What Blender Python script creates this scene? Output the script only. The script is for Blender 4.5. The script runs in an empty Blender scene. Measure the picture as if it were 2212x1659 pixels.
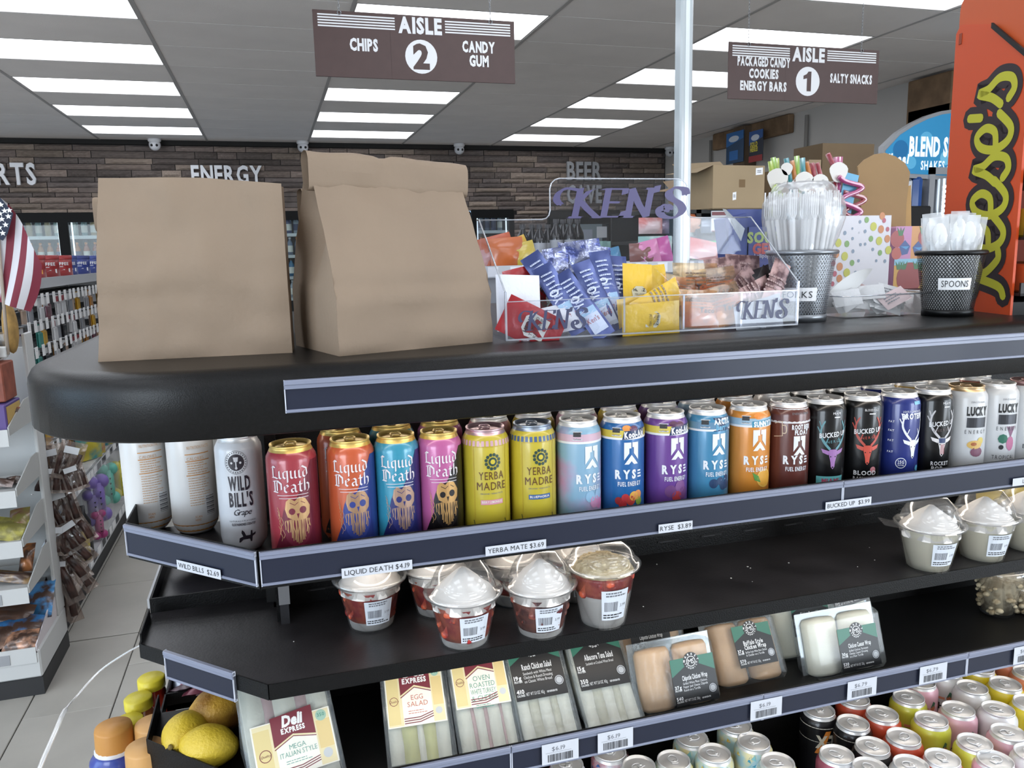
import bpy, math, random
from mathutils import Vector, Matrix, noise, geometry
random.seed(11)
ORD = 'first second third fourth fifth sixth seventh eighth ninth tenth eleventh twelfth 13th 14th 15th 16th 17th 18th 19th 20th 21st 22nd 23rd 24th 25th 26th 27th 28th 29th 30th'.split()
scn = bpy.context.scene
COL = scn.collection
PI = math.pi
H = 1.63                                   # eye height above the floor
RM = ((0.95754, -0.06827, 0.2801), (-0.28744, -0.15086, 0.94584), (-0.02232, -0.98619, -0.16408))
# ---------------------------------------------------------------- camera
cd = bpy.data.cameras.new('camera'); cam = bpy.data.objects.new('camera', cd); COL.objects.link(cam)
cd.sensor_width = 36; cd.lens = 36 * 1721 / 2212; cd.clip_start = .02; cd.clip_end = 60
cm = Matrix(((RM[0][0], -RM[0][1], -RM[0][2], 0), (RM[1][0], -RM[1][1], -RM[1][2], 0), (RM[2][0], -RM[2][1], -RM[2][2], H), (0, 0, 0, 1)))
cam.matrix_world = cm
scn.camera = cam
# ---------------------------------------------------------------- world, daylight, exposure
wd = bpy.data.worlds.new('sky'); scn.world = wd; wd.use_nodes = True
bg = wd.node_tree.nodes['Background']
bg.inputs[0].default_value = (.5, .72, 1, 1); bg.inputs[1].default_value = 1.6
for loc_, rz_, sx_, e_, c_ in (((-4.4, -3.5, 1.6), 0, 4.2, 260, (.84, .92, 1)), ((4.25, -3.5, 1.6), 0, 2.4, 165, (.86, .93, 1)), ((5.6, -1.9, 1.6), 90, 2.6, 80, (.9, .95, 1)), ((-6.85, .2, 1.4), -90, 4.2, 100, (.6, .8, 1))):
    ad = bpy.data.lights.new('storefront_daylight', 'AREA'); ad.shape = 'RECTANGLE'; ad.size = sx_; ad.size_y = 2.1; ad.energy = e_; ad.color = c_
    ao = bpy.data.objects.new('storefront_daylight', ad); COL.objects.link(ao); ao.location = loc_; ao.rotation_euler = (math.radians(90), 0, math.radians(rz_))
LAMP_E, LED_E = 3.7, 9.0
scn.view_settings.view_transform = 'Standard'; scn.view_settings.look = 'None'
scn.view_settings.gamma = 1; scn.view_settings.use_curve_mapping = False
scn.view_settings.exposure = 0.0
cy = scn.cycles
cy.max_bounces = 10; cy.diffuse_bounces = 4; cy.glossy_bounces = 3; cy.transmission_bounces = 4; cy.transparent_max_bounces = 24
cy.sample_clamp_indirect = 4; cy.caustics_reflective = False; cy.caustics_refractive = False
cy.use_denoising = True

# ---------------------------------------------------------------- helpers
def W(px, py, x=None, y=None, z=None):
    "the point where the sight line of a photograph pixel meets the plane x, y or z (world)"
    c = (px - 1106., py - 829.5, 1721.)
    d = [sum(RM[i][k] * c[k] for k in range(3)) for i in range(3)]
    t = x / d[0] if x is not None else y / d[1] if y is not None else (z - H) / d[2]
    return Vector((d[0] * t, d[1] * t, H + d[2] * t))

def lin(h):
    if not isinstance(h, str): return (*h, 1)
    c = [int(h[i:i + 2], 16) / 255 for i in (0, 2, 4)]
    g = .3 * c[0] + .59 * c[1] + .11 * c[2]; c = [g + (x - g) * .92 for x in c]
    return tuple(x / 12.92 if x <= .04045 else ((x + .055) / 1.055) ** 2.4 for x in c) + (1,)
_M = {}
def mat(col, rough=.5, metal=0., bump=0., bscale=60., var=0., vscale=8., col2=None, emit=0., coat=0., objvar=0., spec=None, trans=0.):
    key = ('m', col, rough, metal, bump, bscale, var, vscale, col2, emit, coat, objvar, spec, trans)
    if key in _M: return _M[key]
    m = bpy.data.materials.new('mat_%d' % len(_M)); m.use_nodes = True
    nt = m.node_tree; b = nt.nodes['Principled BSDF']; L = nt.links.new
    c = lin(col); b.inputs['Base Color'].default_value = c
    b.inputs['Roughness'].default_value = rough; b.inputs['Metallic'].default_value = metal
    if spec is not None: b.inputs['Specular IOR Level'].default_value = spec
    if coat: b.inputs['Coat Weight'].default_value = coat; b.inputs['Coat Roughness'].default_value = .08
    if trans: b.inputs['Transmission Weight'].default_value = trans
    if emit: b.inputs['Emission Color'].default_value = c; b.inputs['Emission Strength'].default_value = emit
    tc = None
    if var or bump or col2 is not None:
        tc = nt.nodes.new('ShaderNodeTexCoord')
    out = None
    if var or col2 is not None:
        n = nt.nodes.new('ShaderNodeTexNoise'); n.inputs['Scale'].default_value = vscale; n.inputs['Detail'].default_value = 5
        L(tc.outputs['Object'], n.inputs['Vector'])
        r = nt.nodes.new('ShaderNodeValToRGB')
        if col2 is not None:
            r.color_ramp.elements[0].position = .42; r.color_ramp.elements[1].position = .58
            r.color_ramp.elements[0].color = c; r.color_ramp.elements[1].color = lin(col2)
        else:
            r.color_ramp.elements[0].position = .3; r.color_ramp.elements[1].position = .7
            r.color_ramp.elements[0].color = tuple(x * (1 - var) for x in c[:3]) + (1,)
            r.color_ramp.elements[1].color = tuple(min(1, x * (1 + var)) for x in c[:3]) + (1,)
        L(n.outputs['Fac'], r.inputs['Fac']); out = r.outputs['Color']
    if objvar:
        oi = nt.nodes.new('ShaderNodeObjectInfo'); hs = nt.nodes.new('ShaderNodeHueSaturation')
        mr = nt.nodes.new('ShaderNodeMapRange'); mr.inputs[3].default_value = 1 - objvar; mr.inputs[4].default_value = 1 + objvar
        L(oi.outputs['Random'], mr.inputs[0]); L(mr.outputs[0], hs.inputs['Value'])
        if out: L(out, hs.inputs['Color'])
        else: hs.inputs['Color'].default_value = c
        out = hs.outputs['Color']
    if out: L(out, b.inputs['Base Color'])
    if bump:
        n2 = nt.nodes.new('ShaderNodeTexNoise'); n2.inputs['Scale'].default_value = bscale; n2.inputs['Detail'].default_value = 3
        L(tc.outputs['Object'], n2.inputs['Vector'])
        bp = nt.nodes.new('ShaderNodeBump'); bp.inputs['Strength'].default_value = bump; bp.inputs['Distance'].default_value = .004
        L(n2.outputs['Fac'], bp.inputs['Height']); L(bp.outputs[0], b.inputs['Normal'])
    _M[key] = m
    return m

def clear(tint='ffffff', milk=.06, refl=.16, rough=.06, milkcol='ffffff', bump=0., bscale=60.):
    "thin clear plastic or glass: see-through with a faint body and reflections"
    key = ('c', tint, milk, refl, rough, milkcol, bump, bscale)
    if key in _M: return _M[key]
    m = bpy.data.materials.new('clear_%d' % len(_M)); m.use_nodes = True
    nt = m.node_tree; N = nt.nodes.new; L = nt.links.new
    nt.nodes.remove(nt.nodes['Principled BSDF']); o = nt.nodes['Material Output']
    t = N('ShaderNodeBsdfTransparent'); t.inputs[0].default_value = lin(tint)
    g = N('ShaderNodeBsdfAnisotropic'); g.inputs['Roughness'].default_value = rough
    d = N('ShaderNodeBsdfDiffuse'); d.inputs[0].default_value = lin(milkcol)
    lw = N('ShaderNodeLayerWeight'); lw.inputs['Blend'].default_value = .25
    mr = N('ShaderNodeMapRange'); mr.inputs[3].default_value = refl * .3; mr.inputs[4].default_value = min(1, refl * 3.5)
    L(lw.outputs['Facing'], mr.inputs[0])
    m1 = N('ShaderNodeMixShader'); m1.inputs[0].default_value = milk; L(t.outputs[0], m1.inputs[1]); L(d.outputs[0], m1.inputs[2])
    m2 = N('ShaderNodeMixShader'); L(mr.outputs[0], m2.inputs[0]); L(m1.outputs[0], m2.inputs[1]); L(g.outputs[0], m2.inputs[2])
    if bump:
        tc = N('ShaderNodeTexCoord'); n2 = N('ShaderNodeTexNoise'); n2.inputs['Scale'].default_value = bscale
        bp = N('ShaderNodeBump'); bp.inputs['Strength'].default_value = bump; bp.inputs['Distance'].default_value = .004
        L(tc.outputs['Object'], n2.inputs['Vector']); L(n2.outputs['Fac'], bp.inputs['Height']); L(bp.outputs[0], g.inputs['Normal'])
    L(m2.outputs[0], o.inputs[0])
    _M[key] = m
    return m

def smooth_pts(p, k=4, closed=False):
    "Catmull-Rom through 2D/3D points"
    P = [Vector(q) for q in p]; n = len(P); out = []
    rng = range(n if closed else n - 1)
    for i in rng:
        a = P[(i - 1) % n] if closed or i > 0 else P[0]; b = P[i]; c = P[(i + 1) % n]; d = P[(i + 2) % n] if closed or i + 2 < n else P[-1]
        for j in range(k):
            t = j / k
            out.append(.5 * ((2 * b) + (c - a) * t + (2 * a - 5 * b + 4 * c - d) * t * t + (3 * b - a - 3 * c + d) * t ** 3))
    if not closed: out.append(P[-1])
    return out

def pillow_y(u, v, sg, t, crimp, wr, seed, side):
    "depth of a sachet face at (u, v) in 0..1"
    e = min(v, 1 - v)
    b = 0. if e <= crimp else math.sin(PI * min(1, (e - crimp) / (.5 - crimp) * .5)) ** .6
    b *= max(0, math.sin(PI * (u * (1 - 2 * side) + side))) ** .55
    return sg * (t / 2 * b + wr * noise.noise(Vector((u * 5 + seed, v * 6, sg * 3.1 + seed))) * t * b) + (t * .06 * math.sin(u * 40) if e < crimp else 0)

class MB:
    "collects shapes and links them as one mesh object"
    def __init__(s, M=None): s.v = []; s.f = []; s.mi = []; s.sm = []; s.mats = []; s.M = M
    def idx(s, m):
        if m not in s.mats: s.mats.append(m)
        return s.mats.index(m)
    def add(s, vs, fs, m, smooth=False):
        b = len(s.v); M = s.M
        s.v += [tuple(M @ Vector(p)) for p in vs] if M is not None else [tuple(p) for p in vs]
        i = s.idx(m)
        for f in fs: s.f.append(tuple(b + k for k in f)); s.mi.append(i); s.sm.append(smooth)
        return s
    def box(s, x0, x1, y0, y1, z0, z1, m, bev=0.):
        if not bev:
            return s.add([(x, y, z) for z in (z0, z1) for y in (y0, y1) for x in (x0, x1)],
                         [(0, 2, 3, 1), (4, 5, 7, 6), (0, 1, 5, 4), (2, 6, 7, 3), (0, 4, 6, 2), (1, 3, 7, 5)], m)
        c = ((x0 + x1) / 2, (y0 + y1) / 2, (z0 + z1) / 2); h = ((x1 - x0) / 2, (y1 - y0) / 2, (z1 - z0) / 2); b = min(bev, *h)
        V = []; ix = {}
        for sx in (-1, 1):
            for sy in (-1, 1):
                for sz in (-1, 1):
                    sg = (sx, sy, sz)
                    for a in range(3):
                        ix[sg + (a,)] = len(V)
                        V.append(tuple(c[k] + sg[k] * (h[k] if k == a else h[k] - b) for k in range(3)))
        F = []
        for a in range(3):
            u, w = [k for k in range(3) if k != a]
            for sa in (-1, 1):
                q = []
                for su, sw in ((-1, -1), (1, -1), (1, 1), (-1, 1)):
                    g = [0, 0, 0]; g[a] = sa; g[u] = su; g[w] = sw; q.append(ix[tuple(g) + (a,)])
                F.append(q if sa * (1 if (a != 1) else -1) > 0 else q[::-1])
            for su in (-1, 1):          # edges running along a
                for sw in (-1, 1):
                    g0 = [0, 0, 0]; g0[u] = su; g0[w] = sw; g1 = list(g0); g0[a] = -1; g1[a] = 1
                    q = [ix[tuple(g0) + (u,)], ix[tuple(g0) + (w,)], ix[tuple(g1) + (w,)], ix[tuple(g1) + (u,)]]
                    F.append(q if su * sw * (1 if a != 1 else -1) < 0 else q[::-1])
        for sg in [(x, y, z) for x in (-1, 1) for y in (-1, 1) for z in (-1, 1)]:
            q = [ix[sg + (0,)], ix[sg + (1,)], ix[sg + (2,)]]
            F.append(q if sg[0] * sg[1] * sg[2] > 0 else q[::-1])
        return s.add(V, F, m)
    def lathe(s, prof, m, n=20, c=(0, 0, 0), smooth=True, wob=None, a0=0., a1=2 * PI):
        full = abs(a1 - a0 - 2 * PI) < 1e-6; nn = n if full else n + 1
        V = []; F = []
        for j, (r, z) in enumerate(prof):
            for i in range(nn):
                t = a0 + (a1 - a0) * i / n; rr = r * (wob(t, j) if wob else 1)
                V.append((c[0] + rr * math.cos(t), c[1] + rr * math.sin(t), c[2] + z))
        for j in range(len(prof) - 1):
            for i in range(n):
                k = (i + 1) % nn
                F.append((j * nn + i, j * nn + k, (j + 1) * nn + k, (j + 1) * nn + i))
        return s.add(V, F, m, smooth)
    def tube(s, pts, r, m, n=6, caps=True, smooth=True):
        P = [Vector(p) for p in pts]; V = []; F = []; N = len(P); up = None
        for i, p in enumerate(P):
            t = ((P[i + 1] if i + 1 < N else p) - (P[i - 1] if i else p)).normalized()
            if up is None: up = Vector((0, 0, 1)) if abs(t.z) < .9 else Vector((1, 0, 0))
            a = t.cross(up).normalized(); b = a.cross(t).normalized(); up = b
            rr = r[i] if isinstance(r, (list, tuple)) else r
            for k in range(n):
                w = 2 * PI * k / n; V.append(p + (a * math.cos(w) + b * math.sin(w)) * rr)
        for i in range(N - 1):
            for k in range(n):
                l = (k + 1) % n; F.append((i * n + k, i * n + l, (i + 1) * n + l, (i + 1) * n + k))
        if caps: F += [tuple(range(n))[::-1], tuple((N - 1) * n + k for k in range(n))]
        return s.add(V, F, m, smooth)
    def ext(s, poly, vec, m, smooth=False):
        "extrude a planar 3D polygon along vec (concave allowed)"
        P = [Vector(p) for p in poly]; n = len(P); vec = Vector(vec)
        T = geometry.tessellate_polygon([P]); V = P + [p + vec for p in P]
        F = [tuple(t) for t in T] + [tuple(n + k for k in t[::-1]) for t in T]
        F += [(i, (i + 1) % n, n + (i + 1) % n, n + i) for i in range(n)]
        return s.add(V, F, m, smooth)
    def grid(s, fn, nu, nv, m, smooth=True, flip=False):
        V = [fn(i / nu, j / nv) for j in range(nv + 1) for i in range(nu + 1)]
        F = [(j * (nu + 1) + i, j * (nu + 1) + i + 1, (j + 1) * (nu + 1) + i + 1, (j + 1) * (nu + 1) + i) for j in range(nv) for i in range(nu)]
        return s.add(V, [f[::-1] for f in F] if flip else F, m, smooth)
    def pillow(s, w, h, t, m, crimp=.12, nu=6, nv=9, wr=.0, seed=0, side=.0):
        "sealed sachet lying in the XZ plane, front towards -Y, centred on the origin"
        def f(sg):
            return lambda u, v: ((u - .5) * w, pillow_y(u, v, sg, t, crimp, wr, seed, side), (v - .5) * h)
        s.grid(f(-1), nu, nv, m); s.grid(f(1), nu, nv, m, flip=True)
        return s
    def ball(s, c, r, m, nu=10, nv=7, sc=(1, 1, 1), fn=None, smooth=True):
        V = []; F = []
        for j in range(nv + 1):
            p = PI * j / nv
            for i in range(nu):
                t = 2 * PI * i / nu; d = Vector((math.sin(p) * math.cos(t), math.sin(p) * math.sin(t), math.cos(p)))
                k = fn(d) if fn else 1
                V.append((c[0] + d.x * r * sc[0] * k, c[1] + d.y * r * sc[1] * k, c[2] + d.z * r * sc[2] * k))
        for j in range(nv):
            for i in range(nu):
                k = (i + 1) % nu; F.append((j * nu + i, (j + 1) * nu + i, (j + 1) * nu + k, j * nu + k))
        return s.add(V, F, m, smooth)
    def build(s, name, parent=None, loc=(0, 0, 0), rot=(0, 0, 0), label=None):
        me = bpy.data.meshes.new(name); me.from_pydata(s.v, [], s.f)
        for m in s.mats: me.materials.append(m)
        me.polygons.foreach_set('material_index', s.mi); me.polygons.foreach_set('use_smooth', s.sm)
        me.update()
        o = bpy.data.objects.new(name, me); COL.objects.link(o); o.location = loc; o.rotation_euler = rot
        if parent: o.parent = parent
        if label: o['label'] = label
        return o

def tag(o, label, cat, group=None, kind=None):
    o['label'] = label; o['category'] = cat
    if group: o['group'] = group
    if kind: o['kind'] = kind
    return o
def thing(name, label, cat, loc=(0, 0, 0), rot=(0, 0, 0), group=None):
    o = bpy.data.objects.new(name, None); COL.objects.link(o); o.location = loc
    o.rotation_euler = (0, 0, rot) if isinstance(rot, (int, float)) else rot
    o.empty_display_size = .02
    return tag(o, label, cat, group)
def struct(mb, name): o = mb.build(name); o['kind'] = 'structure'; return o
def copy_tree(o, loc=None, rot=None, label=None, parent=None, group=None):
    c = o.copy(); COL.objects.link(c)
    if parent: c.parent = parent
    if loc is not None: c.location = loc
    if rot is not None: c.rotation_euler = (0, 0, rot) if isinstance(rot, (int, float)) else rot
    if label: c['label'] = label
    if group: c['group'] = group
    for ch in list(o.children): copy_tree(ch, parent=c)
    return c

# ---------------------------------------------------------------- flat print: text, shapes, strokes
GL = {}
def make_glyphs():
    chars = "ABCDEFGHIJKLMNOPQRSTUVWXYZabcdefghijklmnopqrstuvwxyz0123456789$.,'&-+%!/"
    obs = []
    for bold, off in ((0, 0.), (1, .028), (2, .05)):
        for ch in chars:
            cu = bpy.data.curves.new('g', 'FONT'); cu.body = ch; cu.size = 1; cu.offset = off; cu.resolution_u = 2; cu.fill_mode = 'FRONT'
            o = bpy.data.objects.new('g', cu); COL.objects.link(o); obs.append((bold, ch, o, cu))
    dg = bpy.context.evaluated_depsgraph_get(); dg.update()
    for bold, ch, o, cu in obs:
        me = o.evaluated_get(dg).to_mesh()
        vs = [(v.co.x, v.co.y) for v in me.vertices]; fs = [tuple(p.vertices) for p in me.polygons]
        GL[bold, ch] = (vs, fs)
        o.evaluated_get(dg).to_mesh_clear()
    for bold, ch, o, cu in obs: bpy.data.objects.remove(o); bpy.data.curves.remove(cu)
    hh = max(v[1] for v in GL[0, 'H'][0])
    for k, (vs, fs) in list(GL.items()):
        x0 = min(v[0] for v in vs); x1 = max(v[0] for v in vs)
        GL[k] = ([((x - x0) / hh, y / hh) for x, y in vs], fs, (x1 - x0) / hh)
make_glyphs()

def slice_u(vs, fs, st):
    "cut flat faces into upright strips so that they can follow a round surface"
    V = list(vs); F = []
    def clip(P, x, keep_right):
        out = []
        for a, b in zip(P, P[1:] + P[:1]):
            ia, ib = (a[0] >= x) == keep_right or a[0] == x, (b[0] >= x) == keep_right or b[0] == x
            if ia: out.append(a)
            if ia != ib and a[0] != b[0]:
                t = (x - a[0]) / (b[0] - a[0]); out.append((x, a[1] + (b[1] - a[1]) * t))
        return out
    for f in fs:
        P = [vs[i] for i in f]; lo = min(p[0] for p in P); hi = max(p[0] for p in P)
        if hi - lo <= st * 1.2: F.append(f); continue
        x = math.floor(lo / st + 1) * st
        while x < hi + st:
            L = clip(P, x, False) if x < hi else P; P = clip(P, x, True) if x < hi else []
            if len(L) > 2: F.append(tuple(range(len(V), len(V) + len(L)))); V += L
            if len(P) < 3: break
            x += st
    return V, F

class Dec:
    "draws flat print onto a surface given by map(u, v, lift)"
    def __init__(s, mb, fn, cut=0.): s.mb = mb; s.fn = fn; s.cut = cut
    def put(s, vs, fs, m, L=1):
        s.k = (getattr(s, 'k', 0) + 1) % 60; L += s.k * .006      # keeps overlapping print from being coplanar
        if s.cut: vs, fs = slice_u(vs, fs, s.cut)
        s.mb.add([s.fn(u, v, L) for u, v in vs], fs, m)
    def rect(s, u0, v0, u1, v1, m, L=1, n=1, nv=1):
        vs = [(u0 + (u1 - u0) * i / n, v0 + (v1 - v0) * j / nv) for j in range(nv + 1) for i in range(n + 1)]
        s.put(vs, [(j * (n + 1) + i, j * (n + 1) + i + 1, (j + 1) * (n + 1) + i + 1, (j + 1) * (n + 1) + i) for j in range(nv) for i in range(n)], m, L)
    def poly(s, pts, m, L=1):
        P = [Vector((p[0], p[1], 0)) for p in pts]
        s.put([(p.x, p.y) for p in P], [tuple(t) for t in geometry.tessellate_polygon([P])], m, L)
    def circ(s, u, v, r, m, L=1, n=16, ry=None, r0=0.):
        ry = ry or r; k = r0 / r
        if r0: s.put([(u + r * q * math.cos(2 * PI * i / n), v + ry * q * math.sin(2 * PI * i / n)) for q in (1, k) for i in range(n)],
                     [(i, (i + 1) % n, n + (i + 1) % n, n + i) for i in range(n)], m, L)
        else: s.put([(u, v)] + [(u + r * math.cos(2 * PI * i / n), v + ry * math.sin(2 * PI * i / n)) for i in range(n)], [(0, 1 + i, 1 + (i + 1) % n) for i in range(n)], m, L)
    def text(s, t, u, v, h, m, L=3, al='c', sx=1., bold=1, shear=0., gap=.16, ang=0., wmax=None):
        V = []; F = []; x = 0.
        for ch in t:
            if ch == ' ' or (bold, ch) not in GL: x += .42; continue
            vs, fs, w = GL[bold, ch]; b = len(V)
            V += [(x + a, c) for a, c in vs]; F += [tuple(b + k for k in f) for f in fs]
            x += w + gap
        x = max(.01, x - gap)
        if wmax and x * h * sx > wmax: sx = wmax / (x * h)
        o = {'c': -x / 2, 'l': 0, 'r': -x}[al]; ca, sa = math.cos(ang), math.sin(ang)
        out = []
        for a, c in V:
            p, q = (a + o + c * shear) * h * sx, c * h
            out.append((u + p * ca - q * sa, v + p * sa + q * ca))
        s.put(out, F, m, L)
        return x * h * sx
    def stroke(s, pts, w, m, L=2, nib=None, sm=0, caps=True):
        P = [Vector(p).to_2d() for p in (smooth_pts(pts, sm) if sm else pts)]; n = len(P); V = []; F = []
        for i, p in enumerate(P):
            if nib is not None: o = Vector((math.cos(nib), math.sin(nib))) * w / 2
            else:
                t = ((P[i + 1] if i + 1 < n else p) - (P[i - 1] if i else p)); t = t.normalized() if t.length else Vector((1, 0))
                ww = w[i * (len(w) - 1) // max(1, n - 1)] if isinstance(w, (list, tuple)) else w
                o = Vector((-t.y, t.x)) * ww / 2
            V += [p + o, p - o]
        F = [(2 * i, 2 * i + 1, 2 * i + 3, 2 * i + 2) for i in range(n - 1)]
        s.put([(p.x, p.y) for p in V], F, m, L)
        if caps and nib is None and not isinstance(w, (list, tuple)):
            s.circ(P[0].x, P[0].y, w / 2, m, L, 8); s.circ(P[-1].x, P[-1].y, w / 2, m, L, 8)
    def bars(s, u0, v0, u1, v1, m, L=2, n=18, seed=1):
        rd = random.Random(seed); x = u0; step = (u1 - u0) / n
        while x < u1:
            w = step * rd.choice((.3, .45, .8)); s.rect(x, v0, min(x + w, u1), v1, m, L); x += w + step * rd.choice((.3, .5, .6))
    def lines(s, u0, v0, u1, v1, m, L=2, n=4, fill=.5, seed=3):
        rd = random.Random(seed)
        for i in range(n):
            v = v1 - (v1 - v0) * (i + .5) / n; h = (v1 - v0) / n * fill / 2; x = u0; e = u1 - (u1 - u0) * rd.random() * .3
            while x < e:
                w = (u1 - u0) * rd.uniform(.05, .16); s.rect(x, v - h, min(x + w, e), v + h, m, L); x += w + (u1 - u0) * .025
def flat(o, ux, uy, eps=.0003):
    "print map on a plane: origin o, axes ux and uy, lifted along their normal"
    o, ux, uy = Vector(o), Vector(ux), Vector(uy); n = ux.cross(uy).normalized()
    return lambda u, v, L: o + ux * u + uy * v + n * (eps * L)

BLK = {  # blackletter drawn with a broad nib
 'L': ([[(.15, 1.6), (.15, .15)], [(0, .12), (.35, .15), (.7, 0), (.85, .15)], [(-.1, 1.3), (.15, 1.6), (.45, 1.42)]], .8),
 'i': ([[(-.05, .85), (.12, 1), (.12, .12), (.3, 0)], [(.1, 1.3), (.2, 1.38)]], .45),
 'q': ([[(.55, 1), (.12, .85), (.12, .2), (.3, 0), (.55, .25)], [(.55, 1), (.55, -.5)]], .8),
 'u': ([[(-.05, .88), (.12, 1), (.12, .15), (.28, 0), (.55, .2)], [(.55, 1), (.55, .12), (.7, 0)]], .85),
 'd': ([[(.0, 1.5), (.5, 1.1), (.55, .3), (.3, 0), (.1, .2), (.1, .75), (.42, .95)]], .8),
 'D': ([[(.1, 1.5), (.1, .1)], [(-.1, .1), (.45, 0), (.85, .35), (.85, 1.1), (.45, 1.5), (-.1, 1.4)], [(.38, 1.35), (.38, .2)]], 1.1),
 'e': ([[(.1, .5), (.5, .75), (.35, 1), (.1, .8), (.1, .2), (.3, 0), (.55, .2)]], .7),
 'a': ([[(.05, .85), (.3, 1), (.5, .8), (.5, .12), (.65, 0)], [(.5, .55), (.12, .45), (.12, .15), (.27, 0), (.5, .2)]], .8),
 't': ([[(.2, 1.35), (.2, .15), (.35, 0), (.5, .12)], [(0, .95), (.45, .95)]], .6),
 'h': ([[(.1, 1.6), (.1, .05)], [(.1, .75), (.35, 1), (.57, .8), (.57, .2), (.38, -.1)]], .8)}
def blackletter(d, t, u, v, xh, m, L=3, al='c', w=.24, sx=1.25):
    tot = sum(BLK[c][1] for c in t); x = u - tot * xh * sx / 2 if al == 'c' else u
    for c in t:
        for st in BLK[c][0]: d.stroke([(x + a * xh * sx, v + b * xh) for a, b in st], w * xh, m, L, nib=math.radians(35))
        x += BLK[c][1] * xh * sx
SWA = {  # swashed serif capitals
 'K': ([[(.42, 1), (.22, 0)], [(-.22, .45), (-.34, .62), (-.26, .86), (0, 1), (.42, .93)], [(.95, 1), (.7, .92), (.33, .5)], [(.42, .56), (.62, .3), (.92, 0)], [(.05, .01), (.4, .01)], [(.8, .01), (1.05, .01)]], 1.02),
 'E': ([[(.3, 1), (.12, 0)], [(.12, .98), (.85, .98), (.82, .8)], [(.2, .52), (.62, .52)], [(0, .02), (.7, .02), (.8, .22)]], .86),
 'N': ([[(.05, 0), (.22, 1)], [(.2, 1), (.42, .45), (.66, 0)], [(.66, 0), (.84, 1)], [(-.06, .01), (.2, .01)], [(.7, .99), (1, .99)]], .95),
 "'": ([[(.1, 1.1), (.05, .86)]], .2),
 'S': ([[(.86, .78), (.8, .98), (.5, 1.03), (.28, .88), (.34, .66), (.62, .48), (.74, .24), (.58, .02), (.28, -.04), (.02, .06), (-.04, .28), (.12, .42), (.28, .34), (.26, .2), (.14, .22)]], .9)}
def swash(d, t, u, v, h, m, L=3, w=.15, sx=1.):
    x = u
    for c in t:
        for k, st in enumerate(SWA[c][0]):
            d.stroke([(x + a * h * sx, v + b * h) for a, b in st], w * h * (1.25 if c == 'S' else 1), m, L, nib=math.radians(12), sm=4 if len(st) > 3 else 0)
            if len(st) > 3: d.stroke([(x + a * h * sx, v + b * h) for a, b in st], w * h * .3, m, L, sm=4)
            elif abs(st[0][1] - st[-1][1]) < .1: d.stroke([(x + a * h * sx, v + b * h) for a, b in st], w * h * .28, m, L)
        x += SWA[c][1] * h * sx

# ---------------------------------------------------------------- common materials
BLACK = mat('09090a', .45, bump=.2, bscale=500, spec=.25)
BLACKLAM = mat('0d0d0e', .36, bump=.1, bscale=700, var=.4, vscale=300, spec=.3)
SHELFBLK = mat('2b292b', .36, var=.45, vscale=14, bump=.06, bscale=300)
DARK = mat('050506', .6)
WHITE = mat('e9e9ea', .5); PAPER = mat('dcdde0', .6); OFFW = mat('cfcfd0', .55)
INK = mat('26272c', .6); GREYINK = mat('6d7078', .6)
ALU = mat('e0e1e3', .36, .5); STEEL = mat('8c8f93', .32, .9); GOLD = mat('d8b866', .33, .7)
KRAFT = mat('8c7864', .75, bump=.12, bscale=160, var=.05, vscale=9)
CARD = mat('a8875f', .8, var=.06, vscale=7)
STRIP = mat('262a3a', .36, coat=.04, spec=.25); STRIPT = mat('7f859a', .35, coat=.1); STRIPW = mat('c7cbd8', .25)
CLR = clear(); FILM = clear(milk=.06, refl=.14, rough=.12, bump=.4, bscale=45); CUPC = clear(milk=.07, refl=.2, rough=.1)
GLASS = clear('eef4f4', .015, .05, .02)
# ================================================================ SETTING
CZ = 3.075
fl = MB().box(-7, 5.8, -3.6, 11.2, -.06, -.006, mat('4a4845', .8)); floor = struct(fl, 'floor')
TILE = mat('a8a49c', .38, var=.1, vscale=3.5, objvar=.06, bump=.05, bscale=40)
t0 = MB().box(-.1505, .1505, -.303, .303, -.006, 0, TILE, .002).build('floor_tile', floor, loc=(-.8225, 3.35, 0))
for i in range(-4, 5):
    for j in range(1, 17):
        x = -.8225 + i * .305; y = .305 + .61 * j + (.305 if i % 2 else 0)
        if (i, j) == (0, 5) or y > 9.6 or (x > -.1 and y > 3): continue
        c = t0.copy(); COL.objects.link(c); c.parent = floor; c.location = (x, y, 0)
        if random.random() < .5: c.rotation_euler = (0, 0, PI)
fm = MB().box(-7, -2.2, -3.6, 11, -.006, -.0005, TILE).box(.7, 5.8, -3.6, 11, -.006, -.0005, TILE).box(-2.2, .7, -3.6, .6, -.006, -.0005, TILE).build('tile_field', floor)
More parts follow.
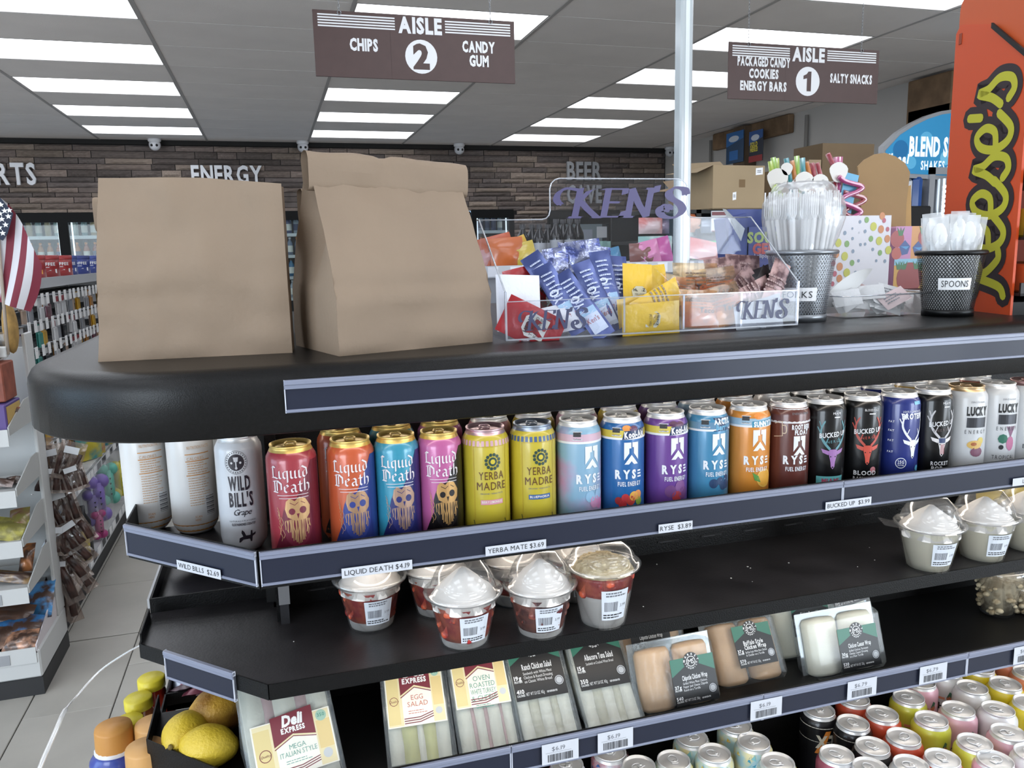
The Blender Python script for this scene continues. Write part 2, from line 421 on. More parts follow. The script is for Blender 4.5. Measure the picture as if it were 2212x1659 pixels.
# ceiling: recessed tiles hung in a grid, troffers in between
cl = MB().box(-7, 5.8, -3.6, 11.2, CZ + .03, CZ + .08, mat('55524f', .9)); ceiling = struct(cl, 'ceiling')
CT = mat('e3dcd7', .85, bump=.3, bscale=220, var=.04, vscale=2.5, objvar=.02)
GRID = mat('a5a09d', .6); GRIDSHADE = mat('5a5755', .8)  # cross tees coloured dark: their shadow gap is put into the colour
X0, Y0, DX, DY = -.65, 6.20, 1.22, .6125
lit = {(-3, 0), (-1, 0), (1, 0), (3, 0), (-5, 0)}
tm = MB().box(-DX / 2 + .012, DX / 2 - .012, -DY / 2 + .004, DY / 2 - .004, 0, .02, CT).build('ceiling_tile', ceiling, loc=(X0 + DX * .5, Y0 + DY * 1.5, CZ))
LAMP = mat('f4f8ff', .6, emit=LAMP_E)
lp = None
for i in range(-6, 6):
    for j in range(-15, 9):
        x = X0 + DX * (i + .5); y = Y0 + DY * (j + .5)
        if x - DX / 2 > 5.7 or x < -6.9 or y + DY / 2 > 11.1: continue
        if i % 2 and j % 2 == 0 and i < 5:
            if lp is None:
                lp = thing('ceiling_light', '', 'light', group='fluorescent ceiling panels in rows')
                MB().box(-DX / 2 + .02, DX / 2 - .02, -DY / 2 + .012, DY / 2 - .012, .004, .012, LAMP).build('diffuser', lp)
                m = MB()
                for a in ((-DX / 2 + .008, DX / 2 - .008, -DY / 2 + .003, -DY / 2 + .012), (-DX / 2 + .008, DX / 2 - .008, DY / 2 - .012, DY / 2 - .003), (-DX / 2 + .008, -DX / 2 + .02, -DY / 2, DY / 2), (DX / 2 - .02, DX / 2 - .008, -DY / 2, DY / 2)):
                    m.box(*a, 0, .014, GRID)
                m.build('light_frame', lp)
                o = lp
            else: o = copy_tree(lp)
            o.location = (x, y, CZ)
            o['label'] = 'white ceiling light panel, %s column, %s row from the stone wall' % ({-5: 'outer left', -3: 'second left', -1: 'left', 1: 'centre', 3: 'right', 5: 'outer right'}[i], ORD[(6 - j) // 2])
        elif (i, j) != (0, 1) and (y > 1.2 and x > -5):
            c = tm.copy(); COL.objects.link(c); c.parent = ceiling; c.location = (x, y, CZ)
m = MB()
for i in range(-6, 7):
    x = X0 + DX * i
    if -7 < x < 5.7: m.box(x - .012, x + .012, -3.6, 11, CZ - .004, CZ + .012, GRID)
for j in range(-16, 9):
    y = Y0 + DY * j; m.box(-7, 5.7, y - .004, y + .004, CZ + .002, CZ + .012, GRIDSHADE)
m.build('ceiling_grid', ceiling)
m = MB()
for i in range(-6, 6):
    for j in range(-15, 9):
        x = X0 + DX * (i + .5); y = Y0 + DY * (j + .5)
        if not (i % 2 and j % 2 == 0 and i < 5) and not (y > 1.2 and x > -5): m.box(x - DX / 2 + .012, x + DX / 2 - .012, y - DY / 2 + .004, y + DY / 2 - .004, CZ, CZ + .01, CT)
m.build('tile_field', ceiling)
# walls
WALLP = mat('b9b4ae', .8, var=.03, vscale=2, bump=.05, bscale=60)
def wall_open(x0, x1, y0, y1, ax, a, b, z0, z1):
    "wall box with one opening from a to b along axis ax"
    q = MB(); lo, hi = ((x0, x1), (y0, y1))[ax]
    def bx(p, r, zz0, zz1): q.box(*((p, r, y0, y1) if ax == 0 else (x0, x1, p, r)), zz0, zz1, WALLP)
    bx(lo, a, 0, CZ + .03); bx(b, hi, 0, CZ + .03); bx(a, b, z1, CZ + .03)
    if z0 > 0: bx(a, b, 0, z0)
    return q
FRM = mat('303236', .4, .6)
wr = struct(wall_open(5.7, 5.85, -3.6, 11.2, 1, -3.3, -.5, .5, 2.7), 'wall_right')
wl = struct(wall_open(-7.1, -6.95, -3.6, 11.2, 1, -1.9, 2.3, 0, 2.5), 'wall_left')
q = wall_open(-7, .6, -3.75, -3.6, 0, -6.6, -2.2, .5, 2.7); q2 = wall_open(.6, 5.8, -3.75, -3.6, 0, 3.0, 5.5, .5, 2.7)
q.add(q2.v, q2.f, WALLP); wf = struct(q, 'wall_front')
def glazing(nm, ax, p, a, b, z0, z1, n):
    m = MB(); st = (b - a) / n
    def bx(u0, u1, v0, v1, w0, w1, mm): m.box(*((u0, u1, p + w0, p + w1) if ax == 0 else (p + w0, p + w1, u0, u1)), v0, v1, mm)
    for k in range(n + 1): bx(a + st * k - .03 * (k > 0), a + st * k + .03 * (k < n), z0, z1, -.04, .04, FRM)
    bx(a, b, z0, z0 + .06, -.04, .04, FRM); bx(a, b, z1 - .06, z1, -.04, .04, FRM)
    o = struct(m, nm)
    for k in range(n):
        m = MB(); u0, u1 = a + st * k + .03, a + st * (k + 1) - .03
        m.box(*((u0, u1, p - .003, p + .003) if ax == 0 else (p - .003, p + .003, u0, u1)), z0 + .06, z1 - .06, GLASS).build('pane', o)
glazing('window_1', 0, -3.67, -6.6, -2.2, .5, 2.7, 3); glazing('window_2', 0, -3.67, 3.0, 5.5, .5, 2.7, 2); glazing('window_3', 1, 5.77, -3.3, -.5, .5, 2.7, 2); glazing('door_2', 1, -7.02, -1.9, 2.3, 0, 2.5, 4)
# back wall: dark plaster with ledger stone, openings for the drink coolers and a door
BW = mat('1d1a19', .9); CTOP = 2.215
YW = 11.0
m = MB().box(-7, 5.8, YW, YW + .12, CTOP, CZ + .03, BW).box(3.33, 3.86, YW, YW + .12, 0, CTOP, BW).box(4.92, 5.8, YW, YW + .12, 0, CTOP, BW).box(-7, 5.8, YW + .75, YW + .8, 0, CTOP, BW).box(3.86, 4.92, YW, YW + .12, 2.09, CTOP, BW)
wb = struct(m, 'wall_back')
ST = [mat(c, .85, objvar=.28, var=.25, vscale=9, bump=.8, bscale=26) for c in ('6f625c', '7d6e65', '5b514c', '675d59', '85766a')]
smesh = []
for k in range(5):
    q = MB(); n = Vector((k * 3.7, 1.1, 0))
    def sf(u, v, n=n): return ((u - .5), -.02 - .016 * noise.noise(Vector((u * 4, v * 2, 0)) + n) if .01 < u < .99 and .01 < v < .99 else 0., v - .5)
    q.grid(sf, 6, 3, ST[k], smooth=False); smesh.append(q.build('stone', wb, loc=(-6.5 + k * .4, YW, 2.6)))
    smesh[-1].scale = (.38, 1, .07)
rd = random.Random(5); cnt = 5; far = MB()
z = CZ - .06; used = []
while z > 1.05:
    hgt = rd.choice((.052, .062, .07, .085)); x = -3.35 + rd.random() * .3
    while x < 5.68:
        w = rd.uniform(.22, .62); w = min(w, 5.69 - x)
        segs = [(x, x + w)]
        if z < CTOP + .02: segs = [s for s in ((max(x, 3.34), min(x + w, 3.85)), (max(x, 4.93), min(x + w, 5.69))) if s[1] - s[0] > .05]
        if z - hgt < 2.1 and z > CTOP: pass
        for a, b in segs:
            xm = (a + b) / 2; pxs = 0
            cover = (-2.0 < xm < .3 and z < 2.55) or (.5 < xm < 2.75 and z < 2.7)      # behind the paper bags
            if cnt < 296 and not cover:
                s0 = smesh[rd.randrange(5)]; c = s0.copy(); COL.objects.link(c); c.parent = wb; cnt += 1
                c.location = (xm, YW - rd.random() * .012, z - hgt / 2); c.scale = (b - a - .008, 1, hgt - .006)
            else:
                far.box(a + .004, b - .004, YW - rd.uniform(.012, .03), YW, z - hgt + .003, z - .003, rd.choice(ST))
        x += w
    z -= hgt
fs = far.build('stone_facing', wb); fs['kind'] = 'stuff'
tr = struct(MB().box(-7, 5.7, YW - .05, YW, CZ - .055, CZ, mat('141211', .8)), 'trim_1')
# painted letters standing off the wall
LET = mat('d9dade', .5); LETG = mat('9a9b9e', .5)
def wall_word(lines, x, h, label, m):
    t = thing('wall_lettering', label, 'sign', (x, YW - .05, 0))
    for txt, x0, z0, wd in lines:
        xx = x0; tw = sum(GL[1, c][2] + .14 for c in txt) - .14; k = wd / (tw * h)
        for c in txt:
            vs, fs, w = GL[1, c]; q = MB()
            q.add([(a * h * k, -.02, b * h) for a, b in vs] + [(a * h * k, .02, b * h) for a, b in vs], list(fs) + [tuple(i + len(vs) for i in f[::-1]) for f in fs], m)
            ed = {}
            for f in fs:
                for i in range(len(f)):
                    e = (f[i], f[(i + 1) % len(f)]); ed[e] = ed.get(e, 0) + 1
            side = [(e[1], e[0], e[0] + len(vs), e[1] + len(vs)) for e in ed if (e[1], e[0]) not in ed]
            q.f += side; q.mi += [0] * len(side); q.sm += [False] * len(side)
            q.build('letter', t, loc=(xx - x, 0, z0)); xx += (w + .14) * h * k
    return t
a = W(0, 402, y=YW); b = W(83, 402, y=YW)
wall_word([('SPORTS', b.x - .86, 2.545, .86)], b.x - .86, .235, 'white SPORTS lettering standing off the stone wall', LET)
a = W(416, 400, y=YW); b = W(568, 400, y=YW)
wall_word([('ENERGY', a.x, 2.56, b.x - a.x)], a.x, .21, 'white ENERGY lettering on stone wall above the drink coolers', LET)
a = W(1222, 390, y=YW); b = W(1296, 390, y=YW)
wall_word([('BEER', a.x, 2.625, b.x - a.x), ('CAVE', a.x, 2.3, b.x - a.x)], a.x, .235, 'grey BEER CAVE lettering on stone wall over the door', LETG)
# wooden beams, conduits and posters on the right wall
BEAM = mat('7a5f44', .8, var=.3, vscale=6)
for k, (p0, p1, hh, xx) in enumerate((((1545, 292), (1710, 252), .17, 5.62), ((1972, 190), (2070, 160), .42, 5.6), ((1972, 250), (2070, 232), .3, 5.6))):
    a = W(*p0, x=5.66); b = W(*p1, x=5.66)
    z1 = min(a.z, b.z)
    struct(MB().box(xx, 5.7, min(a.y, b.y), max(a.y, b.y), z1 - hh, min(z1 + .05, CZ - .005), BEAM, .01), 'trim_%d' % (k + 2))
a = W(1608, 300, x=5.6); struct(MB().box(5.52, 5.7, a.y - .12, a.y + .12, 0, CZ - .02, mat('5d4a38', .8, var=.2, vscale=5), .01), 'trim_5')
PIPE = mat('a5a19c', .5, .4)
for k, px in enumerate((1534, 1739)):
    a = W(px, 330, x=5.66)
    p = thing('conduit', ('thin grey conduit down the white wall beside the wooden post' if k else 'thin grey conduit on white wall left of the wooden beam'), 'pipe', (5.665, a.y, 0))
    MB().tube([(0, 0, .3), (0, 0, CZ - .06)], .02, PIPE, 8).build('pipe', p)
    MB().box(-.03, .03, -.04, .04, 2.52, 2.6, PIPE, .005).build('coupling', p)
def poster(px0, px1, py0, py1, label, c1, c2, words):
    a = W(px0, py1, x=5.5); b = W(px1, py0, x=5.5); y0, y1 = a.y, b.y; z0, z1 = W(px0, py1, x=5.5).z, W(px0, py0, x=5.5).z
    t = thing('wall_poster', label, 'poster', (5.5, (y0 + y1) / 2, z0)); w = abs(y0 - y1); h = z1 - z0
    MB().box(0, .012, -w / 2, w / 2, 0, h, mat(c1, .4), .002).build('board', t)
    q = MB(); d = Dec(q, flat((-.0004, w / 2, 0), (0, -1, 0), (0, 0, 1)))
    d.poly([(0, h * .55), (w, h * .75), (w, h), (0, h)], mat(c2, .4)); d.circ(w * .45, h * .78, w * .3, mat('cfd6e0', .4), 2, ry=h * .1)
    for i, (t_, cc, vv) in enumerate(words): d.text(t_, w * .1, h * vv, h * .14, mat(cc, .4), 3, 'l', .7, 2, wmax=w * .8)
    d.rect(0, 0, w, h * .2, mat('9c2a2c', .4)) if len(words) else d.rect(w * .2, h * .1, w * .7, h * .4, mat('2f6fb5', .4))
    q.build('print', t)
poster(1568, 1606, 290, 356, 'blue torn poster on the wall left of the wooden post', '2b4a6b', '2b6cb0', [])
poster(1617, 1648, 286, 352, 'dark blue and yellow SOLD HERE poster right of the wooden post', '1c2536', '27579a', [('SOLD', 'e0cf3a', .5), ('HERE!', 'e0cf3a', .34)])
# dome cameras under the ceiling edge
for k, (px, py, lab) in enumerate(((334, 310, 'white dome camera above the ENERGY lettering'), (654, 313, 'white dome camera above the rolled paper bag'), (992, 321, 'white dome camera right of the rolled paper bag'), (1447, 318, 'white dome camera in the ceiling corner beside pole'))):
    a = W(px, py, y=10.8)
    t = thing('security_camera', lab, 'camera', (a.x, 10.8, CZ - .002))
    MB().lathe([(0, 0), (.075, 0), (.075, -.03), (.06, -.045), (.035, -.05)], mat('d4d4d6', .4), 16).build('mount', t)
    q = MB().ball((0, 0, -.075), .068, mat('c8c8cb', .35), 14, 10)
    q.build('dome', t)
    q = MB()
    for sx in (-.028, .028): q.ball((sx, -.058, -.085), .016, DARK, 8, 6)
    q.build('lens', t)
# drink coolers along the back wall
FR = mat('070708', .6, spec=.2); CIN = mat('1d1f21', .6); SHL = mat('a8acb0', .4, emit=.1)  # cooler shelves carry a faint glow of their own, though no lamp
def bottle_mesh(c, cap, r=.036, h=.24, lab=None):
    q = MB().lathe([(0, 0), (r, 0), (r, h * .62), (r * .9, h * .7), (r * .42, h * .86), (r * .4, h * .9)], mat(c, .15, spec=.6), 10)
    q.lathe([(r * .46, h * .9), (r * .46, h), (0, h)], mat(cap, .4), 8)
    if lab: q.lathe([(r * 1.02, h * .2), (r * 1.02, h * .55)], mat(lab, .5), 10)
    return q
PROT = {}
def bottle(c, cap, lab, loc, label, group, h=.24, r=.036):
    k = (c, cap, lab, h, r)
    if k not in PROT:
        o = bottle_mesh(c, cap, r, h, lab).build('drink_bottle'); PROT[k] = o
    else: o = PROT[k].copy(); COL.objects.link(o)
    o.location = loc; return tag(o, label, 'bottle', group)
pal = {'a': ['9fb7b4', 'b9a37c', '8aa6a8', 'a9b5ae'], 'b': ['b06a2c', '8e3a1e', 'c9a83a', 'a8552a', 'c27b3a'], 'c': ['9aa3ae', '6b7890', '4d567c', 'aeb6bd'], 'd': ['7f9f94', 'a0743a', '6a7f86', '2f6f9a']}
led = mat('e8eef5', .5, emit=1.3)
for ci, (x0, x1, zs, ps, where) in enumerate(((-3.35, -1.9, (1.93, 1.62, 1.33, 1.04), 'abca', 'left of the paper bags'), (.1, .62, (1.92, 1.64, 1.36, 1.08), 'ccdc', 'seen between the two front paper bags'), (2.72, 3.33, (1.92, 1.6, 1.3, 1.0), 'ccdd', 'right of the rolled paper bag'))):
    t = thing('drink_cooler', 'black framed glass door drink cooler ' + where, 'cooler', (x0, YW, 0))
    w = x1 - x0
    q = MB().box(0, w, -.03, .02, 2.1, CTOP, FR).box(0, .07, -.03, .02, 0, 2.1, FR).box(w - .07, w, -.03, .02, 0, 2.1, FR).box(0, w, -.03, .02, 0, .2, FR)
    if w > 1: q.box(.92, 1.03, -.03, .02, .2, 2.1, FR)
    q.build('door_frame', t)
    MB().box(.07, w - .07, -.012, -.008, .2, 2.1, GLASS).build('pane', t)
    MB().box(0, w, .7, .74, 0, 2.2, CIN).box(0, .02, .12, .7, 0, 2.2, CIN).box(w - .02, w, .12, .7, 0, 2.2, CIN).build('cabinet', t)
    q = MB()
    for xx in ((.09, w - .1) if w < 1 else (.09, .9, 1.05, w - .1)): q.box(xx, xx + .015, .04, .06, .3, 2.1, led)
    q.build('light_tube', t)
    for k, z in enumerate(zs):
        MB().box(.02, w - .02, .06, .68, z - .02, z, SHL).box(.02, w - .02, .05, .06, z - .03, z + .01, mat('d8dade', .4)).build('cooler_shelf', t)
        n = max(3, int((w - .2) / .1)); rd = random.Random(ci * 7 + k)
        for i in range(n):
            x = x0 + .12 + (w - .24) * (i + .5) / n
            if w > 1 and abs(x - x0 - .975) < .09: continue
            c = rd.choice(pal[ps[k]]); cap = rd.choice(('e07a2c', 'd8d8da', '2b2c30')) if ps[k] != 'b' else 'd9822f'
            bottle(c, cap, rd.choice((None, 'd9d5cc', '2f3a63')), (x, YW + .12, z), 'drink bottle, %s from left on the %s shelf of the cooler %s' % (ORD[i], ('top', 'second', 'third', 'bottom')[k], ('left of the bags', 'between the front bags', 'right of the bags')[ci]), 'bottles inside the back wall coolers')
# beer cave door
d1 = struct(MB().box(3.86, 4.92, YW - .04, YW + .06, 2.0, 2.09, FR).box(3.86, 4.0, YW - .04, YW + .06, 0, 2.0, FR).box(4.78, 4.92, YW - .04, YW + .06, 0, 2.0, FR).box(4.0, 4.78, YW - .03, YW + .04, 0, 1.0, FR), 'door_1')
MB().box(4.0, 4.78, YW, YW + .006, 1.0, 2.0, GLASS).build('pane', d1)
MB().box(3.9, 4.9, YW + .5, YW + .52, .2, 2.1, mat('8d9498', .6, emit=.25)).build('cave_backing', d1)  # backing panel given its own glow in place of light inside the cave
for nm, x0, x1, z0, z1, c, lb in (('wall_poster', 4.0, 4.3, 1.62, 1.95, 'c9cdd2', 'pale grey paper notice on the beer cave door'), ('wall_poster', 4.33, 4.53, 1.5, 1.92, '8f96a2', 'tall grey notice with yellow foot on the beer cave door'), ('wall_poster', 4.6, 4.76, 1.8, 1.96, 'c3c7ca', 'small white notice at the right of the beer cave door')):
    o = MB().box(0, x1 - x0, -.004, 0, 0, z1 - z0, mat(c, .5)).build(nm, None, (x0, YW - .004, z0)); tag(o, lb, 'poster')
    if 'yellow' in lb: MB().box(.06, x1 - x0 - .03, -.006, -.0045, .02, .16, mat('c8bd3c', .5)).build('yellow_panel', o)
# aisle signs on chains
BRN = mat('4a3532', .55, var=.05, vscale=20); SW = mat('dcdcde', .5)
def aisle_sign(c0, c1, num, left, right, label, strips):
    y = 3.67; a = W(*c0, y=y); b = W(*c1, y=y); w = b.x - a.x; z1 = W(*c0, y=y).z; h = .27
    t = thing('aisle_sign', label, 'sign', (a.x, y, z1 - h))
    MB().box(0, w, -.004, .004, 0, h, BRN, .001).build('board', t)
    q = MB(); d = Dec(q, flat((0, -.0042, 0), (1, 0, 0), (0, 0, 1), .0004))
    for i in range(5):
        v = h * (.945 - i * .042)
        d.rect(w * .022, v - h * .022, w * .39, v, SW); d.rect(w * .64, v - h * .022, w * .978, v, SW)
    d.text('AISLE', w * .515, h * .73, h * .225, SW, 2, sx=.78, bold=2, gap=.1)
    d.circ(w * .515, h * .365, h * .265, SW, 1, 28); d.text(num, w * .515, h * .19, h * .35, BRN, 2, sx=1.0, bold=2) if num != '1' else d.poly([(w * .515 + h * a, h * .365 + h * b) for a, b in ((-.02, -.18), (.075, -.18), (.075, .18), (.01, .18), (-.03, .13), (-.1, .1), (-.1, .035), (-.02, .055))], BRN, 2)
    for s, u, v, hh, wm in left + right: d.text(s, w * u, h * v, h * hh, SW, 2, sx=.62, bold=2, gap=.1, wmax=wm * w)
    d.rect(w * .365, 0, w * .366, h * .74, mat('3a2826', .6), 1)
    q.build('lettering', t)
    for u in (.125, .875):
        q = MB(); zt = CZ - (z1 - h); z = h - .012; k = 0
        ring = [(w * u + .008 * math.cos(x), -.004 + 0 * x, z + .004 + .008 * math.sin(x)) for x in [2 * PI * i / 10 for i in range(11)]]
        q.tube([(p[0], -.006, p[2]) for p in ring], .002, STEEL, 5, False)
        z += .014
        while z < zt - .012:
            pts = [(.0035 * math.cos(x), .009 * math.sin(x)) for x in [2 * PI * i / 8 for i in range(9)]]
            q.tube([(w * u + (p if k % 2 else 0), 0 if k % 2 else p, z + r) for p, r in pts], .0011, STEEL, 4, False); z += .0155; k += 1
        q.build('chain', t)
        MB().lathe([(0, 0), (.012, 0), (.012, -.006), (.006, -.012), (0, -.012)], STEEL, 10, (w * u, 0, zt)).build('ceiling_hook', t)
aisle_sign((674, 20), (1110, 50), '2', [('CHIPS', .235, .42, .17, .17)], [('CANDY', .81, .48, .16, .17), ('GUM', .81, .26, .16, .12)], 'brown hanging AISLE 2 sign above the rolled paper bag', 0)
aisle_sign((1574, 90), (1899, 110), '1', [('PACKAGED CANDY', .225, .6, .15, .34), ('COOKIES', .225, .39, .15, .19), ('ENERGY BARS', .225, .17, .15, .3)], [('SALTY SNACKS', .81, .37, .15, .29)], 'brown hanging AISLE 1 sign right of the pale pole', 0)
# ================================================================ ISLAND
Z1, Z2, Z3, Z4 = H - .386, H - .515, H - .675, H - .997        # shelf surfaces
YF = .945; XC = -.037; XL = -.2045; YB = 1.175; XR = 2.2; YMID = 1.32
# worktop with bullnose edge and big round corners
def outline(d, zz, r0=.206, x0=-.282, y0=.865, y1=1.78):
    r = r0 - d; P = [(XR, y0 + d, zz)]
    for i in range(13):
        a = -PI / 2 - PI / 2 * i / 12; P.append((x0 + r0 + r * math.cos(a), y0 + r0 + r * math.sin(a), zz))
    for i in range(13):
        a = PI - PI / 2 * i / 12; P.append((x0 + r0 + r * math.cos(a), y1 - r0 + r * math.sin(a), zz))
    P.append((XR, y1 - d, zz)); return P
TOPZ = H - .115
prof = [(.02, -.187), (.004, -.187), (.0, -.184), (.0, -.136), (.0012, -.129), (.0045, -.1225), (.0095, -.118), (.016, -.1155), (.024, -.115)]
ct = thing('worktop', 'long black laminate worktop with rounded front edge carrying the paper bags', 'counter', (0, 0, 0))
q = MB(); rings = [outline(d, H + z) for d, z in prof]; n = len(rings[0])
V = [p for r in rings for p in r]
q.add(V, [(j * n + i + 1, j * n + i, (j + 1) * n + i, (j + 1) * n + i + 1) for j in range(len(rings) - 1) for i in range(n - 1)], BLACKLAM, True)
q.add(rings[-1], [tuple(range(n))[::-1]], BLACKLAM); q.add(rings[0], [tuple(range(n))], BLACKLAM)
q.add([r[-1] for r in rings] + [r[0] for r in rings], [tuple(range(9)) + tuple(range(9, 18))[::-1]], BLACKLAM)
q.build('slab', ct)
def strip(x0, x1, y, z0, z1, ang=0., px=0., py=0.):
    "clear faced ticket strip: dark insert, ridged pale top edge and thin bottom lip; origin at its left end"
    w = x1 - x0; q = MB(Matrix.Translation((px, py, 0)) @ Matrix.Rotation(ang, 4, 'Z') if ang or px or py else None)
    o = 0 if ang or px or py else x0; yy = 0 if ang or px or py else y; h = z1 - z0
    q.box(o, o + w, yy - .003, yy, z0 + .003, z1 - .006, STRIP)
    q.box(o, o + w, yy - .0065, yy, z1 - .0055, z1, STRIPT, .001).box(o, o + w, yy - .005, yy - .002, z1 - .0095, z1 - .0055, STRIPT)
    q.box(o, o + w, yy - .005, yy, z0, z0 + .0035, STRIPT, .001)
    q.box(o, o + .0012, yy - .0045, yy, z0, z1, STRIPW).box(o + w - .0012, o + w, yy - .0045, yy, z0, z1, STRIPW)
    return q
a = W(612, 822, y=.86); b = W(615, 893, y=.86)
strip(a.x, XR, .8635, b.z, a.z).build('ticket_strip', ct, label='long empty ticket strip on the worktop front')
# carcass
isl = thing('display_island', 'black open shelving island stocked with cans, cups and sandwiches', 'shelving', (0, 0, 0))
q = MB().box(-.025, XR, YB, YB + .02, .12, H - .1885, BLACK).box(-.025, -.01, 1.1225, YMID + .3, .12, H - .1885, BLACK)
q.build('back_panel', isl, label='black slotted steel back panel')
q = MB()
for r in range(4):
    for k in range(26):
        x = .02 + k * .083; z = (Z2 + .018 + .022 * r) if r < 3 else Z1 - .025
        q.box(x, x + .04, YB - .0012, YB - .0004, z, z + .0035, DARK); q.box(x + .004, x + .026, YB - .002, YB - .0012, z + .0005, z + .0012, mat('4a4a4e', .4))
    for k in range(3):
        pass
q.build('slots', isl)['kind'] = 'stuff'
MB().box(-.04, XR, YB + .02, YMID + .44, .12, H - .1885, DARK).build('core', isl)
MB().box(-.19, XR, 1.0, 1.7, 0, .12, DARK, .005).build('plinth', isl)
MB().box(-.02, -.008, 1.112, 1.175, Z2, Z1 - .03, mat('222225', .4)).box(-.021, -.006, 1.110, 1.1125, Z2 + .03, Z1 - .02, mat('6e6e70', .4)).build('upright', isl)
def plan(y0, xr=XR, dy=0.):
    "shelf plan: chamfered front left corner"
    k = XC - XL
    return [(xr, y0), (XC, y0), (XL, y0 + k), (XL, 1.215), (-.03, 1.215), (-.03, YB), (xr, YB)]
def shelf(z, y0, th, lip, name='shelf', lipw=.002, m=SHELFBLK):
    P = plan(y0); q = MB().ext([(x, y, z - th) for x, y in P], (0, 0, th), m)
    if lip:
        for (xa, ya), (xb, yb) in zip(P[0:4], P[1:4]):
            dx, dy = xb - xa, yb - ya; L = math.hypot(dx, dy); nx, ny = dy / L * lipw, -dx / L * lipw
            nx, ny = -nx, -ny
            q.add([(xa, ya, z - th), (xb, yb, z - th), (xb, yb, z + lip), (xa, ya, z + lip), (xa + nx, ya + ny, z - th), (xb + nx, yb + ny, z - th), (xb + nx, yb + ny, z + lip), (xa + nx, ya + ny, z + lip)],
                  [(0, 1, 2, 3), (7, 6, 5, 4), (3, 2, 6, 7), (0, 4, 5, 1), (0, 3, 7, 4), (1, 5, 6, 2)], BLACK)
    return q.build(name, isl)
shelf(Z1, YF, .003, .045); shelf(Z2, YF + .005, .02, .0005); shelf(Z3, YF - .015, .012, .03, m=mat('0d0d0e', .45, spec=.3))
MB().box(XL, XL + .002, YF + .005 + (XC - XL), 1.2, Z2, Z2 + .014, BLACK).build('end_lip', isl)
# ticket strips of the shelves
CH = math.atan2(-1, 1); LCH = (XC - XL) * 2 ** .5
s1t, s1b = H - .342, H - .385
STR = [(strip(XC + .001, .78, YF, s1b, s1t).build('ticket_strip', isl), -9, .7805, YF), (strip(.781, XR, YF, s1b, s1t).build('ticket_strip', isl), .7805, 9, YF)]
STC_ = strip(0, LCH - .001, 0, s1b, s1t, CH, XL - .0005, YF + (XC - XL) - .0005).build('ticket_strip', isl, label='ticket strip on the angled corner of the can shelf')
Y3 = YF - .015
s3t, s3b = H - .695 * Y3, H - .738 * Y3
e = W(1104, 1607, y=Y3 - .003).x
for x0, x1 in ((XC, e - .001), (e, .645), (.646, 1.02), (1.021, XR)): STR.append((strip(x0, x1, Y3, s3b, s3t).build('ticket_strip', isl), x0, x1, Y3))
# short loose strip clipped on the corner of the cup shelf
k = .16
strip(0, LCH * .54, 0, Z2 - .034, Z2 + .006, CH, XL + (XC - XL) * .235 - .002, YF + .005 + (XC - XL) * .765 - .002).build('ticket_strip', isl, label='short ticket strip clipped on the cup shelf corner')
# printed price tags
TAGM = mat('c9ccd4', .5)
def price_tag(txt, px0, px1, py, y, z0, h, M=None, ang=0., o=None, bars=False, small=False, on=None):
    if o is None:
        a, b = W(px0, py, y=y), W(px1, py, y=y); w = b.x - a.x; fn = flat((a.x, y - .005, z0), (1, 0, 0), (0, 0, 1), .00025)
    else:
        w = px1 - px0; ux = Vector((math.cos(ang), math.sin(ang), 0)); fn = flat(Vector(o), ux, (0, 0, 1), .00025)
    q = MB(); d = Dec(q, fn); d.rect(0, 0, w, h, TAGM, 1)
    if bars:
        d.text(txt, w * .45, h * .62, h * .2, GREYINK, 2, sx=1.1, bold=0); d.bars(w * .16, h * .1, w * .84, h * .46, INK, 2, 26, int(px0)); d.rect(w * .1, h * .54, w * .8, h * .55, GREYINK, 2)
    else: d.text(txt, w / 2, h * .25, h * .5, INK, 2, bold=0, sx=1.0, wmax=w * .92)
    if on is None: xm = W((px0 + px1) / 2, py, y=y).x; on = [s_ for s_, lo, hi, yy in STR if lo <= xm <= hi and abs(yy - y) < .005][0]
    return q.build('price_tag', on)
zt = s1b + .001
price_tag('LIQUID DEATH $4.19', 736, 889, 1215, YF - .0015, zt - .003, .0125)
price_tag('YERBA MATE $3.69', 1046, 1177, 1170, YF - .0015, zt + .001, .0125)
price_tag('RYSE  $3.89', 1419, 1492, 1122, YF - .0015, zt + .0005, .0125)
price_tag('BUCKED UP  $3.99', 1779, 1877, 1074, YF - .0015, zt + .0015, .0125)
price_tag('LUCKY $3.49', 2183, 2280, 1020, YF - .0015, zt + .0005, .0125)
ca, sa = math.cos(CH), math.sin(CH)
o = Vector((XL, YF + (XC - XL), 0)) + Vector((ca, sa, 0)) * LCH * .42; o = o + Vector((-.0045, -.0045, s1b - .001))
price_tag('WILD BILLS  $2.69', 0, LCH * .33, 0, 0, 0, .0125, ang=CH, o=o, on=STC_)
for px0, px1, py, t in ((1168, 1247, 1630, '$6.19'), (1288, 1364, 1600, '$6.19'), (1617, 1684, 1530, '$6.19'), (1826, 1888, 1480, '$6.79'), (1982, 2040, 1440, '$6.79'), (2186, 2240, 1390, '$6.79')):
    price_tag(t, px0, px1, py, Y3 - .0015, s3b + .004, .03, bars=True)
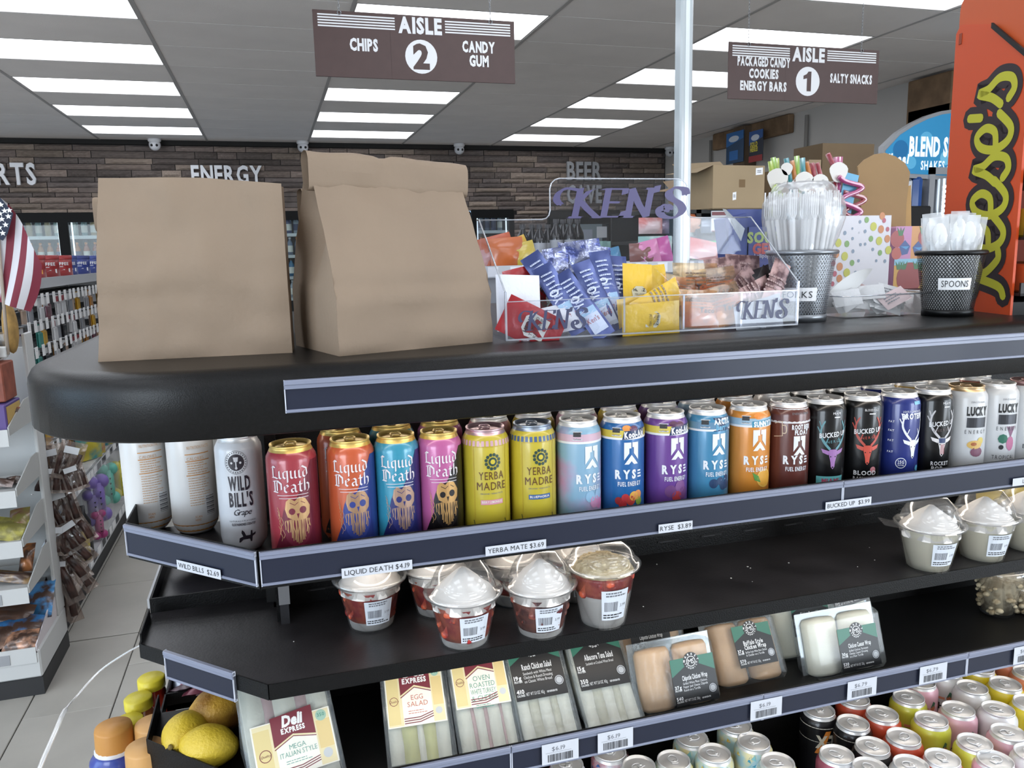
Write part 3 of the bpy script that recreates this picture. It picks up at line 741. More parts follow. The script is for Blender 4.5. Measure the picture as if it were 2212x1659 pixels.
# LED tubes under worktop and shelves
LED = mat('fff3e4', .5, emit=LED_E)
for nm, z, y, x0 in (('worktop', H - .1965, .939, -.02), ('can shelf', Z1 - .0085, YF + .075, .03), ('cup shelf', Z2 - .027, YF + .035, .06), ('sandwich shelf', Z3 - .019, Y3 + .03, .06)):
    if nm == 'worktop': MB().box(-.16, XR, 1.135, 1.145, z - .003, z + .004, LED, .002).build('light_tube', isl, label='second lit tube under the worktop')
    if 'sandwich' in nm: MB().box(x0, XR, y + .1, y + .114, z - .002, z + .004, LED, .002).build('light_tube', isl, label='second tube added under the sandwich shelf to light the cans')  # extra tube, added to brighten the can lids below
    MB().box(x0, XR, y - .005, y + .005, z - .003, z + .004, LED, .002).build('light_tube', isl, label='lit tube under the ' + nm)
# left end trays
q = MB().box(XL, -.03, 1.215, 1.6, Z2 - .015, Z2, SHELFBLK).box(XL, -.03, 1.215, 1.218, Z2 - .015, Z2 + .022, BLACK).box(XL, XL + .003, 1.218, 1.6, Z2, Z2 + .022, BLACK)
q.box(XL - .004, XL, 1.22, 1.5, Z2 + .004, Z2 + .02, mat('b9bbbf', .4)).build('end_tray', isl, label='rear end tray at cup shelf height')
q = MB().box(XL, -.03, 1.27, 1.6, Z3 - .03, Z3 - .02, SHELFBLK).box(XL, -.03, 1.27, 1.273, Z3 - .03, Z3 - .004, BLACK).box(XL, XL + .003, 1.273, 1.6, Z3 - .03, Z3 + .0, BLACK)
q.build('end_tray', isl, label='rear end tray at sandwich shelf height')
q = MB().box(XL - .125, .0, 1.05, 1.34, .80, .815, SHELFBLK).box(XL - .125, .0, 1.05, 1.053, .80, .83, BLACK).box(XL - .125, XL - .122, 1.05, 1.34, .80, .822, BLACK)
q.build('end_tray', isl, label='low end tray holding juice bottles')
MB().box(-.06, XR, .86, 1.2, Z4 - .02, Z4, SHELFBLK).box(-.06, XR, .857, .86, Z4 - .1, Z4 + .03, BLACK).build('deck', isl)
MB().box(.3, XR, YB - .004, YB, Z3 - .13, Z3 - .127, mat('9a9a9c', .3)).build('rail', isl)
# dust specks on the cup shelf
rd = random.Random(2); q = MB()
for i in range(26):
    x, y = rd.uniform(-.05, 1.6), rd.uniform(.97, 1.15); r = rd.uniform(.0005, .0012); q.box(x - r, x + r, y - r, y + r, Z2, Z2 + .0006, mat('d8d5cf', .8))
o = q.build('crumbs', isl); o['kind'] = 'stuff'

# ================================================================ CANS
CANP = [(.0, .003), (.019, .003), (.0225, 0), (.0255, .003), (.0315, .012), (.033, .021), (.033, .137), (.0322, .1425), (.0285, .149), (.0268, .1525), (.0266, .1535), (.0274, .1552), (.0272, .157), (.0262, .157)]
def can_r(v, k=1.):
    P = CANP[3:]
    for (r0, z0), (r1, z1) in zip(P, P[1:]):
        if z0 <= v <= z1 + 1e-9: return (r0 + (r1 - r0) * (v - z0) / max(1e-9, z1 - z0)) * k
    return P[-1][0] * k
def can_map(k=1.):
    def fn(u, v, L):
        v = v / 1000; r = can_r(v) + .00025 + .00012 * L; t = u / 33.
        return Vector((r * math.sin(t) * k, -r * math.cos(t) * k, v))
    return fn
_CB = {}
def can(label, loc, bodym, lidm=None, draw=None, rot=0., k=.955, h=.157, name='drink_can', group='drink cans on the can shelf', tabrot=None):
    lidm = lidm or ALU
    t = thing(name, label, 'can', loc, rot, group)
    P = [(r * k, z if z < .021 else (z - .021) * (h - .041) / (.157 - .041) + .021 if z < .137 else z - .157 + h) for r, z in CANP]
    def mk(nm, fn):
        key = (nm, bodym if nm == 'body' else lidm, k, h)
        if key in _CB: o = _CB[key].copy(); COL.objects.link(o)
        else: o = fn().build(nm); _CB[key] = o
        o.parent = t; return o
    mk('body', lambda: MB().lathe(P[:9], bodym, 28))
    lp_ = [(r * k, z - .157 + h) for r, z in [(.0285, .149), (.0268, .1525), (.0266, .1535), (.0274, .1552), (.0272, .157), (.0262, .157), (.0252, .1525), (.0238, .1518), (.0225, .1535), (0, .1535)]]
    mk('lid', lambda: MB().lathe(lp_, lidm, 28))
    def tabf():
        q = MB(); z = h - .0015
        q.tube([(.0075 * k * math.cos(a), .012 * k * math.sin(a) * .8 + .004 * k, z) for a in [2 * PI * i / 12 for i in range(13)]], .0011, lidm, 5, False)
        q.box(-.0055 * k, .0055 * k, -.009 * k, .002 * k, z - .0012, z + .0004, lidm, .0006)
        q.lathe([(.0025, 0), (.0025, .0012), (0, .0012)], lidm, 8, (0, -.0035, z))
        return q
    o = mk('pull_tab', tabf)
    if tabrot is not None: o.rotation_euler = (0, 0, tabrot)
    if draw:
        q = MB(); sc = k
        fn = can_map(k)
        draw(Dec(q, fn, 4.)); q.build('label_print', t)
    return t
def paint(c, **kw): return mat(c, .3, .08, coat=.45, **kw)
P_ = lambda c: mat(c, .4)
class Shift:
    "the same print moved by (du, dv)"
    def __init__(s, d, du, dv): s.mb = d.mb; s.f0 = d.fn; s.cut = d.cut; s.fn = lambda u, v, L: s.f0(u + du, v + dv, L)
for _n in ('put', 'rect', 'poly', 'circ', 'text', 'stroke', 'bars', 'lines'): setattr(Shift, _n, getattr(Dec, _n))
def ld(cA, cB, sk, txtc='dcd6dc'):
    def f(d):
        A, B = None, mat(cB, .3, .3, coat=.4)
        for i in range(12):          # diagonal second colour on the right
            v0, v1 = 4 + i * 11.2, 4 + (i + 1) * 11.2
            def ue(v): return -22 + max(-30, v - 42) * .52
            for j in range(7):
                a0, a1 = ue(v0), ue(v1); w0, w1 = 72 - a0, 72 - a1
                d.put([(a0 + w0 * j / 7, v0), (a0 + w0 * (j + 1) / 7, v0), (a1 + w1 * (j + 1) / 7, v1), (a1 + w1 * j / 7, v1)], [(0, 1, 2, 3)], B, .4)
        T = P_(txtc)
        blackletter(d, 'Liquid', -1.5, 119, 9.6, T, 3); blackletter(d, 'Death', .5, 101.5, 9.8, T, 3)
        d.rect(-20, 97.2, 21, 97.9, T, 2, 8); d.rect(-18, 93.4, 21, 94.1, T, 2, 8)
        d0 = d; d = Shift(d, 0, 20)
        S = mat(sk, .35, .5)
        d.poly([(4 + 20 * math.cos(a), 42 + 31 * math.sin(a)) for a in [2 * PI * i / 24 for i in range(24)]], mat(cB, .35), 1)
        rd = random.Random(4)     # melting skull engraving
        d.poly([(-9, 70), (-4, 74), (2, 70), (8, 75), (16, 72), (22, 62), (21, 52), (16, 46), (2, 45), (-8, 50), (-11, 60)], S, 2)
        for ex, ey, er in ((-2, 57, 4.2), (12, 58, 4.6)): d.circ(ex, ey, er, mat(cB, .4), 2.6, 10)
        d.poly([(3.6, 54), (7.2, 54), (5.4, 47)], mat(cB, .4), 2.6); d.stroke([(-4, 68), (2, 65), (6, 68)], .8, mat(cB, .4), 2.6); d.stroke([(10, 69), (15, 66)], .8, mat(cB, .4), 2.6)
        for i in range(19):
            u = -11 + i * 1.75; top = 49 - abs(i - 9) * .4; bot = 13 + abs(i - 9) ** 1.5 * .7 + rd.random() * 8
            d.stroke([(u, top), (u + rd.uniform(-1.2, 1.2), (top * 2 + bot) / 3), (u + rd.uniform(-1.4, 1.4), (top + bot * 2) / 3), (u + rd.uniform(-.6, .6), bot)], rd.uniform(.9, 1.5), S, 2.2, sm=3, caps=False)
        for i in range(9):
            u = -22 + rd.random() * 6; v = 62 - i * 4; d.stroke([(u, v), (u + 3, v - 6), (u + 1, v - 11)], .5, mat(sk, .5), 1.2, sm=2, caps=False)
    return f
def yerba(c2, name, band):
    def f(d):
        d = Shift(d, 0, 3); BR = P_('5d3414'); G = P_('26423a'); GL_ = P_('b99a26')
        for a, b in (((-24, 10), (-24, 132)), ((24, 10), (24, 132)), ((-24, 132), (24, 132))): d.stroke([(a[0] + (b[0] - a[0]) * i / 8, a[1] + (b[1] - a[1]) * i / 8) for i in range(9)], .7, GL_, 1, caps=False)
        d.circ(3, 112, 6, G, 2, 16); d.circ(3, 112, 3.4, P_('c9b52c'), 2.5, 10)
        for i in range(12):
            a = 2 * PI * i / 12 + .3; d.circ(3 + 9.5 * math.cos(a), 112 + 9.5 * math.sin(a), 2.4, G, 2, 6)
        d.text('YERBA', 1, 88, 10.5, BR, 3, sx=.95, bold=0, gap=.2, wmax=36); d.text('MADRE', 1, 74, 10.5, BR, 3, sx=.95, bold=0, gap=.2, wmax=42)
        d.text('ORGANIC YERBA MATE', 1, 68, 2, GREYINK, 3, bold=0)
        for i in range(4): d.rect(-15 + 8 * i, 54, -7 + 8 * i, 60.5, P_(band), 2, 2)
        d.text(name, 1, 56, 3, P_('ded8cf'), 3.4, bold=1, wmax=29)
        for i in range(22): d.rect(-70 + i * 6.4, 133, -66 + i * 6.4, 140, P_(c2), 1)
        for u in (-27, 20): d.stroke([(u, 12), (u + 3, 22), (u + 1, 32)], 1.2, P_('3d4a2a'), 1.5, sm=3)
        if name[0] == 'S': d.rect(-8, 10, 10, 22, P_('cfccbe'), 2, 3); d.text('2', 0, 13, 6, INK, 3)
    return f
def ryse(kind):
    W_ = P_('dcdfe6')
    def f(d):
        d = Shift(d, 0, 10)
        dk = {'cotton': None, 'blue': 1, 'purple': 1}
        if kind in ('blue', 'purple', 'orange', 'arctic', 'cotton'):
            c = {'blue': 'c7b43a', 'purple': 'c9b84a', 'orange': '8fb0c8', 'arctic': '5d86a8', 'cotton': 'c3a3b6'}[kind]
            for i in range(18): d.rect(-63 + 7 * i, 120, -56 + 7 * i, 130, P_(c), 1)
            for i in range(18): d.rect(-63 + 7 * i, 117, -56 + 7 * i, 120, W_, 1)
            d.rect(-24, 122, -10, 134, P_('b9bcc2'), 1.4, 2); d.rect(-23, 127, -12, 133, INK, 2, 2); d.text('Caffeine', -17.5, 123, 2, INK, 2, bold=0)
        B = P_('20345c')
        if kind in ('blue', 'purple'):
            d.circ(-2, 133, 7, P_('d98a3a' if kind == 'blue' else '4d2048'), 1.6, 12, ry=4); d.circ(9, 132, 7, P_('5a2a50'), 1.7, 12, ry=4)
            d.poly([(-9, 117), (30, 121), (32, 132), (-6, 129)], B, 2); d.text('Kool-Aid', 11, 120, 8.4, P_('e6e8ee'), 3, bold=2, sx=.72, gap=.08, ang=.06, wmax=33)
        if kind == 'orange':
            d.poly([(-8, 117), (30, 119), (30, 128), (-8, 126)], P_('2f86a8'), 2); d.text('SUNNYD', 11, 118.6, 7, P_('e6e8ee'), 3, bold=2, sx=.72, gap=.08, ang=.04, wmax=33)
            d.circ(3, 133, 9, P_('d97f28'), 1.6, 14, ry=4.5)
        if kind == 'arctic':
            d.text('ARCTIC', 11, 127, 7.5, P_('e4eef4'), 3, bold=2, sx=.7, gap=.08, wmax=30); d.text('berry', 11, 118.5, 8, P_('5fa3c8'), 3, bold=2, sx=.75, gap=.08, wmax=26); d.poly([(-5, 117), (28, 117), (28, 136), (-5, 136)], B, 1.6)
        if kind == 'root':
            for i in range(18): d.rect(-63 + 7 * i, 117, -56 + 7 * i, 138, P_('c9cace'), 1)
            d.text('ENERGY DRINK', 8, 130, 3, GREYINK, 2, bold=0); d.text('ROOT BEER', 9, 108, 6.5, W_, 3, bold=2, sx=.7, gap=.08, wmax=33); d.text('FLOAT', 9, 100, 6.5, W_, 3, bold=2, sx=.8, gap=.08, wmax=24)
            d.stroke([(-33, 116), (-22, 120), (-21, 98), (-34, 96)], 1.3, P_('c9b49a'), 2); d.stroke([(-21, 114), (-16, 113), (-16, 103), (-21, 102)], 1.3, P_('c9b49a'), 2, sm=3)
        u0 = 6 if kind == 'root' else 5; v0, s = (68, 25) if kind == 'root' else (82, 27); kx = .82
        if kind == 'root': v0 = 69
        L = lambda pts: d.poly([(u0 + (x - .5) * s * kx, v0 + y * s) for x, y in pts], W_, 2.5)
        L([(0, 1.15), (.48, 1.15), (.48, .84), (.34, .84), (.34, .58), (0, .22)]); L([(.55, 1.15), (1, 1.15), (1, .22), (.66, .58), (.66, .9), (.55, .9)]); L([(.02, 0), (.5, .5), (.98, 0), (.68, 0), (.5, .16), (.32, 0)])
        v = 56 if kind == 'root' else 62
        d.text('RYS', -3.5, v, 11.5, W_, 3, bold=2, sx=.95, gap=.3, wmax=31)
        for i in range(3): d.rect(15, v + .4 + i * 4.2, 22 - i * .6, v + 2.6 + i * 4.2, W_, 3, 2)
        d.text('FUEL ENERGY', 3, v - 11, 6, W_, 3, bold=1, sx=.62, gap=.28, wmax=36)
        if kind == 'blue':
            for u, vv, r, c in ((-14, 30, 5.5, 'a3262c'), (-4, 34, 6, 'c0343a'), (-8, 25, 6, 'b12a30'), (4, 30, 7, 'b83a34'), (9, 36, 7, 'd9a03a'), (16, 37, 7, 'd88a4a'), (18, 28, 6, '7fa23a')): d.circ(u, vv, r, P_(c), 1.5 + r * .1, 12)
        if kind == 'purple':
            for u, vv, r, c in ((-6, 36, 9, '6b3f78'), (10, 42, 9, '7a4a86'), (16, 32, 9, '6a3a74'), (4, 28, 8, 'a8323a')): d.circ(u, vv, r, P_(c), 1.5 + r * .05, 14)
        if kind == 'arctic':
            for u, vv, r in ((-3, 40, 7), (8, 43, 6), (14, 36, 7), (20, 46, 5), (22, 36, 6)): d.circ(u, vv, r, P_('263f66'), 1.5, 14)
            rd = random.Random(3)
            for i in range(14): d.circ(rd.uniform(2, 26), rd.uniform(44, 56), .8, P_('6f9cc0'), 1.4, 6)
        if kind == 'orange':
            d.circ(15, 40, 14, P_('e0b04a'), 1.5, 18); d.circ(15, 40, 12, P_('d99a2e'), 1.8, 18); d.poly([(-6, 50), (4, 44), (8, 34), (-2, 38)], P_('4f8a3a'), 2)
        if kind == 'cotton':
            for u, vv, r, c in ((10, 34, 9, 'c48ab4'), (18, 44, 8, '8fb2d2'), (2, 42, 8, '86b0cf'), (20, 30, 8, 'd07fb0')): d.circ(u, vv, r, P_(c), 1.2, 12)
    return f
def deer(d, u, v, s, cA, cB):
    A, B = P_(cA), P_(cB)
    d.poly([(u - 5 * s, v + 12 * s), (u + 5 * s, v + 12 * s), (u + 5.5 * s, v + 6 * s), (u + 3 * s, v - 4 * s), (u + 2.4 * s, v - 10 * s), (u, v - 13 * s), (u - 2.4 * s, v - 10 * s), (u - 3 * s, v - 4 * s), (u - 5.5 * s, v + 6 * s)], A, 2)
    for k in (-1, 1):
        d.poly([(u + k * 5 * s, v + 10 * s), (u + k * 15 * s, v + 13 * s), (u + k * 13 * s, v + 8 * s), (u + k * 6 * s, v + 5 * s)], A, 2.2)
        d.stroke([(u + k * 4 * s, v + 12 * s), (u + k * 11 * s, v + 20 * s), (u + k * 16 * s, v + 30 * s), (u + k * 15 * s, v + 40 * s), (u + k * 11 * s, v + 48 * s)], [3 * s, 2.6 * s, 2 * s, .6 * s], B, 2, sm=4)
        d.stroke([(u + k * 16 * s, v + 32 * s), (u + k * 20 * s, v + 40 * s)], 1.3 * s, B, 2); d.stroke([(u + k * 15 * s, v + 38 * s), (u + k * 18 * s, v + 47 * s)], 1.2 * s, B, 2)
        d.stroke([(u + k * 10 * s, v + 19 * s), (u + k * 7 * s, v + 26 * s)], 1.2 * s, B, 2)
        d.circ(u + k * 3 * s, v + 3 * s, .9 * s, DARK, 2.6, 6)
    d.circ(u, v - 10.5 * s, 1.2 * s, DARK, 2.6, 6)
def bucked(cA, cB, foot, footc, flag=False):
    def f(d):
        Wt = P_('d9dade'); d0 = d; d = Shift(d, 0, 9)
        d.text('BUCKED UP', 4, 92, 7, Wt, 3.2, bold=1, sx=.85, gap=.1, ang=.1, wmax=43, shear=.1); d.text('ENERGY', 4, 83, 4, P_(cB if not flag else '6a5a5a'), 3.2, bold=0, gap=.5, ang=.1, wmax=34)
        deer(d, 4, 58, 1.22, cA, cB)
        if flag:
            for i in range(3): d.rect(2 + i * 2.4, 46, 3.2 + i * 2.4, 62, P_('a04048'), 2.7)
            d.poly([(-2, 72), (10, 72), (9, 64), (-1, 64)], P_('2c3c66'), 2.7)
            d.text('ROCKET', 3, 28, 6, Wt, 3, bold=1, wmax=30); d.text('POP', -2, 20, 6, Wt, 3, bold=1)
        else:
            if footc: d.rect(-20, 18, 24, 31, P_(footc), 1.5, 8)
            d.text(foot, 2, 21 if footc else 26, 6.5, P_('b84a6a') if footc else Wt, 3, bold=1, wmax=36)
            if not footc: d.text('RASPBERRY', 2, 17, 6, Wt, 3, bold=1, wmax=36); d.circ(14, 34, 5, P_('b36a72'), 2, 10)
        d.text('BLOOD RAZ' if 'B' in foot else 'MIAMI', 8, 126, 3.4, Wt, 3, bold=0, wmax=22); d.rect(4, 121, 14, 122.6, Wt, 2, 2)
    return f
def protein(d):
    d = Shift(d, 0, 11)
    Wt = P_('dfe2ea'); d.text('LIGHTLY CARBONATED', 3, 116, 3, Wt, 3, bold=0, wmax=34); d.text('PROTEIN', 4, 106, 8, Wt, 3, bold=2, sx=.85, gap=.08, wmax=38)
    deer(d, 6, 58, 1.2, 'dfe2ea', 'dfe2ea'); d.circ(-13, 36, 8.5, Wt, 2, 18, r0=7.4); d.text('25G', -13, 35, 5, Wt, 3, wmax=10); d.text('PROTEIN', -13, 31.5, 2, Wt, 3, wmax=9)
    d.rect(5, 128, 20, 133, P_('6fb4d8'), 2, 3)
    for v in (100, 86, 70, 52): d.text('FAT', -30, v, 3, Wt, 3)
    d.circ(18, 26, 5, P_('4f9cc4'), 2, 8)
def lucky(fl):
    def f(d):
        d = Shift(d, 0, 12)
        d.text('LUCKY', 6, 100, 13, P_('151517'), 3, bold=2, sx=.8, gap=.06, wmax=36); d.rect(-11, 80, 23, 96, mat('4d4f55', .3, .6), 2, 6); d.text('ENERGY', 5, 70, 6, INK, 3, bold=0, gap=.9, wmax=36); d.text('ZERO SUGAR', 5, 120, 2.6, GREYINK, 3, bold=0)
        if fl == 'peach':
            d.circ(4, 52, 13, P_('cfa85a'), 2, 16, ry=7); d.circ(2, 53, 5, P_('a35a34'), 2.4, 10, ry=3); d.circ(8, 40, 11, P_('7a4c60'), 1.8, 12, ry=8); d.circ(14, 58, 6, P_('cdb75a'), 1.8, 10)
        elif fl == 'tropic':
            d.circ(11, 48, 7, P_('b05f86'), 2, 14, ry=12); d.circ(-2, 56, 8, P_('2f6b58'), 1.9, 8)
            for k in range(5): d.stroke([(11, 60), (4 + k * 3.5, 76)], 1.8, P_('7a4a6a'), 2)
            d.text('TROPICAL', 2, 22, 6.5, INK, 3, bold=0, gap=.4, wmax=38); d.circ(-4, 42, 4, INK, 2, 10)
        else: d.text('BERRY', 0, 34, 7, INK, 3, bold=0, gap=.4, wmax=34); d.circ(6, 54, 8, P_('9b4050'), 2, 12)
    return f
def wildbill(d):
    d = Shift(d, 0, 9)
    D_ = P_('2a2430')
    d.circ(-6, 116, 11, D_, 2, 24); d.circ(-6, 116, 15.5, D_, 2, 28, r0=15.1)
    for i in range(26): a = 2 * PI * i / 26; d.rect(-6 + 13.3 * math.cos(a) - .5, 116 + 13.3 * math.sin(a) - .8, -6 + 13.3 * math.cos(a) + .5, 116 + 13.3 * math.sin(a) + .8, D_, 2)
    Wt = P_('d8d8dc'); d.poly([(-9.5, 123), (-2.5, 123), (-3.5, 117), (-8.5, 117)], Wt, 3); d.rect(-6.8, 109, -5.2, 117, Wt, 3); d.circ(-6, 108.5, 1.8, Wt, 3, 8)
    for u in (-12, 0): d.circ(u, 115.5, 1.6, Wt, 3, 8)
    d.text('WILD', -4, 79, 18, D_, 3, bold=1, sx=.5, gap=.22, wmax=30); d.text("BILL'S", -3, 57, 18, D_, 3, bold=1, sx=.5, gap=.2, wmax=33)
    d.text('Grape', -3, 45, 8, D_, 3, bold=0, sx=.95, shear=.35, gap=.02); d.text('NATURALLY FLAVORED', -3, 36, 2.2, GREYINK, 3, bold=0); d.text('OLDE FASHIONED SODA POP', -2, 31, 3.2, D_, 3, bold=1, wmax=33)
    d.poly([(-10, 8), (-9, 14), (-4, 16), (-6, 21), (-5, 25), (-2, 22), (0, 17), (6, 17), (7, 23), (9, 23), (9, 18), (14, 20), (13, 17), (9, 15), (8, 8), (6, 8), (5, 12), (-4, 12), (-8, 8)], D_, 3)
def nutri(d):
    O = P_('cf8a3c'); O2 = P_('cfa57c')
    for i in range(18): d.rect(-63 + 7 * i, 6, -56 + 7 * i, 17, O, 1)
    d.text('NUTRITION FACTS', 5, 126, 4.2, O2, 3, 'l', .75, 0, wmax=32)
    for v in (118, 108, 88): d.rect(2, v, 37, v + 1.2, O, 2, 5)
    d.text('CALORIES', 4, 110, 4.4, O2, 3, 'l', .8, 0); d.lines(4, 90, 36, 107, O2, 2, 5, .4, 2); d.lines(4, 44, 34, 86, O2, 2, 12, .3, 5)
    d.rect(24, 26, 42, 60, P_('d9d9da'), 2, 3); 
    for i in range(14): d.rect(26, 29 + i * 2, 40, 29.4 + i * 2 + (i % 3) * .4, INK, 3, 3)
    d.text('SCAN', 9, 27, 3, O, 3, 'l', .8, 0); d.text('HERE', 9, 22.5, 3, O, 3, 'l', .8, 0)
# front row, left to right
def row(px, py): a = W(px, py, y=1.01); return (a.x, 1.01, Z1)
b = W(538, 1192, z=Z1 + .003); can('white tall can with dark saloon lettering and round emblem at the shelf corner', (b.x - .005, b.y + .03, Z1), mat('d3d6dc', .3, .0, coat=.4), draw=wildbill, rot=.1, k=.91)
for px, py, lab in ((335, 1152, 'white can with orange nutrition panel, outermost at the left shelf end'), (436, 1158, 'white can with orange nutrition panel and orange foot ring beside the emblem can')):
    b = W(px, py, z=Z1); can(lab, (b.x - .009, b.y + .032, Z1), mat('dad8d6', .35, .0, coat=.3), draw=nutri, rot=-.18)
can('crimson gold-lidded tall can with blackletter name and melting skull', row(634, 1065), paint('a03440'), GOLD, ld('a03440', '6e1f33', 'c49a6a', 'd8cfd4'), -.05, k=.94)
can('orange gold-lidded tall can with blackletter name and navy lower side', row(761, 1050), paint('c2552f'), GOLD, ld('c2552f', '2b3a86', 'b08a6a'), -.05, k=.92)
can('teal gold-lidded tall can with blackletter name and navy lower side', row(859, 1040), paint('2f8fae'), GOLD, ld('2f8fae', '23286a', 'b08f7c'), -.05, k=.89)
can('pink gold-lidded tall can with blackletter name and black lower side', row(951, 1030), paint('b85a96'), GOLD, ld('b85a96', '141014', 'c79a5e'), -.05, k=.89)
YM = mat('bba92a', .35, .0, coat=.4)
can('yellow herbal tea can with pale pink flavour band and leafy wreath', row(1050, 1020), YM, mat('c9a9b4', .3, .8), yerba('c49aa6', 'BERRY LEMONADE', 'd08a9a'), -.05)
can('yellow herbal tea can with dark blue flavour band and leafy wreath', row(1151, 1010), YM, mat('8f9db2', .3, .8), yerba('3f5a86', 'BLUEPHORIA', '2b5a98'), -.05)
RR = dict(cotton=.12, blue=-.14, purple=-.04, arctic=-.08, orange=-.16, root=-.2)
COT = mat('7fa8c4', .35, .0, col2='b98ab4', vscale=11, coat=.3)
for px, py, kind, bm, lab in ((1249, 1000, 'cotton', COT, 'pastel blue and pink energy can with faint white mark'), (1343, 990, 'blue', paint('1f62a4'), 'deep blue energy can with yellow band and cherries at its foot'), (1437, 980, 'purple', paint('6a3f92'), 'purple energy can with yellow band and grapes at its foot'), (1526, 970, 'arctic', paint('3d84ae'), 'light blue energy can with blueberries at its foot'), (1615, 960, 'orange', paint('d0822c'), 'orange energy can with sliced orange and leaf at its foot'), (1700, 955, 'root', paint('5d2e28'), 'brown root beer float energy can with pale top band')):
    can(lab, row(px, py), bm, ALU, ryse(kind), RR[kind])
BK = mat('101012', .3, .3, coat=.4)
can('black energy can with violet stag head and turquoise foot band', row(1778, 945), BK, ALU, bucked('9a6aa8', '5a8f9a', 'MIAMI', '5fb0b4'), -.3)
can('black energy can with red stag head', row(1858, 940), BK, ALU, bucked('c84a3a', 'b8463a', 'BLOOD', None), -.45)
can('royal blue protein can with white stag head', row(1938, 925), paint('22307e'), ALU, protein, -.1)
can('black energy can with striped flag stag head', row(2010, 915), BK, ALU, bucked('d6d2d2', 'bdbcc0', '', None, True), -.3)
can('white energy can with heavy black lettering and peach picture', row(2083, 905), mat('c4c6c9', .35, .0, coat=.3), mat('d2b48a', .3, .8), lucky('peach'), -.36)
can('white energy can with heavy black lettering and pink pineapple picture', row(2150, 900), mat('c4c6c9', .35, .0, coat=.3), ALU, lucky('tropic'), -.36)
can('white energy can with heavy black lettering cut by the right picture edge', row(2215, 893), mat('c4c6c9', .35, .0, coat=.3), mat('b08a8a', .3, .8), lucky('berry'), -.36)
# second row, tops seen above the front row
back = [(.075, 'c2552f', GOLD, ld('c2552f', '141014', 'c79a5e'), 'orange gold-lidded can in the back row between crimson and orange cans'), (.145, '2f8fae', GOLD, None, 'teal can in the back row behind orange and teal cans'), (.213, 'b85a96', GOLD, None, 'pink can in the back row behind teal and pink cans'), (.285, 'c98a92', ALU, None, 'rose can in the back row behind the pink-banded yellow can'), (.352, 'b8a524', ALU, None, 'yellow can in the back row between the two yellow cans'), (.42, 'c49ab8', ALU, None, 'pale pink can in the back row behind the pastel can'), (.487, 'c7b43a', ALU, None, 'yellow banded can in the back row behind the deep blue can'), (.554, '6a3f92', ALU, None, 'purple can in the back row behind the purple front can'), (.62, '8fb0c8', ALU, None, 'pale blue can in the back row behind the light blue can'), (.687, 'd0822c', ALU, None, 'orange can in the back row behind the orange front can'), (.755, 'c9cace', ALU, None, 'pale can in the back row behind the brown can'), (.822, '101012', ALU, None, 'black can in the back row behind the violet stag can'), (.89, '101012', ALU, None, 'black can in the back row behind the red stag can'), (.957, '22307e', ALU, None, 'blue can in the back row behind the royal blue can'), (1.025, 'c9a95a', ALU, None, 'tan can in the back row behind the flag stag can'), (1.092, 'b9bcc0', ALU, None, 'white can in the back row behind the peach can'), (1.16, 'a85a4a', ALU, None, 'reddish can in the back row behind the pineapple can')]
for x, c, ld_, dr, lab in back: can(lab, (x, 1.083, Z1), paint(c), ld_, dr)
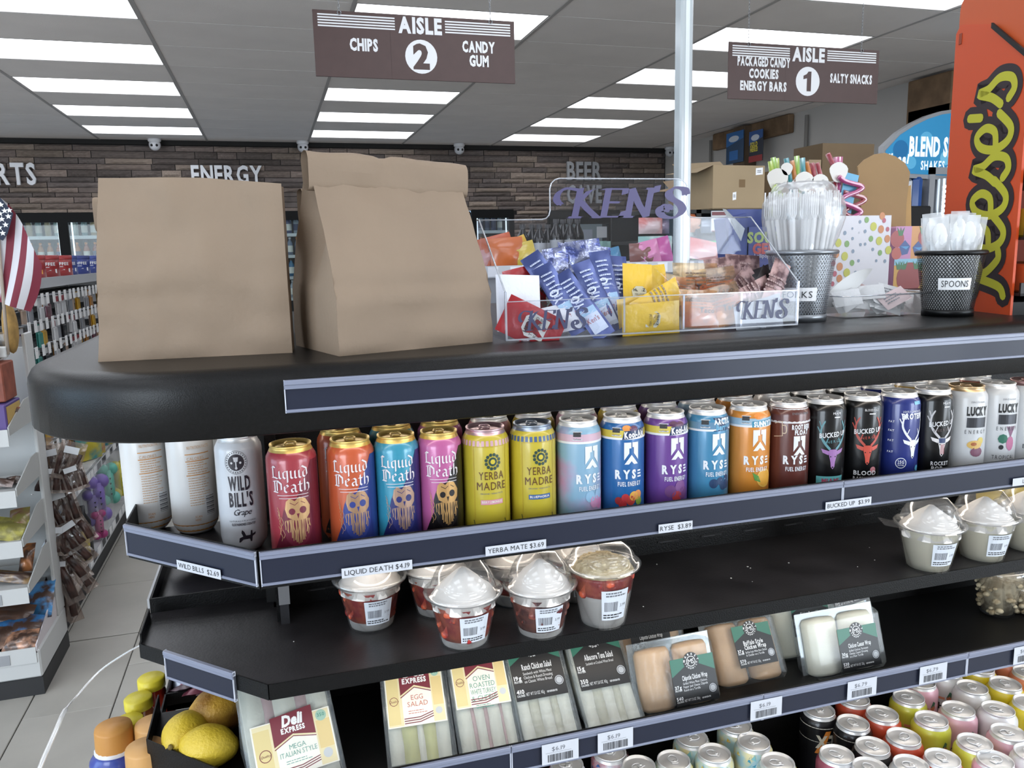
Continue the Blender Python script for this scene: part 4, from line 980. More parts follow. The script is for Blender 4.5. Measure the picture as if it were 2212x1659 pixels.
# ================================================================ PARFAIT CUPS
CREAM = mat('f0eae4', .6, bump=.2, bscale=90); YOG = mat('e9e6e2', .5); BERRY = mat('b02a2c', .3, col2='d4603f', vscale=45, bump=.5, bscale=80); BERRYD = mat('5d1c22', .3, col2='a05a4a', vscale=50, bump=.5, bscale=80)
GRAN = mat('c4ad7c', .8, col2='dfcda2', vscale=120); PUD = mat('f1ead2', .45); LBL = mat('d3d9e2', .5)
def cup(label, px, py, layers, top, k=1., rot=0., dome='dome', zs=Z2, hk=1., tab=False, lx=0., group='dessert cups on the black shelf'):
    a = W(px, py, z=zs); d = Vector((a.x, a.y, 0)).normalized(); c = a + d * .031 * k
    t = thing('dessert_cup', label, 'cup', (c.x, c.y, zs), rot, group)
    h = .066 * k * hk; rb, rt = .031 * k, .045 * k
    R = lambda z: rb + (rt - rb) * z / h
    m = MB().lathe([(rb * .9, .002), (rb, 0), (rt, h), (.0495 * k, h + .001), (.0505 * k, h + .004), (.0485 * k, h + .006)], CUPC, 28); m.build('cup', t)
    z = .002
    for i, (f, ma) in enumerate(layers):
        z1 = z + f * (h - .004)
        def wob(t_, j, i=i): return 1 - .03 * abs(noise.noise(Vector((t_ * 3, i, j))))
        q = MB(); n = 6
        pr = [(0, z)] + [((R(z + (z1 - z) * s / n) - .0015), z + (z1 - z) * s / n) for s in range(n + 1)] + [(0, z1)]
        q.lathe(pr, ma, 26, wob=wob)
        if ma in (BERRY, BERRYD):
            rd = random.Random(int(px) + i)
            for s in range(22):
                an = rd.random() * 2 * PI; zz = z + (z1 - z) * rd.uniform(.05, .95); r = R(zz) - .007 * k
                q.ball((r * math.cos(an), r * math.sin(an), zz), rd.uniform(.006, .0095) * k, ma, 7, 5, (1, 1, .8))
        q.build('filling', t, label='red fruit layer' if ma in (BERRY, BERRYD) else 'white cream layer'); z = z1
    if top:
        q = MB(); ma, hh = top
        if ma is GRAN:
            q.lathe([(rt * .95, h - .004), (rt * .8, h + hh * .5), (rt * .4, h + hh * .9), (0, h + hh)], ma, 20); rd = random.Random(3)
            for s in range(90):
                an = rd.random() * 2 * PI; r = rt * .8 * rd.random() ** .5; q.ball((r * math.cos(an), r * math.sin(an), h + hh * (1 - .45 * (r / rt / .8) ** 2)), rd.uniform(.0015, .003), ma, 5, 3, (1.4, 1, .6))
        else:
            tw = lambda t_, j: 1 + (.11 if j > 2 else .03) * math.sin(8 * t_ + j * .8) + .06 * noise.noise(Vector((t_ * 2, j * .5, px)))
            q.lathe([(rt * .93, h - .014), (rt * .93, h - .002), (rt * .82, h + hh * .22), (rt * .66, h + hh * .42), (rt * .6, h + hh * .5), (rt * .46, h + hh * .72), (rt * .26, h + hh * .98), (rt * .1, h + hh * 1.2), (0, h + hh * 1.25)], ma, 34, wob=tw)
        q.build('topping', t, label='crumbly oat topping' if ma is GRAN else 'whipped cream swirl')
    r0 = .0515 * k
    D = {'dome': [(.047, .004), (.0515, .002), (.0525, .006), (.049, .0085), (.044, .0095), (.041, .02), (.034, .034), (.025, .043), (.022, .0455), (0, .0455)],
         'low': [(.047, .004), (.0515, .002), (.0525, .006), (.049, .0085), (.046, .0095), (.043, .018), (.037, .026), (.029, .030), (0, .030)]}[dome]
    q = MB().lathe([(r * k, h + zz * k) for r, zz in D], CUPC, 30)
    if tab: q.add([(-.055, -.03, h + .006), (-.085, -.028, h + .012), (-.08, .01, h + .012), (-.05, .01, h + .006)], [(0, 1, 2, 3)], CUPC)
    q.build('lid', t)
    q = MB()
    fn = lambda u, v, L: Vector(((R(v / 1000) + .0004 + .0001 * L) * math.sin(u / 1000 / rt), -(R(v / 1000) + .0004 + .0001 * L) * math.cos(u / 1000 / rt), v / 1000))
    d = Dec(q, fn); H_ = h * 1000
    u0, u1, v0, v1 = lx - 21 * k, lx + 23 * k, H_ * .2, H_ * .76
    d.rect(u0, v0, u1, v1, LBL, 1, 6); w = u1 - u0; hh = v1 - v0
    d.lines(u0 + w * .15, v0 + hh * .78, u1 - w * .1, v1 - hh * .04, GREYINK, 2, 2, .55, int(px)); d.bars(u0 + w * .1, v0 + hh * .3, u0 + w * .6, v0 + hh * .62, GREYINK, 2, 20, int(px))
    d.text('3.99', u0 + w * .82, v0 + hh * .42, hh * .1, GREYINK, 2, bold=0); d.lines(u0 + w * .06, v0 + hh * .05, u1 - w * .06, v0 + hh * .22, INK, 2, 2, .5, int(px) + 1); d.rect(u0 + w * .62, v0 + hh * .28, u1 - w * .05, v0 + hh * .29, mat('b07a80', .5), 2)
    q.build('sticker', t, label='white barcode sticker')
    return t
WH = (CREAM, .026)
SB = [(.22, YOG), (.62, BERRY), (.16, CREAM)]
cup('strawberry cream cup at the left end of the cup row under the LIQUID DEATH tag', 805, 1368, [(.2, YOG), (.74, BERRY), (.06, CREAM)], WH, rot=.1, lx=2)
cup('strawberry cream cup in the second row behind the nearest domed cup', 948, 1338, [(.2, YOG), (.68, BERRY), (.12, CREAM)], WH, lx=10)
cup('nearest domed strawberry cream cup at the shelf edge', 1005, 1408, [(.16, YOG), (.76, BERRY), (.08, CREAM)], (CREAM, .03), k=1.02, rot=.05, lx=3)
cup('whipped cream cup in the second row under the YERBA MATE tag', 1112, 1316, [(.3, YOG), (.4, BERRY), (.3, CREAM)], WH)
cup('domed cup with dark berries and cream beside the nearest domed cup', 1168, 1384, [(.14, YOG), (.78, BERRYD), (.08, CREAM)], (CREAM, .03), rot=-.1, lx=4)
cup('domed fruit cup behind the oat topped yogurt cup', 1245, 1306, [(.6, YOG), (.4, BERRY)], WH)
cup('tall yogurt cup with strawberries and oat topping at the right of the cup row', 1302, 1362, [(.6, YOG), (.36, BERRY)], (GRAN, .012), k=1.02, dome='low', hk=1.2, rot=-.1, lx=6)
cup('banana pudding cup with loose lid tab, leftmost of the pale cups', 2002, 1238, [(1., PUD)], (CREAM, .028), k=1.03, dome='dome', rot=-.3, tab=True, lx=6, group='pale pudding cups at the right')
cup('pale pudding cup in the middle of the three at the right', 2118, 1216, [(1., PUD)], (CREAM, .028), k=1.03, rot=-.3, lx=6, group='pale pudding cups at the right')
cup('pale pudding cup cut by the right picture edge', 2216, 1195, [(1., PUD)], (CREAM, .028), k=1.03, rot=-.3, lx=6, group='pale pudding cups at the right')
# bag of chips and sweets on the shelves
def bagthing(name, label, cat, loc, w, h, t_, m, rot=(0, 0, 0), draw=None, group=None, crimp=.1, wr=.35, nu=7, nv=9, seed=0, side=0.):
    q = MB().pillow(w, h, t_, m, crimp, nu, nv, wr, seed, side)
    o = q.build(name, None, loc, rot); tag(o, label, cat, group)
    if draw:
        q = MB(); cl = lambda x: min(.985, max(.015, x)); fn = lambda u, v, L: Vector((u, pillow_y(cl(u / w + .5), cl(v / h + .5), -1, t_, crimp, wr, seed, side) - .0009 - .0003 * L, v))
        draw(Dec(q, fn)); q.build('print', o)
    return o
YEL = mat('d9b52e', .35)
a = W(2190, 1075, z=Z2 + .06)
bagthing('snack_bag', 'yellow snack bag at the back of the cup shelf, right picture edge', 'snack bag', (1.3, 1.135, Z2 + .052), .12, .1, .04, YEL, (-.12, 0, 0))
bagthing('snack_bag', 'crumpled purple and blue snack bag on the rear end tray', 'snack bag', (-.13, 1.36, Z2 + .022), .12, .09, .035, mat('4a4a66', .25, .4, col2='b9bac4', vscale=18), (1.25, .2, .3), group='snack bags on the rear end tray')
bagthing('snack_bag', 'small silver snack bag beside the purple one on the rear end tray', 'snack bag', (-.07, 1.33, Z2 + .022), .09, .07, .03, mat('8a8a96', .25, .5, col2='3a3648', vscale=20), (1.3, -.3, -.4), group='snack bags on the rear end tray')
# ================================================================ SANDWICHES
BREAD = mat('e9e0cd', .85, bump=.3, bscale=120, var=.06, vscale=40); CRUST = mat('b08e62', .85, bump=.3, bscale=120); EGG = mat('d6cd86', .6, var=.08, vscale=30, bump=.3, bscale=60); HAM = mat('c49a96', .5, var=.1, vscale=30); TUNA = mat('cdc3a8', .7, bump=.4, bscale=90, var=.08, vscale=30); TORT = mat('cba279', .8, var=.12, vscale=22, bump=.2, bscale=80); TORTW = mat('dcd8c6', .8, var=.06, vscale=25, bump=.2, bscale=80); SHELLC = clear('f4f7f8', .07, .05, .16, 'dfe6ea', .2, 60)
TRAYB = clear('eef2f4', .13, .16, .1, 'cfd8de')
def frame(X, Y, yaw, lean, z0):
    a = math.radians(yaw); l = math.radians(lean)
    r = Vector((math.cos(a), math.sin(a), 0)); b = Vector((-math.sin(a), math.cos(a), 0)); u = Vector((0, 0, 1)) * math.sin(l) + b * math.cos(l); n = r.cross(u)
    M = Matrix(((r.x, -n.x, u.x, X), (r.y, -n.y, u.y, Y), (r.z, -n.z, u.z, z0), (0, 0, 0, 1)))      # local y points away from the viewer
    return M
def pack(label, X, Y, yaw, lean, w, h, draw, fill, wrap=False, roll=0., z0=Z3 + .004, lab=None, dpt=None, group='wedge sandwich packs on the sandwich shelf'):
    M = frame(X, Y, yaw, lean, z0) @ Matrix.Rotation(math.radians(roll), 4, 'Y')
    t = thing('wrap_pack' if wrap else 'sandwich_pack', label, 'wrap' if wrap else 'sandwich', M.to_translation(), M.to_euler(), group)
    dp = dpt or (.045 if wrap else .075)
    q = MB()
    if not wrap:   # wedge: flat face, triangular sides meeting at a back ridge
        q.box(0, w, -.001, .0005, 0, h, SHELLC, .0006)
        q.add([(0, 0, 0), (0, dp, h * .5), (0, 0, h), (w, 0, 0), (w, dp, h * .5), (w, 0, h)], [(0, 1, 2), (5, 4, 3), (0, 3, 4, 1), (1, 4, 5, 2)], TRAYB)
        q.box(-.004, 0, -.002, .003, 0, h, SHELLC, .001).box(w, w + .004, -.002, .003, 0, h, SHELLC, .001)
    else:
        q.box(0, w, -.001, dp, 0, h, SHELLC, .008); q.box(-.006, w + .006, dp * .5, dp * .5 + .002, -.006, h + .006, TRAYB, .001)
    q.build('clear_box', t)
    if not wrap:
        n = len(fill); ww = (w - .004) / sum(f[1] for f in fill); x = .002
        for ma, f in fill:
            x1 = x + ww * f; q = MB(); k = .0015
            sg = 7; bump_ = lambda s, sd: .0016 * noise.noise(Vector((s * 6, sd * 9, X * 50)))
            V = []
            for i in range(sg + 1):
                s = i / sg; z = .004 + (h - .008) * s; V += [(x + bump_(s, x * 100), .0035 + bump_(s, 3), z), (x1 + bump_(s, x1 * 100), .0035 + bump_(s, 7), z), (x1, .006 + (dp - .014) * (1 - abs(2 * s - 1)), z), (x, .006 + (dp - .014) * (1 - abs(2 * s - 1)), z)]
            F = []
            for i in range(sg):
                for k_ in range(4): F.append((i * 4 + k_, i * 4 + (k_ + 1) % 4, i * 4 + 4 + (k_ + 1) % 4, i * 4 + 4 + k_))
            q.add(V, F, ma, True); q.build('bread_slice' if ma in (BREAD, CRUST) else 'sandwich_filling', t); x = x1
    else:
        for k, ma in enumerate(fill):
            c0 = w * (k + .5) / len(fill); q = MB(); r = min(dp * .46, h * .5)
            q.lathe([(0, 0), (w / len(fill) * .40, .002), (w / len(fill) * .46, .008), (w / len(fill) * .46, h - .012), (w / len(fill) * .40, h - .006), (0, h - .004)], ma, 16, wob=lambda t_, j: 1 + .05 * noise.noise(Vector((t_ * 2, j, X * 9))))
            for i, v in enumerate(q.v): q.v[i] = (v[0] + c0, v[1] * .55 + dp * .5, v[2])
            q.build('tortilla_roll', t)
    q = MB(); d = Dec(q, flat((0, -.0014, 0), (1, 0, 0), (0, 0, 1), .0002)); draw(d, w, h); q.build('label_card', t)
    return t
MAR = P_('7a2c38'); CRM = P_('e0d3a6'); CRM2 = P_('d9c688'); CRM3 = P_('e8e4d8'); TEALP = P_('5c9a86')
def deli(name, sub, v0, hl, namec, cal, u0=0., u1=1.):
    def f(d, w, h):
        a, b = w * u0, w * u1; W_ = b - a; y0 = h * v0; y1 = y0 + hl
        d.rect(a, y0, b, y1, P_('e6e3d6'), 1); d.rect(a + W_ * .02, y0 + hl * .02, b - W_ * .02, y1 - hl * .02, CRM, 1.5)
        d.rect(a + W_ * .02, y0 + hl * .05, a + W_ * .22, y1 - hl * .1, CRM2, 1.7); d.rect(a + W_ * .8, y0 + hl * .3, b - W_ * .02, y1 - hl * .2, P_('dcc384'), 1.7)
        d.poly([(a + W_ * .27, y0), (a + W_ * .27, y0 + hl * .5), (a + W_ * .5, y0 + hl * .66), (a + W_ * .78, y0 + hl * .58), (a + W_ * .78, y0 + hl * .02)], CRM3, 1.9)
        d.poly([(a + W_ * .25, y0 + hl * 1.06), (a + W_ * .25, y0 + hl * .54), (a + W_ * .5, y0 + hl * .7), (a + W_ * .78, y0 + hl * .6), (a + W_ * .78, y0 + hl * 1.12)], MAR, 2.2)
        d.stroke([(a + W_ * .25, y0 + hl * .5), (a + W_ * .5, y0 + hl * .66), (a + W_ * .78, y0 + hl * .56)], hl * .016, MAR, 2.2, caps=False)
        Wt = P_('ecebe8'); d.text('Deli', a + W_ * .51, y0 + hl * .86, hl * .18, Wt, 3, bold=2, sx=.85, shear=.2, gap=.02, wmax=W_ * .42); d.text('EXPRESS', a + W_ * .51, y0 + hl * .74, hl * .085, Wt, 3, bold=2, sx=.8, gap=.08, wmax=W_ * .42)
        for i, s in enumerate(name): d.text(s, a + W_ * .53, y0 + hl * (.44 - i * .115), hl * .085, P_(namec), 3, bold=0, sx=.95, gap=.12, wmax=W_ * .46)
        d.lines(a + W_ * .36, y0 + hl * (.42 - len(name) * .115), a + W_ * .72, y0 + hl * (.5 - len(name) * .115), P_(namec), 3, 2, .3, 2)
        for i in range(3): d.stroke([(a + W_ * .28, y0 + hl * (.05 + i * .04)), (a + W_ * .55, y0 + hl * (.05 + i * .04)), (a + W_ * .78, y0 + hl * (.12 + i * .04))], hl * .016, MAR, 3, caps=False)
        d.circ(a + W_ * .13, y0 + hl * .45, W_ * .075, MAR, 2.4, 16, r0=W_ * .066); d.text('Quality', a + W_ * .13, y0 + hl * .43, hl * .04, MAR, 3, bold=0, shear=.3, wmax=W_ * .16)
        d.circ(a + W_ * .88, y0 + hl * .88, W_ * .07, P_('9fc2ae'), 2.4, 14); d.text(cal, a + W_ * .88, y0 + hl * .86, hl * .06, TEALP, 3, wmax=W_ * .11); d.circ(a + W_ * .88, y0 + hl * .2, W_ * .06, P_('bfc3c4'), 2.4, 12)
    return f
GRN = P_('2a6b57'); BKP = P_('15171a'); WTP = P_('d9dbdd')
def market(name, sub, v0, hl, u0, u1, pr='15g', cal='350', wt='NET WT 5.0 OZ (142g)'):
    def f(d, w, h):
        a, b = w * u0, w * u1; W_ = b - a; y0 = h * v0; y1 = y0 + hl
        d.rect(a, y0, b, y1, BKP, 1); d.poly([(a, y0 + hl * .62), (a + W_ * .33, y0 + hl * .82), (a + W_ * .62, y0 + hl * .84), (b, y0 + hl * .64), (b, y1), (a, y1)], GRN, 1.6)
        c = (a + W_ * .48, y0 + hl * .9); d.circ(*c, hl * .2, BKP, 2, 26); d.circ(*c, hl * .115, WTP, 2.4, 20); d.circ(*c, hl * .1, BKP, 2.6, 20); d.text('MS', c[0], c[1] - hl * .05, hl * .1, WTP, 3, bold=0, gap=.02)
        for i, ch in enumerate('MARKET'): an = PI * (1 - (i + .5) / 6); d.text(ch, c[0] + hl * .155 * math.cos(an), c[1] + hl * .155 * math.sin(an) - hl * .02, hl * .045, WTP, 3, bold=1, ang=an - PI / 2)
        for i, ch in enumerate('SANDWICH'): an = PI + PI * (i + .5) / 8; d.text(ch, c[0] + hl * .16 * math.cos(an), c[1] + hl * .16 * math.sin(an) - hl * .01, hl * .035, WTP, 3, bold=1, ang=an + PI / 2)
        for i, s in enumerate(name): d.text(s, a + W_ * .22, y0 + hl * (.52 - .11 * i), hl * .1, WTP, 3, 'l', .62, 1, wmax=W_ * .58)
        yy = .52 - .11 * (len(name) - 1)
        for i, s in enumerate(sub): d.text(s, a + W_ * .22, y0 + hl * (yy - .09 - .07 * i), hl * .05, WTP, 3, 'l', .7, 0, wmax=W_ * .56)
        for tx, vv in ((pr, .36), ('PROTEIN', .31), (cal, .12), ('CALORIES', .07)): d.text(tx, a + W_ * .1, y0 + hl * vv, hl * (.07 if len(tx) < 5 else .035), WTP, 3, wmax=W_ * .15)
        d.text(wt, a + W_ * .38, y0 + hl * .07, hl * .055, WTP, 3, bold=0, sx=.6, wmax=W_ * .36); d.text('KEEP REFRIGERATED', a + W_ * .7, y0 + hl * .07, hl * .03, WTP, 3, wmax=W_ * .2)
        d.circ(a + W_ * .88, y0 + hl * .25, W_ * .085, P_('a9adb2'), 2, 18); d.circ(a + W_ * .88, y0 + hl * .25, W_ * .07, BKP, 2.4, 18, r0=W_ * .06)
    return f
pack('large wedge sandwich with maroon MEGA ITALIAN STYLE card beside the lemons', -.062, .945, 12, 52, .112, .15, deli(['MEGA', 'ITALIAN STYLE'], 1, .14, .07, '6fa394', '350', .06, .98), [(BREAD, 1), (HAM, .5), (BREAD, 1.1), (HAM, .6), (BREAD, 1)])
pack('wedge sandwich with EGG SALAD card, second from the left', .107, .965, -3, 42, .086, .16, deli(['EGG', 'SALAD'], 1, .31, .078, 'c2705c', '340', .02, .96), [(BREAD, 1), (EGG, 1.1), (BREAD, .5), (EGG, .9), (BREAD, 1)])
pack('wedge sandwich with OVEN ROASTED WHITE TURKEY card between egg salad and black labels', .203, .962, -2, 44, .082, .16, deli(['OVEN', 'ROASTED', 'WHITE TURKEY', '& CHEESE'], 1, .37, .08, '5c9a86', '250', .02, .98), [(BREAD, 1), (HAM, .25), (BREAD, .7), (HAM, .25), (BREAD, .9), (HAM, .2), (BREAD, .7)])
pack('black labelled wedge sandwich reading Ranch Chicken Salad', .291, .962, 0, 46, .082, .16, market(['Ranch Chicken Salad'], ['Sandwich with White Meat', 'Chicken & Ranch Dressing', 'on Classic White Bread'], .34, .08, .02, .97, '19g', '410'), [(BREAD, 1), (TUNA, .8), (BREAD, .9), (TUNA, .6), (BREAD, 1)])
pack('black labelled wedge sandwich reading Albacore Tuna Salad', .387, .962, 0, 45, .084, .16, market(['Albacore Tuna Salad'], ['Sandwich on Cracked Wheat Bread'], .33, .08, .04, .97), [(BREAD, 1), (TUNA, .8), (BREAD, .9), (TUNA, .6), (BREAD, 1)])
G2 = 'boxed wraps on the sandwich shelf'
pack('boxed wrap standing behind the Chipotle Chicken Wrap, label mostly hidden', .47, 1.045, 0, 68, .128, .115, market(['Chipotle Chicken Wrap'], ['Chicken'], .30, .062, .25, .78, '37g', '540'), [TORT, TORT], True, group=G2)
pack('boxed wrap with green and black Chipotle Chicken Wrap label at the shelf edge', .478, .962, 2, 69, .128, .095, market(['Chipotle Chicken Wrap'], ['Grilled White Meat Chicken,', 'Pepper Jack Cheese, Chipotle', 'Ranch on a Tortilla'], .06, .066, .38, .95, '37g', '540', 'NET WT 7.3 OZ (206g)'), [TORT, TORT], True, group=G2)
pack('boxed wrap with Buffalo Style Chicken Wrap label behind the shelf edge', .622, .992, 1, 60, .122, .1, market(['Buffalo Style', 'Chicken Wrap'], ['Buffalo Style White Meat Chicken', '& Cheddar on a Tortilla'], .25, .062, .3, .86, '37g', '570', 'NET WT 9.0 OZ (255g)'), [TORT, TORT], True, group=G2)
pack('pale boxed wrap tilted at the back behind the Caesar wrap', .845, 1.045, 6, 68, .125, .115, market(['Chicken Caesar Wrap'], [], .35, .06, .3, .9), [TORTW, TORTW], True, group=G2, z0=Z3 + .022, roll=-4)
pack('boxed wrap standing left behind the Caesar wrap', .748, 1.035, -2, 70, .125, .118, market(['Chicken Caesar Wrap'], ['Grilled Chicken'], .3, .06, .3, .86), [TORTW, TORTW], True, group=G2)
pack('white boxed wrap with Chicken Caesar Wrap label at the shelf edge', .772, .965, 1, 72, .138, .094, market(['Chicken Caesar Wrap'], ['Grilled Chicken, Parmesan', 'Cheese, Caesar Dressing', 'on a Flour Tortilla'], .08, .064, .34, .88, '30g', '530', 'NET WT 9.0 OZ (255g)'), [TORTW, TORTW], True, dpt=.055, group=G2)
# nut tubs at the right
NUT = mat('8a7a5c', .8, col2='b5a98c', vscale=70)
for px, py, r, lab, hh in ((2150, 1270, .04, 'clear tub of pale granola under the pudding cups', .075), (2200, 1350, .055, 'round clear bowl of brown nuts at the right picture edge', .045)):
    a = W(px, py, y=1.06); zb = Z3
    t = thing('nut_tub', lab, 'tub', (a.x + .02, 1.07, zb), group='clear tubs at the right')
    MB().lathe([(0, .002), (r * .7, 0), (r, hh), (r * 1.12, hh + .002), (r * 1.08, hh + .012), (r * .7, hh + .022), (0, hh + .024)], CUPC, 24).build('tub', t)
    q = MB().lathe([(0, .004), (r * .66, .004), (r * .94, hh * .9), (0, hh * .98)], NUT, 18); rd = random.Random(9)
    for i in range(60):
        an = rd.random() * 2 * PI; zz = rd.uniform(.1, .95) * hh; rr = (r * .7 + r * .26 * zz / hh) * (1 if zz < hh * .85 else rd.random()); q.ball((rr * math.cos(an), rr * math.sin(an), zz), rd.uniform(.004, .007), NUT, 6, 4, (1.3, 1, .8))
    q.build('nuts', t)['kind'] = 'stuff'
# ================================================================ LOWER CAN DECK
def toplid(px, py, zl=H - .845): return W(px, py, z=zl)
FLW = {'white': mat('d3d4d6', .35, .0, coat=.3), 'pink': mat('d6a3b4', .35, .0, coat=.3), 'lime': mat('c6c93c', .35, .0, coat=.3), 'red': mat('c8492e', .35, .0, coat=.3), 'black': mat('17161a', .35, .3, coat=.3), 'maroon': mat('9c4a60', .35, .3, coat=.3), 'yellow': mat('ddc81f', .35, .0, coat=.3), 'coral': mat('e0876a', .35, .0, coat=.3),
       'mosaic': mat('9fc3cc', .35, .0, col2='d6cf9a', vscale=38, coat=.3), 'usa': mat('b8bcc8', .35, .0, col2='a8384a', vscale=30, coat=.3)}
def melon(d):
    for u in (-36, 2, 40): d.rect(u, 108, u + 14, 113, P_('d98a6c'), 2, 3); d.circ(u + 22, 112, 5.5, P_('c26a4a'), 2, 10); d.poly([(u + 17, 114), (u + 22, 126), (u + 27, 122), (u + 25, 114)], P_('3f6b54'), 2.2); d.text('MAH', u - 6, 88, 12, INK, 3, bold=1)
    for u in (-20, 16): d.circ(u, 96, 4, P_('5a3038'), 2, 8)
def jolt(d):
    for i in range(20): d.rect(-66 + 6.6 * i, 132, -60 + 6.6 * i, 133.5, P_('c9c5bd'), 2); d.rect(-66 + 6.6 * i, 106, -60 + 6.6 * i, 107, P_('c9c5bd'), 2)
    d.poly([(-26, 84), (-8, 128), (2, 128), (-14, 84)], P_('d9822f'), 2); d.text('XT', -6, 96, 22, P_('cfc9b8'), 3, bold=2, sx=.7); d.rect(-18, 84, -4, 93, P_('bdb8aa'), 3, 3); d.text('MIN', -11, 86, 5, INK, 3.4)
    for i in range(4):
        for j in range(5): d.rect(-18 + j * 7, 60 + i * 6, -12.4 + j * 7, 64.6 + i * 6, P_('b8562c'), 2)
def mosaicp(d):
    rd = random.Random(2)
    for i in range(34):
        u, v = rd.uniform(-60, 60), rd.uniform(90, 138); d.poly([(u, v), (u + rd.uniform(4, 9), v + rd.uniform(-3, 3)), (u + rd.uniform(2, 8), v + rd.uniform(4, 9))], P_(rd.choice(('3f9cb8', 'd9b83a', 'c9d6d8', '7fbfc6', 'd8cf9c'))), 1.5 + .01 * i)
def usap(d):
    rd = random.Random(5)
    for i in range(30):
        u, v = rd.uniform(-60, 60), rd.uniform(90, 138); d.poly([(u, v), (u + rd.uniform(5, 11), v + rd.uniform(-3, 3)), (u + rd.uniform(2, 8), v + rd.uniform(5, 11))], P_(rd.choice(('2f5a9c', 'b8343c', 'd3d4da', 'c9707c'))), 1.5 + .01 * i)
Dr = {'white': melon, 'pink': melon, 'lime': melon, 'red': None, 'black': jolt, 'maroon': None, 'yellow': None, 'coral': None, 'mosaic': mosaicp, 'usa': usap}
CN = {'white': 'white can with fruit print', 'pink': 'pink can with fruit print', 'lime': 'lime yellow can with fruit print', 'red': 'orange red can', 'black': 'black can with orange lightning print', 'maroon': 'maroon can', 'yellow': 'bright yellow can', 'coral': 'coral can', 'mosaic': 'pale blue and yellow mosaic can', 'usa': 'red white and blue patterned can'}
low = [(1225, 1650, 'usa', 'leftmost under the first price barcode'), (1318, 1622, 'usa', 'under the second price barcode'),
       (1380, 1652, 'mosaic', 'at the bottom edge right of the patterned cans'), (1455, 1640, 'mosaic', 'with its pull tab sideways'), (1495, 1592, 'mosaic', 'under the strip at the back left'), (1543, 1625, 'mosaic', 'in the middle of the mosaic group'), (1590, 1565, 'mosaic', 'farthest back of the mosaic group'), (1628, 1600, 'mosaic', 'front right of the mosaic group'), (1680, 1645, 'mosaic', 'nearest to the black lightning cans'),
       (1770, 1532, 'black', 'farthest back'), (1843, 1560, 'black', 'second from the back'), (1885, 1610, 'black', 'third from the back'), (1808, 1628, 'maroon', 'in front of the black lightning cans'),
       (1845, 1507, 'red', 'farthest back'), (1906, 1540, 'red', 'second from the back'), (1952, 1590, 'red', 'third from the back'), (2036, 1636, 'red', 'nearest the bottom edge'), (1968, 1650, 'white', 'bottom edge, beside the red cans'), (1880, 1656, 'white', 'bottom edge, below the black cans'),
       (1963, 1504, 'lime', 'farthest back'), (2012, 1552, 'lime', 'second from the back'), (2106, 1602, 'lime', 'nearest the bottom edge'),
       (1988, 1470, 'pink', 'farthest back'), (2070, 1530, 'pink', 'second from the back'), (2178, 1580, 'pink', 'at the right edge'),
       (2044, 1450, 'white', 'farthest back in the fruit can rows'), (2100, 1483, 'white', 'in the fruit can rows'), (2156, 1530, 'white', 'right in the fruit can rows'),
       (2115, 1440, 'yellow', 'farthest back'), (2172, 1475, 'yellow', 'second from the back'), (2225, 1515, 'yellow', 'at the right edge'), (2180, 1418, 'coral', 'at the right end under the strip'), (2150, 1640, 'pink', 'bottom edge, beside the lime one'), (2222, 1450, 'coral', 'cut by the right edge'), (2230, 1625, 'white', 'in the bottom right corner')]
for i, (px, py, kd, pos) in enumerate(low):
    p = toplid(px, py); rd = random.Random(i)
    if kd == 'red' and 'of the' in pos: pos = pos.replace(' of the red cans', '')
    can(CN[kd] + ', ' + pos + ('' if ' of the ' in pos else ' of the red cans' if kd == 'red' else ' of the lime cans' if kd == 'lime' else ' of the pink cans' if kd == 'pink' else ' of the yellow cans' if kd == 'yellow' else ''), (p.x, p.y, Z4), FLW[kd], ALU, Dr[kd], rd.uniform(-.5, .5), 1.0, .152, group='cans on the low front deck', tabrot=rd.uniform(-1.5, 1.5))
# ================================================================ LEFT END: lemons, sweets, bottles
LEM = mat('d6b62c', .42, bump=.35, bscale=260, var=.12, vscale=12); LEMO = mat('c9982e', .42, bump=.35, bscale=260, col2='8a5a24', vscale=14)
q = MB()
for x0, y0, x1, y1 in ((XL, YF + (XC - XL), XL, 1.27), (XL, 1.27, -.06, 1.27)): q.box(min(x0, x1) - .0012, max(x0, x1) + .0012, min(y0, y1) - .0012, max(y0, y1) + .0012, Z3 - .02, Z3 + .0, BLACK)
q.build('tray_edge', isl)
lemo = lambda d: 1 + .22 * max(0, abs(d.x) - .8) * 5 * .4 + .03 * noise.noise(d * 2)
for px, py, r, lab, ma, rz, zz in ((470, 1535, .035, 'large orange tinged lemon at the back of the corner tray', LEMO, .5, .032), (398, 1588, .030, 'yellow lemon at the left of the corner tray', LEM, 1.2, .027), (445, 1612, .0295, 'yellow lemon at the front of the corner tray', LEM, -.2, .027)):
    a = W(px, py, z=Z3 + zz)
    t = thing('lemon', lab, 'fruit', (a.x, a.y, Z3 + zz - .027 + .0), (0, .15, rz), 'lemons in the corner tray')
    MB().ball((0, 0, .0275), r, ma, 22, 15, (1.22, 1, .95), lemo).build('fruit', t)
    MB().lathe([(0, 0), (.004, .001), (.003, .004), (0, .005)], mat('6b5a24', .7), 8).build('stem_end', t, loc=(-r * 1.32, 0, .0275), rot=(0, -PI / 2, 0))
rd = random.Random(8)
